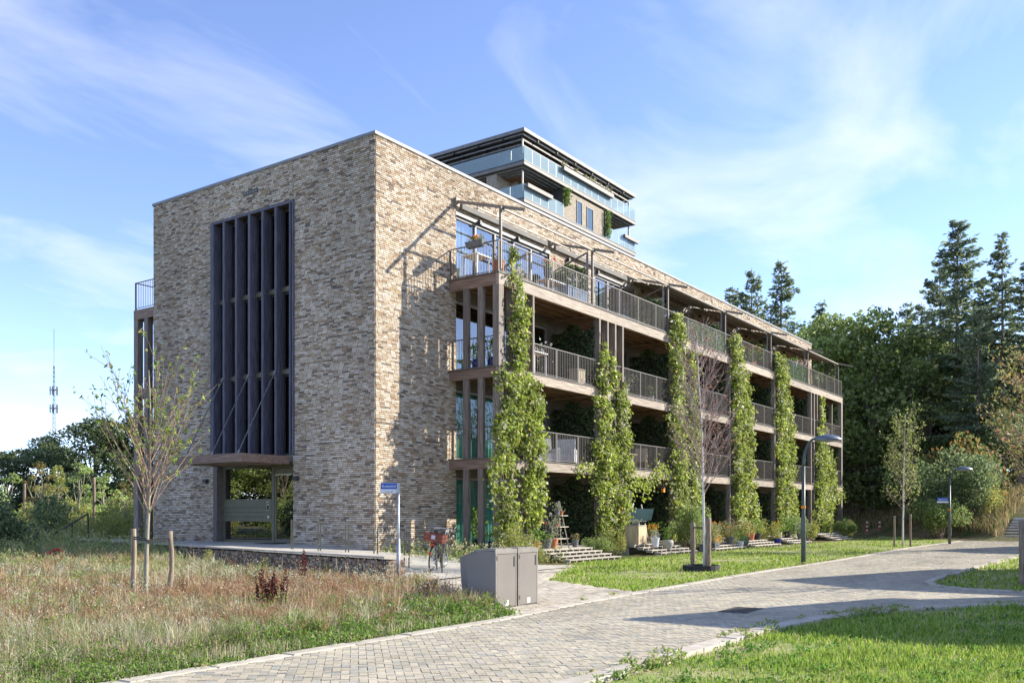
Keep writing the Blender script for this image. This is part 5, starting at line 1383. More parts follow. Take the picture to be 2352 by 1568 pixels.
# lawn grass
PAL_LAWN = np.array([(0.27,0.38,0.05),(0.32,0.44,0.07),(0.19,0.29,0.04),(0.39,0.48,0.11),(0.13,0.20,0.03),(0.46,0.43,0.18)])
def lawn(name, label, poly, n, d0, d1, h, bare, seed):
    x, y, t = scatter(n, d0, d1, poly, -0.66, 0.70)
    k = patchy(x, y, 0.9, seed) + rng.normal(0, 0.22, len(x)); ok = k < bare; x, y, t, k = x[ok], y[ok], t[ok], k[ok]
    edge = np.clip(1 - (k - (bare-0.35))/0.35, 0.35, 1)
    big = 1 + 0.9*np.clip(patchy(x, y, 2.3, seed+3), 0, 1)
    hh = h*rng.uniform(0.5, 1.4, len(x))*edge*big
    w = np.clip(0.0011*t, 0.009, 0.03)*rng.uniform(0.8, 1.5, len(x))
    idx = rng.choice(6, len(x), p=[.26,.24,.2,.14,.1,.06])
    V, F4, F3, C = blades(x, y, np.full(len(x), 0.003), hh, w, PAL_LAWN, idx, 0.6)
    stuff(name, label, V, [F4, F3], C, 'blade')
    return
lawn('lawn_grass', 'bright green rough lawn grass in the right foreground', LAWN_RIGHT, 100000, 6.2, 22, 0.065, 0.6, 0.4)
lawn('lawn_grass', 'green lawn grass between the road and the balconies', LAWN_MID, 95000, 17, 62, 0.06, 0.58, 2.0)
lawn('lawn_grass', 'shaded green lawn grass on the island beside the road', LAWN_ISLAND, 30000, 17, 45, 0.075, 0.9, 5.0)
# broad leaved weeds in the right lawn and along the kerbs
x, y, t = scatter(420, 6.5, 20, LAWN_RIGHT, -0.5, 0.66)
P = np.repeat(np.stack([x, y, np.full(len(x), 0.03)], 1), 16, 0); P += rng.normal(0, 0.06, P.shape)*np.array([1,1,0.3]); P[:, 2] = np.abs(P[:, 2])+0.01
V, F, C = leaves_np(P, 0.055, [(0.10,0.22,0.035),(0.15,0.29,0.05),(0.20,0.32,0.07)], 0.5, axis=(0,0,0.5), spread=1.0); stuff('lawn_weeds', 'dark broad leaved weeds scattered through the right lawn', V, [F], C, 'leaf')
# meadow
MEADOW = FIELD
def gkerb(x, y): return y + 12.0        # distance from the kerb
far_ok = lambda x, y: True
PAL_DRY = np.array([(0.36,0.225,0.125),(0.46,0.32,0.19),(0.28,0.165,0.095),(0.56,0.45,0.29),(0.40,0.215,0.11),(0.34,0.32,0.17),(0.26,0.31,0.11),(0.55,0.52,0.37)])
x, y, t = scatter(80000, 7.2, 46, MEADOW, -0.72, 0.02)
pk = patchy(x, y, 0.55, 1.0); kd = gkerb(x, y)
rust = np.clip(0.41 + 0.7*pk + 0.3*patchy(x, y, 1.7, 9.0) + rng.normal(0, 0.12, len(x)), 0.05, 1)*np.clip((kd-0.7)/1.6, 0.04, 1)*np.where(t > 21, 0.45, 1)
isr = rng.random(len(x)) < rust
idx = np.where(isr, rng.choice([0,1,2,3,4], len(x), p=[.27,.25,.2,.14,.14]), rng.choice([5,6,7,3], len(x), p=[.28,.32,.22,.18]))
h = np.where(kd < 0.8, 0.14, 0.27)*rng.uniform(0.4, 1.35, len(x))*(1+0.35*patchy(x, y, 2.2, 0.5)); w = np.clip(0.0008*t, 0.006, 0.02)*rng.uniform(0.7, 1.4, len(x))
dg = np.clip((-5.36 + (y + 5.78)*0.2051 - x), 0, 9); h *= np.where((y > -6.5) & (dg < 1.6), 0.42 + 0.36*dg, 1.0)
V, F4, F3, C = blades(x, y, np.zeros(len(x)), h, w, PAL_DRY, idx, 0.42); stuff('dry_grass', 'rust brown dry meadow grass filling the left foreground', V, [F4, F3], C, 'blade')
# seed heads: tiny rusty flecks on the grass tops
m = rng.random(len(x)) < 0.75; m &= isr & (kd > 0.6)
q = np.stack([x, y, h*0.8], 1)[m]; q = np.repeat(q, 3, 0); q += rng.normal(0, 0.045, q.shape); sz = np.repeat(np.clip(0.0022*t[m], 0.018, 0.05), 3)*rng.uniform(0.6, 1.3, len(q))
V, F, C = leaves_np(q, sz, [(0.38,0.19,0.09),(0.46,0.26,0.13),(0.28,0.14,0.075),(0.48,0.36,0.22),(0.20,0.12,0.07)], 0.5, axis=(0,0,0.6), spread=0.9); stuff('seed_heads', 'fine rusty seed heads over the dry meadow', V, [F], C, 'blade')
# tussocks: stems fanning out of one root, each tussock of one colour
cx_, cy_, ct_ = scatter(3300, 7.6, 40, MEADOW, -0.72, 0.02, extra=lambda a, b: b > -11.4); m_ = 26
hc = np.repeat(rng.uniform(0.22, 0.52, len(cx_))*np.where(ct_ > 24, 1.3, 1.0), m_); ang = rng.uniform(0, 2*math.pi, len(hc)); out = np.abs(rng.normal(0, 0.42, len(hc)))*hc; dgc = np.clip((-5.36 + (cy_ + 5.78)*0.2051 - cx_), 0, 9); hc *= np.repeat(np.where((cy_ > -6.5) & (dgc < 1.6), 0.4 + 0.36*dgc, 1.0), m_)
bx_, by_ = np.repeat(cx_, m_) + rng.normal(0, 0.03, len(hc)), np.repeat(cy_, m_) + rng.normal(0, 0.03, len(hc)); ww_ = np.repeat(np.clip(0.0009*ct_, 0.007, 0.02), m_); hz = hc*rng.uniform(0.6, 1.0, len(hc))
ga = rng.uniform(0, 2*math.pi, len(hc)); sx_, sy_ = np.cos(ga)*ww_/2, np.sin(ga)*ww_/2; ox, oy = np.cos(ang)*out, np.sin(ang)*out
V = np.stack([np.stack([bx_-sx_, by_-sy_, 0*hz], 1), np.stack([bx_+sx_, by_+sy_, 0*hz], 1), np.stack([bx_+sx_*0.8+ox*0.4, by_+sy_*0.8+oy*0.4, hz*0.65], 1), np.stack([bx_-sx_*0.8+ox*0.4, by_-sy_*0.8+oy*0.4, hz*0.65], 1), np.stack([bx_+ox*1.15, by_+oy*1.15, hz*0.96], 1)], 1).reshape(-1, 3)
o5 = (np.arange(len(hc))*5)[:, None]; pt_ = patchy(cx_, cy_, 0.55, 1.0) + rng.normal(0, 0.35, len(cx_)); ic = np.where(pt_ > 0.0, rng.choice([0,1,2,4,3], len(cx_)), rng.choice([5,6,7,6,3], len(cx_))); C = np.repeat(PAL_DRY[ic]*rng.uniform(0.7, 1.3, (len(cx_), 1)), m_*5, 0)*np.repeat(rng.uniform(0.8, 1.2, (len(hc), 1)), 5, 0)
stuff('grass_tussocks', 'clumped tussocks of rusty and green grass in the meadow', V, [o5 + np.array([[0,1,2,3]]), o5 + np.array([[3,2,4]])], C, 'blade')
# taller single stalks standing above the rest
x2, y2, t2 = scatter(1500, 8.5, 40, MEADOW, -0.72, 0.02, extra=lambda a, b: b > -11.0); h2 = rng.uniform(0.4, 0.7, len(x2))
V, F4, F3, C = blades(x2, y2, np.zeros(len(x2)), h2, np.clip(0.0007*t2, 0.006, 0.02), PAL_DRY, rng.choice([0,1,3,5,7], len(x2)), 0.25)
Q = np.repeat(np.stack([x2, y2, h2*0.95], 1), 7, 0); Q += rng.normal(0, 0.04, Q.shape)*np.array([1,1,1.6]); v_, f_, c_ = leaves_np(Q, 0.028, [(0.40,0.24,0.13),(0.52,0.42,0.27),(0.30,0.18,0.10),(0.58,0.55,0.42)], 0.5, axis=(0,0,0.8))
stuff('tall_stalks', 'tall single dry stalks standing above the meadow', np.concatenate([V, v_]), [F4, F3, f_ + len(V)], np.concatenate([C, c_]), 'blade')
# green leafy edge beside the kerb and green tufts through the meadow
x, y, t = scatter(16000, 7.0, 30, MEADOW, -0.72, 0.02); kd = gkerb(x, y); pk2 = patchy(x, y, 0.8, 4.0)
ok = (rng.random(len(x)) < np.clip(1.05 - kd/1.5 + 0.8*pk2, 0.0, 1)*(kd < 3.4)) | (rng.random(len(x)) < np.where(pk2 > 0.45, 0.22, 0.035)); x, y, t, kd = x[ok], y[ok], t[ok], kd[ok]
hh = np.where(kd < 0.4, 0.12, 0.27)*rng.uniform(0.5, 1.3, len(x))*(1 + 0.5*patchy(x, y, 2.6, 3.0)); P = np.repeat(np.stack([x, y, hh*0.5], 1), 16, 0); H16 = np.repeat(hh, 16)
P += np.stack([rng.normal(0, 0.07, len(P)), rng.normal(0, 0.07, len(P)), rng.uniform(-0.45, 0.5, len(P))*H16], 1)
V, F, C = leaves_np(P, np.repeat(np.clip(0.0045*t, 0.04, 0.08), 16)*rng.uniform(0.7, 1.3, len(P)), [(0.16,0.28,0.04),(0.23,0.36,0.06),(0.11,0.20,0.03),(0.30,0.38,0.12),(0.36,0.38,0.22)], 0.42, axis=(0,0,0.7), spread=1.0, probs=[.3,.27,.2,.15,.08]); stuff('green_weeds', 'leafy green weeds along the road edge of the meadow', V, [F], C, 'leaf')
# pale flowering weeds, silvery
x, y, t = scatter(2600, 8.5, 34, MEADOW, -0.72, 0.02); pk3 = patchy(x, y, 0.7, 7.3); ok = (pk3 > 0.12) & (gkerb(x, y) > 0.6) & (rng.random(len(x)) < 0.8); x, y, t = x[ok], y[ok], t[ok]
hh = rng.uniform(0.25, 0.5, len(x)); P = np.repeat(np.stack([x, y, hh*0.7], 1), 14, 0); H14 = np.repeat(hh, 14); P += np.stack([rng.normal(0, 0.07, len(P)), rng.normal(0, 0.07, len(P)), rng.uniform(-0.5, 0.35, len(P))*H14], 1)
V, F, C = leaves_np(P, np.repeat(np.clip(0.003*t, 0.028, 0.06), 14), [(0.46,0.48,0.36),(0.62,0.62,0.54),(0.30,0.36,0.20),(0.24,0.30,0.13),(0.75,0.74,0.68)], 0.5, axis=(0,0,0.5), probs=[.28,.2,.25,.2,.07]); stuff('pale_weeds', 'silvery seed tufts of flowering weeds in the meadow', V, [F], C, 'leaf')
# taller weeds at the back of the meadow and on the bank
x, y, t = scatter(5200, 23, 62, MEADOW, -0.70, -0.36); pk = patchy(x, y, 0.5, 2.0)
h = rng.uniform(0.25, 1.1, len(x))*np.clip(1+0.7*pk, 0.25, 2)*np.clip((t-20)/9, 0.35, 1); m_ = 16; P = np.repeat(np.stack([x, y, h*0.5], 1), m_, 0); Hm = np.repeat(h, m_); P += np.stack([rng.normal(0, 0.10, len(P)), rng.normal(0, 0.10, len(P)), rng.uniform(-0.5, 0.5, len(P))*Hm], 1)
hue = np.repeat(rng.choice(5, len(x), p=[.26,.24,.2,.14,.16]), m_); tp_ = np.array([(0.34,0.40,0.12),(0.46,0.45,0.19),(0.24,0.31,0.09),(0.56,0.47,0.28),(0.30,0.38,0.16)])
V, F, C = leaves_np(P, np.repeat(np.clip(0.0042*t, 0.09, 0.22), m_)*rng.uniform(0.6, 1.3, len(P)), [(1, 1, 1)], 0.26, axis=(0,0,1.1), spread=0.7); C = C*np.repeat(tp_[hue], 4, 0); stuff('tall_weeds', 'tall yellow green weeds at the back of the meadow', V, [F], C, 'leaf')
BANK = [(39.5,-12.3),(47,-7.6),(53.5,-2.0),(57,8),(75,8),(75,-16),(52,-12.8)]
x, y, t = scatter(30000, 48, 95, BANK, 0.25, 0.62); V, F4, F3, C = blades(x, y, hill(x, y), rng.uniform(0.2, 0.7, len(x)), np.full(len(x), 0.05), np.array([(0.36,0.27,0.13),(0.28,0.22,0.10),(0.16,0.20,0.06),(0.42,0.33,0.19)]), rng.choice(4, len(x), p=[.3,.25,.25,.2]), 0.4); stuff('bank_grass', 'tawny dry grass on the bank beyond the building', V, [F4, F3], C, 'blade')
# weeds along the foot of the brick facade and the bicycle path
STRIP = [(-0.2,-0.05),(-0.6,-3.2),(0.2,-4.4),(2.4,-3.9),(3.6,-4.6),(4.4,-4.4),(3.6,-2.3),(3.5,-0.05)]
x, y, t = scatter(3800, 24, 36, STRIP, -0.3, 0.15); hh = rng.uniform(0.15, 0.75, len(x)); zb = np.where(x < 0.4, 0.15, 0.05); P = np.repeat(np.stack([x, y, hh*0.5+zb], 1), 5, 0); P += np.stack([rng.normal(0, 0.05, len(P)), rng.normal(0, 0.05, len(P)), rng.uniform(-.5, .5, len(P))*np.repeat(hh, 5)], 1)
V, F, C = leaves_np(P, 0.10, [(0.22,0.30,0.07),(0.32,0.36,0.13),(0.15,0.22,0.05),(0.42,0.36,0.20)], 0.35, axis=(0,0,0.9)); stuff('wall_weeds', 'weeds growing along the foot of the brick wall by the bicycle', V, [F], C, 'leaf')
# dark red dock plants
def dock(label, p, h, n):
    o = thing('dock_plant', label, 'plant', (p[0], p[1], 0)); m = MB(); Ps = []
    for k in range(n):
        a = random.uniform(0, 6.28); d = Vector((math.cos(a)*0.16, math.sin(a)*0.16, 1)); pts, rad = wander((random.gauss(0,.10), random.gauss(0,.10), 0), d, h*random.uniform(0.7, 1.15), 5, 0.008, 0.003, 0.06, 0.03); m.tube(pts, rad, 4)
        for q in pts[2:]: Ps += [tuple(q + Vector((random.gauss(0,.013), random.gauss(0,.013), random.gauss(0,.05)))) for _ in range(26)]
    m.build('stem', 'twig_red', o); V, F, C = leaves_np(np.array(Ps), 0.034, [(0.12,0.03,0.022),(0.17,0.04,0.03),(0.08,0.02,0.016)], 0.6, axis=(0,0,0.5)); link('seed_spikes', mesh_np('seed_spikes', V, [F], C), 'leaf', o, kind='stuff')
dock('dark red dock plant standing in the middle of the meadow', (-11.4, -8.75), 0.62, 22); dock('smaller dark red dock plant before the gabion wall', (-7.55, -5.2), 0.75, 6)

# tufts rooted in the joints beside the kerbs, and fallen leaves on the paving
def along(line, n, off, jit):
    L = np.array(line, float); seg = np.linalg.norm(np.diff(L, axis=0), axis=1); cum = np.concatenate([[0], np.cumsum(seg)]); s = rng.uniform(0, cum[-1], n)
    return np.interp(s, cum, L[:, 0]) + rng.normal(0, jit, n), np.interp(s, cum, L[:, 1]) + off + rng.normal(0, jit, n)
kx, ky = [], []
for line, n, off in ((RIGHT_EDGE, 420, -0.27), (RIGHT_EDGE, 200, 0.0), (LEFT_EDGE, 260, 0.24), (ISLAND[1:], 160, -0.22)):
    a, b = along(line, n, off, 0.035); kx.append(a); ky.append(b)
kx, ky = np.concatenate(kx), np.concatenate(ky); ok = (cam_depth(kx, ky) > 6) & (np.sin(kx*1.9) + rng.normal(0, 0.6, len(kx)) > 0.2); kx, ky = kx[ok], ky[ok]
P = np.repeat(np.stack([kx, ky, np.full(len(kx), 0.07)], 1), 12, 0); P += rng.normal(0, 1, P.shape)*np.array([0.06, 0.04, 0.02]); P[:, 2] = np.abs(P[:, 2])
V, F, C = leaves_np(P, 0.07, [(0.20,0.30,0.06),(0.28,0.36,0.09),(0.40,0.36,0.18)], 0.35, axis=(0,0,0.5)); stuff('kerb_weeds', 'small weeds rooted along the kerb joints', V, [F], C, 'leaf')
fx, fy, ft = scatter(900, 7, 34, ROAD, -0.5, 0.6); P = np.stack([fx, fy, np.full(len(fx), 0.045)], 1)
V, F, C = leaves_np(P, np.clip(0.0035*ft, 0.03, 0.07)*rng.uniform(0.5, 1.2, len(fx)), [(0.34,0.20,0.09),(0.44,0.30,0.14),(0.22,0.13,0.07)], 0.6, axis=(1,0,0), spread=1.0, fold=0.05); V[:, 2] = 0.038 + np.abs(V[:, 2]-0.045)*0.35; stuff('fallen_leaves', 'small brown fallen leaves scattered on the road', V, [F], C, 'petal')
# ------------------------------------------------------------------ street furniture
def cabinet(label, u, v, group='grey waste cabinets'):
    c = thing('waste_cabinet', label, 'waste cabinet', (u, v, 0.03), 0, group); c.scale = (1, 1, 0.95)
    w, d = 0.60, 0.60
    prof = [(0.0, 0), (0.0, 1.0), (0.27, 1.015), (d, 0.88), (d-0.03, 0.35), (d-0.09, 0)]      # side profile: front, flat lid, sloping rear
    m = MB(); n = len(prof); m.add([(0, y, z) for y, z in prof] + [(w, y, z) for y, z in prof], [tuple(range(n)), tuple(reversed(range(n, 2*n)))] + [(i, i+n, (i+1) % n+n, (i+1) % n) for i in range(n)])
    m.build('body', 'cabinet', c)
    f = MB().box(-0.012, w+0.012, -0.02, 0.0, 0.955, 1.012).box(-0.012, w+0.012, -0.02, 0.265, 1.012, 1.035).build('lid', 'cabinet_edge', c)
    MB().box(0, 0.035, -0.018, 0.0, 0, 0.954).build('door_frame', 'cabinet_edge', c); MB().box(w-0.03, w, -0.018, 0.0, 0, 0.954).build('door_frame', 'cabinet_edge', c)
    d_ = MB().bevbox(0.042, w-0.036, -0.016, 0.0, 0.02, 0.945, 0.003).build('door', 'cabinet', c)
    MB().box(w-0.085, w-0.065, -0.024, -0.017, 0.72, 0.90).build('handle_slot', 'ink', d_); MB().box(0.27, 0.36, -0.0195, -0.0165, 0.04, 0.13).build('sticker', 'sticker', d_)
    for z in (0.12, 0.85): MB().box(0.025, 0.05, -0.026, -0.0185, z, z+0.07).build('hinge', 'metal_olive', c)
    for k in range(2): MB().box(0.05+0.25*k, 0.27+0.25*k, 0.02, 0.25, 1.036, 1.05).build('lid_flap', 'cabinet_edge', c)
    return c
cabinet('grey waste cabinet with sloping back, nearest to the meadow', -8.69, -11.05); cabinet('grey waste cabinet right beside its twin, on the road side', -8.04, -11.05)
b3 = thing('waste_cabinet', 'grey waste cabinet behind the nearer pair, only its top showing', 'waste cabinet', (-7.42, -9.9, 0.0), 0, 'grey waste cabinets'); b3.scale = (1, 1, 0.9)
src = [o for o in bpy.data.objects if o.name == 'waste_cabinet'][0]
for ch in src.children:
    c = ch.copy(); COL.objects.link(c); c.parent = b3
    for g_ in ch.children:
        d = g_.copy(); COL.objects.link(d); d.parent = c
# street name sign
sg = thing('street_sign', 'blue street name sign on a grey pole beside the gabion wall', 'street sign', (-5.57, -6.06, 0))
MB().tube([(0,0,0),(0,0,2.3)], 0.03, 12).build('pole', 'metal_galv', sg, smooth=True); MB().tube([(0,0,0),(0,0,1.05)], 0.042, 12).build('pole_sleeve', 'metal_galv', sg, smooth=True)
sd = Vector((-CT, 0, 0)); ang = math.atan2(-(-ST), 0)
face = math.radians(-45)           # the plate faces the road junction
def plate(par, name, mat, w, h, z, off, thick=0.012, x0=-0.03):
    o = MB().box(x0-w, x0, -thick/2-off, thick/2-off, z, z+h).build(name, mat, par); return o
def text(par, body, size, x, y, z, mat, align='CENTER'):
    cu = bpy.data.curves.new('lettering', 'FONT'); cu.body = body; cu.size = size; cu.align_x = align; cu.extrude = 0.001
    tmp = bpy.data.objects.new('tmp', cu); me = bpy.data.meshes.new_from_object(tmp); bpy.data.objects.remove(tmp)
    o = link('lettering', me, mat, par, (x, y, z)); o.rotation_euler = (math.pi/2, 0, 0); return o
sg.rotation_euler = (0, 0, face)
p1_ = plate(sg, 'name_plate', 'sign_blue', 0.36, 0.135, 2.16, 0.0); p2_ = plate(sg, 'number_plate', 'sign_white', 0.36, 0.09, 2.065, 0.0)
plate(sg, 'plate_border', 'sign_white', 0.37, 0.145, 2.155, -0.004, 0.01, -0.025)
text(p1_, 'Bosbeshof', 0.075, -0.21, -0.008, 2.20, 'sign_white'); text(p2_, '1 t/m 47', 0.055, -0.21, -0.008, 2.085, 'ink')
MB().box(-0.035, 0.035, -0.035, 0.035, 2.06, 2.30).build('bracket', 'metal_galv', sg)
# street lamps
def lamp(label, p, h, sign=False):
    o = thing('street_lamp', label, 'street lamp', (p[0], p[1], 0), 0, 'street lamps'); dx = Vector((ST*0.8+0.2, -CT, 0)).normalized()
    MB().tube([(0,0,0),(0,0,1.5),(0,0,1.55),(0,0,3.1)], [0.075,0.072,0.058,0.055], 12).build('pole', 'lamp_green', o, smooth=True)
    arm = [(0,0,3.1)] + [tuple(dx*(0.42*(1-math.cos(a))) + Vector((0,0,3.1+0.88*math.sin(a)))) for a in np.linspace(0.15, 1.45, 9)]
    MB().tube(arm, [0.055-0.002*i for i in range(10)], 10).build('arm', 'lamp_green', o, smooth=True)
    e = Vector(arm[-1]) + dx*0.42; hd = MB(); R = 0.36
    hd.lathe([(0.02,-0.10),(R*0.9,-0.05),(R,-0.02),(R*0.97,0.02),(R*0.75,0.09),(R*0.4,0.135),(0.03,0.15)], (0,0,0), 18)
    hh = hd.build('lamp_head', 'lamp_head', o, smooth=True); hh.location = e + Vector((0,0,-0.02)); hh.rotation_euler = (0, 0, math.atan2(dx.y, dx.x)); hh.scale = (1.25, 0.72, 1.0)
    MB().tube([arm[-1], tuple(e)], 0.035, 8).build('neck', 'lamp_head', o)
    MB().lathe([(0.074,1.78),(0.074,1.86)], n=12).build('marker_band', 'orange_band', o)
    MB().box(-0.06, 0.06, -0.082, -0.05, 0.5, 0.8).build('service_hatch', 'lamp_green', o)
    if sign:
        s = MB().box(-0.72, -0.07, -0.012, 0.012, 2.28, 2.46).build('name_plate', 'sign_blue', o); MB().box(-0.72, -0.07, -0.012, 0.012, 2.19, 2.275).build('number_plate', 'sign_white', o)
        s.rotation_euler = (0,0,face); [setattr(c, 'rotation_euler', (0,0,face)) for c in o.children if c.name.startswith('number_plate')]
        text(s, 'Bosbeshof', 0.12, -0.395, -0.015, 2.33, 'sign_white')
lamp('nearer green street lamp with curved arm, standing in the lawn', (7.88, -10.88), 4.1); lamp('farther green street lamp with a small blue street sign, before the wood', (31.64, -11.0), 4.2, True)
# bollards
for nm, p in (('red and white striped bollard on the far path, left one', (51.9, -1.75)), ('red and white striped bollard on the far path, right one', (52.35, -2.55))):
    o = thing('bollard', nm, 'bollard', (p[0], p[1], 0.015), 0, 'striped bollards')
    MB().lathe([(0.085,0),(0.085,0.98),(0.06,1.03),(0.0,1.04)], n=12).build('post', 'white_paint', o, smooth=False)
    for z in (0.12, 0.42, 0.72): MB().lathe([(0.0875,z),(0.0875,z+0.16)], n=12).build('red_band', 'red_plastic', o)
# bicycle hoops
ordh = ('first', 'second', 'third', 'fourth', 'fifth', 'sixth')
for i, v in enumerate((0.85, -0.3, -1.42, -2.52, -3.65, -4.78)):
    z = terr_z(v) if v > -3 else terr_z(v)
    o = thing('bicycle_hoop', f'slim steel bicycle stand along the ramp, {ordh[i]} from the entrance door', 'bicycle stand', (-2.6, v, z - 0.02), math.radians(54), 'bicycle stands')
    MB().box(-0.30, -0.26, -0.016, 0.016, 0, 0.95).build('upright', 'metal_olive', o); MB().box(0.26, 0.30, -0.016, 0.016, 0, 0.95).build('upright', 'metal_olive', o); MB().box(-0.26, 0.26, -0.012, 0.012, 0.52, 0.55).build('cross_bar', 'metal_olive', o)
# bicycle
bk = thing('bicycle', 'grey city bicycle with wooden crate on the rear carrier, leaning at the bicycle stands', 'bicycle', (-2.36, -4.5, terr_z(-4.5)+0.004), math.radians(24))
bk.rotation_euler = (math.radians(9), 0, math.radians(24))
def torus(mb, c, R, r, n=28, m=6):
    o = len(mb.v)
    for i in range(n):
        a = 2*math.pi*i/n
        for j in range(m):
            b = 2*math.pi*j/m; q = R + r*math.cos(b); mb.v.append((c[0]+q*math.cos(a), c[1]+r*math.sin(b), c[2]+q*math.sin(a)))
    for i in range(n):
        for j in range(m): mb.f.append((o+i*m+j, o+i*m+(j+1) % m, o+((i+1) % n)*m+(j+1) % m, o+((i+1) % n)*m+j))
    return mb
for x in (-0.55, 0.55):
    w = MB().tube([(x,-0.04,0.35),(x,0.04,0.35)], 0.025, 8).build('wheel', 'chrome', bk)
    torus(MB(), (x,0,0.35), 0.335, 0.022).build('tyre', 'rubber', w, smooth=True); torus(MB(), (x,0,0.35), 0.31, 0.01).build('rim', 'chrome', w, smooth=True)
    sp = MB()
    for k in range(18): a = k*math.pi/9; sp.bar((x, 0.015*(-1)**k, 0.35), (x+0.31*math.cos(a), 0, 0.35+0.31*math.sin(a)), 0.004)
    sp.build('spokes', 'chrome', w)
    fe = MB(); pts = [(x+0.375*math.cos(a), 0, 0.35+0.375*math.sin(a)) for a in np.linspace(0.2, 2.9, 12)]; fe.tube(pts, 0.022, 6).build('mudguard', 'rubber', bk, smooth=True)
fm = MB(); BBk, ST_, HT, HB = (-0.08,0,0.30), (-0.22,0,0.80), (0.33,0,0.86), (0.40,0,0.66)
for a, b, r in ((BBk, ST_, .016),(BBk, HB, .020),(ST_, HT, .014),(HT, HB, .020),(HB,(0.55,0.05,0.35),.012),(HB,(0.55,-0.05,0.35),.012),(BBk,(-0.55,0.06,0.35),.011),(BBk,(-0.55,-0.06,0.35),.011),(ST_,(-0.55,0.06,0.35),.009),(ST_,(-0.55,-0.06,0.35),.009)): fm.tube([a,b], r, 7)
fm.build('frame', 'metal_dark', bk, smooth=True)
MB().tube([(0.33,0,0.86),(0.30,0,1.05)], 0.014, 7).tube([(0.10,-0.30,1.02),(0.22,-0.28,1.06),(0.31,-0.10,1.08),(0.31,0.10,1.08),(0.22,0.28,1.06),(0.10,0.30,1.02)], 0.013, 7).build('handlebar', 'chrome', bk, smooth=True)
MB().tube([(0.02,-0.31,0.99),(0.14,-0.295,1.04)], 0.02, 7).tube([(0.02,0.31,0.99),(0.14,0.295,1.04)], 0.02, 7).build('grip', 'rubber', bk)
MB().tube([ST_, (-0.25,0,0.92)], 0.013, 7).build('seat_post', 'chrome', bk); MB().add([(-0.40,-0.09,0.94),(-0.40,0.09,0.94),(-0.18,0.05,0.94),(-0.08,0.02,0.93),(-0.08,-0.02,0.93),(-0.18,-0.05,0.94),(-0.40,-0.10,0.98),(-0.40,0.10,0.98),(-0.18,0.06,0.965),(-0.08,0.02,0.95),(-0.08,-0.02,0.95),(-0.18,-0.06,0.965)], [(0,1,2,3,4,5),(11,10,9,8,7,6)] + [(i,(i+1) % 6,(i+1) % 6+6,i+6) for i in range(6)]).build('saddle', 'rubber', bk)
MB().bar((-0.24,0.06,0.72),(-0.82,0.06,0.73),0.014).bar((-0.24,-0.06,0.72),(-0.82,-0.06,0.73),0.014).bar((-0.72,0.06,0.72),(-0.55,0.07,0.35),0.010).bar((-0.72,-0.06,0.72),(-0.55,-0.07,0.35),0.010).build('rear_carrier', 'metal_dark', bk)
cr = MB().box(-0.82,-0.40,-0.24,0.24,0.745,0.765).build('crate', 'crate_red', bk)
for z in (0.78, 0.88):
    for x0, x1, y0, y1 in ((-0.83,-0.815,-0.25,0.25),(-0.405,-0.39,-0.25,0.25),(-0.815,-0.405,-0.25,-0.235),(-0.815,-0.405,0.235,0.25)): MB().box(x0,x1,y0,y1,z,z+0.085).build('slat', 'crate_red', cr)
MB().box(-0.838,-0.831,-0.05,0.05,0.83,0.93).build('emblem', 'cushion_grey', cr); MB().box(-0.84,-0.80,-0.05,0.05,0.66,0.72).build('rear_lamp', 'red_plastic', bk); MB().box(-0.93,-0.91,-0.025,0.025,0.42,0.50).build('reflector', 'red_plastic', bk)
MB().box(-0.30,0.02,0.045,0.06,0.24,0.38).build('chain_case', 'rubber', bk); MB().bar((-0.08,-0.12,0.14),(-0.08,0.12,0.46),0.015).box(-0.13,-0.03,-0.2,-0.11,0.13,0.15).box(-0.13,-0.03,0.11,0.2,0.45,0.47).build('crank', 'chrome', bk)
# handrail of the stairs at the left end of the terrace, and a red tube in the weeds
hr = thing('handrail', 'black steel handrail of the stairs at the left end of the terrace', 'handrail', (-1.0, 14.6, 0)); 
MB().bar((0,0,0.6),(0,0,1.62),0.05).bar((-0.15,0.9,0.25),(-0.15,0.9,1.25),0.04).bar((-0.35,2.1,0.0),(-0.35,2.1,0.72),0.04).build('post', 'metal_dark', hr); MB().bar((0,-0.02,1.62),(-0.35,2.12,0.72),0.06,0.05).build('rail', 'metal_dark', hr)
pr = spot(132, 27); rt = thing('red_tube', 'red curved plastic tube half hidden in the weeds at left', 'tube', (pr.x, pr.y, 0.05), -0.9); rt.scale = (0.62, 0.62, 0.62)
MB().tube([tuple((0.34*math.cos(a), 0, 0.52+0.30*math.sin(a))) for a in np.linspace(-0.4, 2.9, 12)], 0.055, 9).build('arc', 'red_plastic', rt, smooth=True); MB().tube([tuple((-0.42+0.22*math.cos(a), 0.1, 0.45+0.22*math.sin(a))) for a in np.linspace(-0.4, 3.2, 10)], 0.045, 9).build('arc', 'red_plastic', rt, smooth=True)

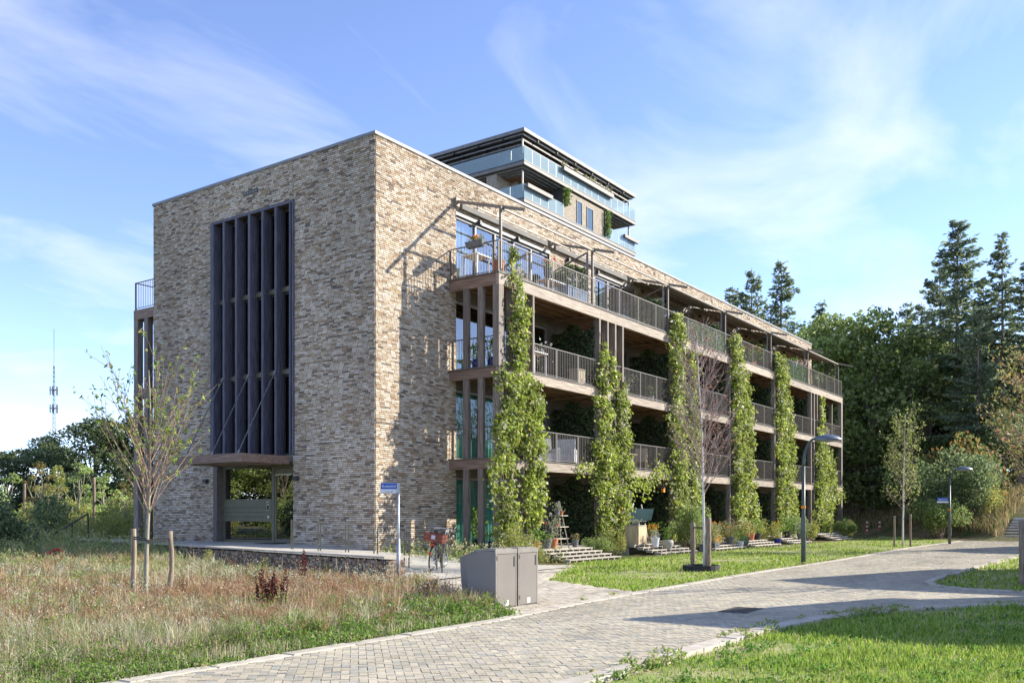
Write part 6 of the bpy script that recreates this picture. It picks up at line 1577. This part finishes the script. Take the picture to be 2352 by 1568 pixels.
# ------------------------------------------------------------------ wooden stair decks before the ground floor flats
def stair_deck(label, u0, u1, steps=4, v=-3.05):
    o = thing('deck_stairs', label, 'deck stairs', (u0, v, 0), 0, 'wooden deck stairs before the flats'); L = u1 - u0
    for k in range(5): MB().bevbox(0, L, 0.0+0.152*k, 0.142+0.152*k, 0.376, 0.411, 0.004).build('plank', 'plank_grey', o)
    for xx in (0.1, L-0.1): MB().box(xx-0.04, xx+0.04, 0.0, 0.75, 0, 0.375).build('spacer', 'plank_grey', o)
    for k in range(steps):
        z = 0.41 - 0.10*k; y = -0.32*k; s = 0.12*k
        MB().bevbox(s, L+s, y-0.16, y-0.01, z-0.035, z, 0.004).build('plank', 'plank_grey', o); MB().bevbox(s, L+s, y-0.32, y-0.17, z-0.037, z-0.002, 0.004).build('plank', 'plank_grey', o)
        n = int(L/0.42); m = MB()
        for j in range(n+1):
            xx = s + 0.05 + (L-0.1)*j/n; MB().box(xx-0.03, xx+0.03, y-0.30, y-0.04, max(0, z-0.10) if k < steps-1 else 0, z-0.0375).build('spacer', 'plank_grey', o)
    return o
stair_deck('wooden deck stairs nearest to the waste cabinets', 4.2, 7.7); stair_deck('wooden deck stairs beside the wooden chest', 10.9, 14.3); stair_deck('wooden deck stairs behind the withered birch', 16.2, 19.8); stair_deck('wooden deck stairs in the middle of the facade', 21.0, 24.6); stair_deck('wooden deck stairs just left of the nearer street lamp', 26.6, 29.6); stair_deck('last wooden deck stairs at the far end of the facade', 34.4, 38.0)
# ------------------------------------------------------------------ pots and plants
POTP = {'round': [(0.62,0),(0.95,0.5),(1.0,0.75),(0.8,1.0)], 'cone': [(0.68,0),(0.98,0.88),(1.06,0.89),(1.06,1.0),(0.92,1.0)], 'tall': [(0.6,0),(0.9,1.0),(0.8,1.0)], 'square': None}
GREENS = {'green': [(0.16,0.28,0.05),(0.22,0.34,0.07),(0.11,0.20,0.035)], 'grey': [(0.30,0.34,0.24),(0.40,0.42,0.33),(0.20,0.25,0.14)], 'yellow': [(0.36,0.36,0.09),(0.28,0.33,0.08),(0.42,0.36,0.14)], 'dark': [(0.06,0.11,0.03),(0.09,0.16,0.04)], 'dry': [(0.42,0.34,0.20),(0.34,0.29,0.14),(0.25,0.27,0.10)]}
def potted(label, p, r, h, shape, mat, foliage, fh, fr, n, leaf=0.07, flower=None, group='potted plants before the flats', axis=(0,0,0.6)):
    o = thing('potted_plant', label, 'potted plant', p, random.uniform(0, 3), group)
    if shape == 'square': MB().bevbox(-r, r, -r*0.7, r*0.7, 0, h, 0.01).build('pot', mat, o)
    else: MB().lathe([(a*r, b*h) for a, b in POTP[shape]], n=16).build('pot', mat, o, smooth=False)
    P = np.stack([rng.normal(0, fr*0.5, n), rng.normal(0, fr*0.5, n), h*0.95 + fh*rng.beta(1.6, 1.5, n)], 1)
    V, F, C = leaves_np(P, leaf, GREENS[foliage], 0.5, axis=axis); link('foliage', mesh_np('foliage', V, [F], C), 'leaf', o)
    st = MB()
    for k in range(5): a = random.uniform(0, 6.28); st.tube([(0,0,h*0.9),(math.cos(a)*fr*0.35, math.sin(a)*fr*0.35, h+fh*0.75)], 0.006, 4)
    st.build('stem', 'vine_stem', o)
    if flower:
        col, nf = flower; Q = np.stack([rng.normal(0, fr*0.5, nf), rng.normal(0, fr*0.5, nf), h + fh*rng.uniform(0.6, 1.05, nf)], 1); Q = np.repeat(Q, 5, 0) + rng.normal(0, 0.02, (nf*5, 3))
        V, F, C = leaves_np(Q, 0.06, [col], 0.8); link('flower', mesh_np('flower', V, [F], C), 'petal', o, kind='stuff')
    return o
PINK, ORG, WHT, REDF = (0.62,0.12,0.14), (0.70,0.27,0.02), (0.75,0.74,0.70), (0.55,0.03,0.02)
D = 0.41
potted('terracotta pot with broad green leaves, left on the first deck stairs', (4.95,-2.75,D), .13,.24,'cone','terracotta','green',.5,.25,70,.13)
potted('grey bucket with low green herbs on the first deck stairs', (5.5,-2.8,D), .20,.32,'cone','pot_grey','green',.22,.24,160,.06)
potted('orange terracotta pot with grey shrub on the first deck stairs', (6.0,-2.75,D), .19,.33,'cone','terracotta','grey',.85,.35,260,.07)
potted('pot of tall red flowers behind the grey bucket', (5.6,-2.25,D), .18,.3,'cone','pot_grey','green',.85,.3,130,.08,(REDF,16))
potted('small dark pot with a dry plant, right end of the first deck stairs', (7.4,-2.8,D), .13,.26,'cone','pot_grey','dry',.25,.2,120,.05)
potted('white jar among twigs at the left end of the first deck stairs', (4.35,-2.85,D), .09,.25,'tall','pot_white','grey',.3,.2,60,.06)
sl = thing('ladder_shelf', 'folding wooden ladder shelf with plants on the first deck stairs', 'shelf', (6.85,-2.45,D), 0.15); 
MB().bar((-0.32,-0.25,0),(-0.05,0,1.65),0.03).bar((0.32,-0.25,0),(0.05,0,1.65),0.03).bar((-0.32,0.25,0),(-0.05,0.02,1.55),0.03).bar((0.32,0.25,0),(0.05,0.02,1.55),0.03).build('rails', 'plank_grey', sl)
for z, w in ((0.30,.34),(0.72,.27),(1.12,.21)): MB().box(-w-0.12,w+0.12,-0.22,0.2,z,z+0.025).build('shelf_board', 'plank_grey', sl)
potted('dark pot with silvery plant on the top shelf of the ladder', (6.72,-2.45,D+1.146), .12,.18,'cone','pot_grey','grey',.3,.2,110,.06); potted('small terracotta pot beside the silvery plant on the ladder shelf', (7.0,-2.47,D+1.146), .07,.14,'cone','terracotta','dry',.12,.1,30,.05); potted('small terracotta pot on the middle board of the ladder shelf', (6.75,-2.45,D+0.746), .08,.14,'cone','terracotta','yellow',.16,.14,40,.05)
ch = thing('wooden_chest', 'pale wooden chest on the second deck stairs', 'chest', (11.5,-3.1,D), 0.1); MB().bevbox(-0.42,0.42,-0.28,0.28,0,0.72,0.01).build('body', 'wood_light', ch); MB().box(-0.44,0.44,-0.3,0.3,0.721,0.75).build('lid', 'plank_grey', ch)
for k in range(5): MB().box(-0.42+k*0.17,-0.265+k*0.17,-0.293,-0.281,0.02,0.70).build('board', 'wood_light', ch)
potted('white bucket with pale succulent before the wooden chest', (11.9,-3.75,D-0.10), .17,.36,'cone','pot_white','grey',.35,.2,90,.07); potted('round stone pot with clipped green cone plant before the wooden chest', (12.6,-3.95,D-0.2), .24,.36,'round','pot_stone','green',.55,.2,260,.05); potted('stone pot with orange flowers right of the wooden chest', (13.0,-3.1,D), .17,.33,'round','pot_stone','yellow',.4,.3,120,.07,(ORG,18)); potted('brown urn with green shrub behind the orange flowers', (13.6,-2.9,D), .19,.4,'round','pot_stone','green',.5,.35,150,.07); potted('tray of succulents standing on the wooden chest', (11.5,-3.1,D+0.751), .2,.08,'square','pot_grey','grey',.16,.22,110,.06)
so = thing('garden_swing', 'dark teal garden swing bench with canopy under the ivy divider', 'garden swing', (13.7,-1.5,D), -0.35); MB().add([(-1.2,-0.42,1.42),(1.2,-0.42,1.42),(1.1,-0.36,0.92),(-1.1,-0.36,0.92),(-1.2,0.35,1.42),(1.2,0.35,1.42),(1.1,0.32,0.95),(-1.1,0.32,0.95)], [(0,1,2,3),(4,7,6,5),(0,4,5,1),(3,2,6,7),(0,3,7,4),(1,5,6,2)]).build('canopy', 'teal_paint', so); MB().box(-0.85,0.85,-0.35,0.25,0.88,0.94).build('seat', 'frame_grey', so)
MB().bar((-0.9,-0.4,0),(-0.85,0,1.6),0.05).bar((0.9,-0.4,0),(0.85,0,1.6),0.05).bar((-0.9,0.4,0),(-0.85,0,1.6),0.05).bar((0.9,0.4,0),(0.85,0,1.6),0.05).build('frame', 'metal_rail', so)
# the long row of pots further along
kinds = [('square','pot_grey'),('cone','pot_grey'),('square','pot_ochre'),('tall','pot_grey'),('cone','terracotta'),('square','pot_green'),('cone','pot_black'),('round','pot_stone'),('cone','pot_blue')]
row = [(15.7,'square','pot_grey','yellow','grey trough with yellow green grass left of the withered birch',-4.1),(16.5,'cone','pot_grey','green','dark pot with leafy plant behind the left birch stake',-3.5),(17.1,'square','pot_grey','yellow','grey trough with yellow flowers behind the withered birch',-4.0),(17.8,'tall','pot_grey','grey','tall grey pot just right of the birch stakes',-3.6),(18.6,'square','pot_ochre','dry','ochre box with a dry plant on the third deck stairs',-3.5),(19.3,'cone','pot_grey','dry','dark pot with wispy dry grass on the third deck stairs',-3.9),(20.2,'tall','pot_white','green','slim pale pot right of the third deck stairs',-4.0),(21.3,'square','pot_green','yellow','large green square pot on the fourth deck stairs',-3.8),(22.2,'cone','terracotta','dry','terracotta pot left in the pair on the fourth deck stairs',-3.5),(22.9,'cone','terracotta','yellow','terracotta pot right in the pair on the fourth deck stairs',-3.5),(23.8,'cone','pot_black','green','black pot with green plant on the fourth deck stairs',-3.5),(25.6,'cone','pot_blue','yellow','dark blue pot with yellow flowers left of the nearer lamp',-3.9),(26.6,'round','pot_stone','green','stone pot with round green bush left of the nearer lamp',-3.6),(28.4,'cone','pot_black','green','wide black tub with bright green bush right of the nearer lamp',-3.5),(29.3,'cone','pot_grey','grey','grey pot with silvery bush right of the nearer lamp',-3.9),(30.2,'tall','pot_grey','green','tall grey pot with bush beside the silvery one',-3.7)]
for u, sh, mt, fo, lb, v in row:
    z = D if v > -3.35 else (D-0.1 if v > -3.68 else (D-0.2 if v > -3.95 else 0.0))
    in_deck = any(a <= u <= b+0.36 for a, b in ((16.2,19.8),(21.0,24.6),(26.6,29.6)))
    potted(lb, (u, v, z if in_deck else 0.0), .22 if sh == 'square' else .2, .34, sh, mt, fo, random.uniform(.45,.95), .4, 240, .09, (ORG, 10) if 'yellow flowers' in lb else None)
potted('terracotta pot with small cypress at the far corner of the deck', (42.6,-2.6,D), .2,.32,'cone','terracotta','green',.75,.2,240,.07); potted('leafy pot plant before the far corner post', (43.6,-2.9,D), .2,.3,'cone','pot_black','green',.5,.3,120,.09); 
# free-standing shrubs in front of the deck
def bed(label, p, k, s, z): plant_tree('garden_shrub', label, 'shrub', SH[k], p, s, random.uniform(0, 6), 'twig_brown', 'shrubs before the balconies', z, parts=('stems', 'leaves'))
bed('feathery shrub at the foot of the corner vine', (3.75,-2.9), 2, .36, .55); bed('wispy weeds left of the first deck stairs', (3.3,-3.7), 2, .34, .32); bed('tall leafy shrub between the second deck stairs and the birch', (14.9,-4.0), 0, .34, .82); bed('silvery shrub behind the birch stakes', (15.9,-3.2), 0, .32, .55)
bed('light shrub at the foot of the fourth vine', (20.5,-3.2), 2, .42, .5); bed('light green bush at the foot of the fifth vine', (25.9,-3.2), 2, .5, .55); bed('leafy mass below the fifth vine', (30.6,-3.0), 0, .45, .6); bed('bush left of the nearer lamp pole', (32.6,-3.3), 2, .5, .6); bed('bush right of the nearer lamp pole', (39.6,-3.4), 0, .4, .5); bed('flowering bush at the foot of the last vine', (41.0,-3.2), 2, .45, .5)
bed('low plants between the first and second deck stairs', (9.0,-2.9), 0, .34, .3); bed('leafy plants before the second vine', (10.2,-2.8), 2, .36, .45)
bird = thing('bird_house', 'small orange bird house hanging among the vine leaves', 'bird house', (15.6,-2.3,2.55)); bird.scale = (0.7, 0.7, 0.7); MB().box(-0.1,0.1,-0.08,0.08,0,0.22).build('box', 'orange_band', bird); MB().add([(-0.13,-0.1,0.22),(0.13,-0.1,0.22),(0.13,0.1,0.22),(-0.13,0.1,0.22),(0,-0.1,0.32),(0,0.1,0.32)],[(0,1,4),(3,5,2),(0,4,5,3),(1,2,5,4),(0,3,2,1)]).build('roof', 'crate_red', bird)
# ------------------------------------------------------------------ furniture on the balconies
def table(label, p, w, d, h, mat, rot=0):
    o = thing('table', label, 'table', p, rot, 'balcony tables'); MB().bevbox(-w/2,w/2,-d/2,d/2,h-0.04,h,0.005).build('table_top', mat, o)
    for sx in (-1,1):
        for sy in (-1,1): MB().box(sx*(w/2-0.06)-0.025,sx*(w/2-0.06)+0.025,sy*(d/2-0.06)-0.025,sy*(d/2-0.06)+0.025,0,h-0.041).build('leg', mat, o)
    return o
def chair(label, p, mat, rot=0, s=1.0):
    o = thing('chair', label, 'chair', p, rot, 'balcony chairs'); o.scale = (s, s, s)
    MB().bevbox(-0.25,0.25,-0.25,0.25,0.40,0.45,0.008).build('seat', mat, o); MB().obox((0,0.26,0.70),(0.24,0,0),(0,0.018,0.0),(0,0.04,0.25)).build('backrest', mat, o)
    for sx in (-1,1):
        MB().bar((sx*0.22,-0.22,0),(sx*0.22,-0.22,0.64),0.035).build('leg', mat, o); MB().bar((sx*0.22,0.24,0),(sx*0.22,0.25,0.5),0.035).build('leg', mat, o); MB().bar((sx*0.23,-0.25,0.65),(sx*0.23,0.28,0.65),0.05,0.025).build('armrest', mat, o)
    return o
def armchair(label, p, mat, rot=0):
    o = thing('armchair', label, 'armchair', p, rot, 'balcony armchairs'); MB().bevbox(-0.34,0.34,-0.36,0.32,0.12,0.42,0.03).build('seat', mat, o); MB().obox((0,0.36,0.62),(0.36,0,0),(0,0.07,0.0),(0,0.06,0.42)).build('backrest', mat, o)
    for sx in (-1,1): MB().bevbox(sx*0.39-0.06,sx*0.39+0.06,-0.36,0.34,0.1,0.62,0.03).build('armrest', mat, o)
    for sx in (-1,1):
        for sy in (-1,1): MB().box(sx*0.3-0.02,sx*0.3+0.02,sy*0.28-0.02,sy*0.28+0.02,0,0.119).build('leg', 'metal_rail', o)
T3, T2, T1 = ZL[3]+0.031, ZL[2]+0.031, ZL[1]+0.031
T3 = ZL[3]-0.01; T2 = ZL[2]-0.01; T1 = ZL[1]-0.01
table('white bar table at the near end of the roof terrace', (4.35,-0.65,T3), .8,.7,.92,'white_paint'); table('low white table by the roof terrace railing', (7.8,-1.5,T3), 1.2,.6,.62,'white_paint'); chair('slatted deck chair on the roof terrace near the corner', (5.3,-1.0,T3),'plank_grey',0.6); chair('slatted wooden chair behind the vine tip on the roof terrace', (6.3,-1.2,T3),'plank_grey',-0.5); chair('pale garden chair on the roof terrace below the first divider', (8.9,-1.1,T3),'cushion_grey',-1.2)
potted('tall terracotta pot by the roof terrace corner post', (4.35,-1.6,T3), .24,.62,'tall','terracotta','dark',.25,.2,40,.08, group='pots on the roof terrace'); potted('pot with pink flowers on the roof terrace railing', (7.2,-1.75,T3+0.62), .17,.34,'cone','pot_grey','green',.3,.25,120,.07,(PINK,16), group='pots on the roof terrace'); potted('pot with white flowering plant beside the first roof terrace divider', (9.4,-1.6,T3), .18,.34,'cone','pot_white','grey',.9,.4,260,.08,(WHT,24), group='pots on the roof terrace')
wb = thing('window_box', 'grey flower box with orange blossoms hung on the roof terrace railing', 'flower box', (3.66,-1.15,ZL[3]+0.98)); MB().add([(-0.09,-0.33,0),(0.09,-0.33,0),(0.09,0.33,0),(-0.09,0.33,0),(-0.13,-0.37,0.2),(0.13,-0.37,0.2),(0.13,0.37,0.2),(-0.13,0.37,0.2)],[(0,3,2,1),(4,5,6,7),(0,1,5,4),(1,2,6,5),(2,3,7,6),(3,0,4,7)]).build('box', 'pot_grey', wb)
P = np.stack([rng.normal(0,.06,90), rng.uniform(-.33,.33,90), .2+rng.uniform(0,.16,90)],1); V,F,C = leaves_np(P,.07,GREENS['green']); link('foliage', mesh_np('foliage',V,[F],C),'leaf',wb); P = np.stack([rng.normal(0,.06,40), rng.normal(0,.1,40), .3+rng.uniform(0,.1,40)],1); V,F,C = leaves_np(P,.08,[ORG,(0.7,0.35,0.1)],.8); link('flower', mesh_np('flower',V,[F],C),'petal',wb, kind='stuff')
bb = thing('cushion_box', 'blue grey storage box behind the roof terrace railing', 'box', (9.0,-1.75,T3)); MB().bevbox(-0.75,0.75,-0.22,0.22,0,0.5,0.01).build('body', 'cushion_blue', bb); MB().bevbox(-0.77,0.77,-0.24,0.24,0.501,0.55,0.01).build('lid', 'cushion_blue', bb)
potted('blue glazed pot behind the second floor side railing, left one', (4.15,-0.85,T2), .2,.42,'round','pot_blue','green',.6,.3,60,.14, group='blue pots'); potted('blue glazed pot behind the second floor side railing, right one', (4.3,-1.45,T2), .22,.46,'round','pot_blue','green',.7,.35,60,.16, group='blue pots')
table('tall white table on the second floor balcony', (6.7,-1.45,T2), .9,.7,.95,'white_paint'); hp = thing('wicker_basket', 'wicker laundry basket on the second floor balcony', 'basket', (9.35,-1.7,T2)); MB().bevbox(-0.27,0.27,-0.2,0.2,0,0.62,0.01).build('body', 'wicker', hp); MB().bevbox(-0.29,0.29,-0.22,0.22,0.621,0.67,0.01).build('lid', 'wicker', hp)
potted('shrub with white blossoms on the second floor balcony', (7.4,-0.7,T2), .2,.4,'cone','pot_black','grey',1.1,.7,240,.08,(WHT,70), group='pots on the second floor'); potted('pale bush in the second bay of the second floor', (13.3,-1.6,T2), .2,.36,'cone','pot_white','grey',.6,.5,220,.08, group='pots on the second floor'); potted('small plant in the second bay of the second floor near the vine', (15.6,-1.7,T2), .15,.3,'cone','pot_stone','green',.5,.3,80,.08, group='pots on the second floor')
armchair('light grey wing armchair on the first floor balcony', (7.9,-1.2,T1),'cushion_grey',-0.6); armchair('light grey armchair left on the first floor balcony', (6.6,-1.35,T1),'cushion_grey',0.4); armchair('pale armchair right on the first floor balcony', (8.75,-1.5,T1),'cushion_grey',-1.2)
table('round looking wicker table in the second bay of the first floor', (14.0,-1.3,T1), .9,.7,.74,'wicker'); chair('wicker chair left of the first floor wicker table', (13.2,-1.5,T1),'wicker',1.2,1.1); chair('wicker chair right of the first floor wicker table', (15.0,-1.5,T1),'wicker',-1.2,1.1)
chair('white chair in the fourth bay of the second floor', (27.6,-1.6,T2),'white_paint',0.5); table('white table in the fourth bay of the second floor', (26.7,-1.6,T2), .7,.6,.72,'white_paint'); table('white table in the last bay of the second floor', (41.5,-1.5,T2), 1.0,.6,.75,'white_paint')
potted('red flowered pot on the roof terrace in the fifth bay', (27.6,-1.8,T3), .2,.3,'square','terracotta','green',.9,.5,160,.1,(ORG,20), group='pots on the roof terrace'); potted('blue pot standing on the far roof terrace railing', (34.3,-1.9,T3+0.75), .2,.45,'cone','cushion_blue','green',.3,.3,60,.1, group='pots on the roof terrace'); potted('pale pink blossoming plant on the far roof terrace', (35.5,-1.7,T3+0.35), .2,.4,'cone','pot_white','grey',.7,.7,60,.12,((0.75,0.5,0.42),60), group='pots on the roof terrace')
potted('blue pot behind the side posts on the ground floor', (4.5,-1.1,D+0.01), .12,.25,'cone','pot_blue','green',.3,.2,40,.08, group='ground floor pots'); potted('leafy green plant behind the side posts on the ground floor', (4.6,-0.5,D+0.01), .16,.3,'cone','pot_black','green',1.2,.4,90,.2, group='ground floor pots')
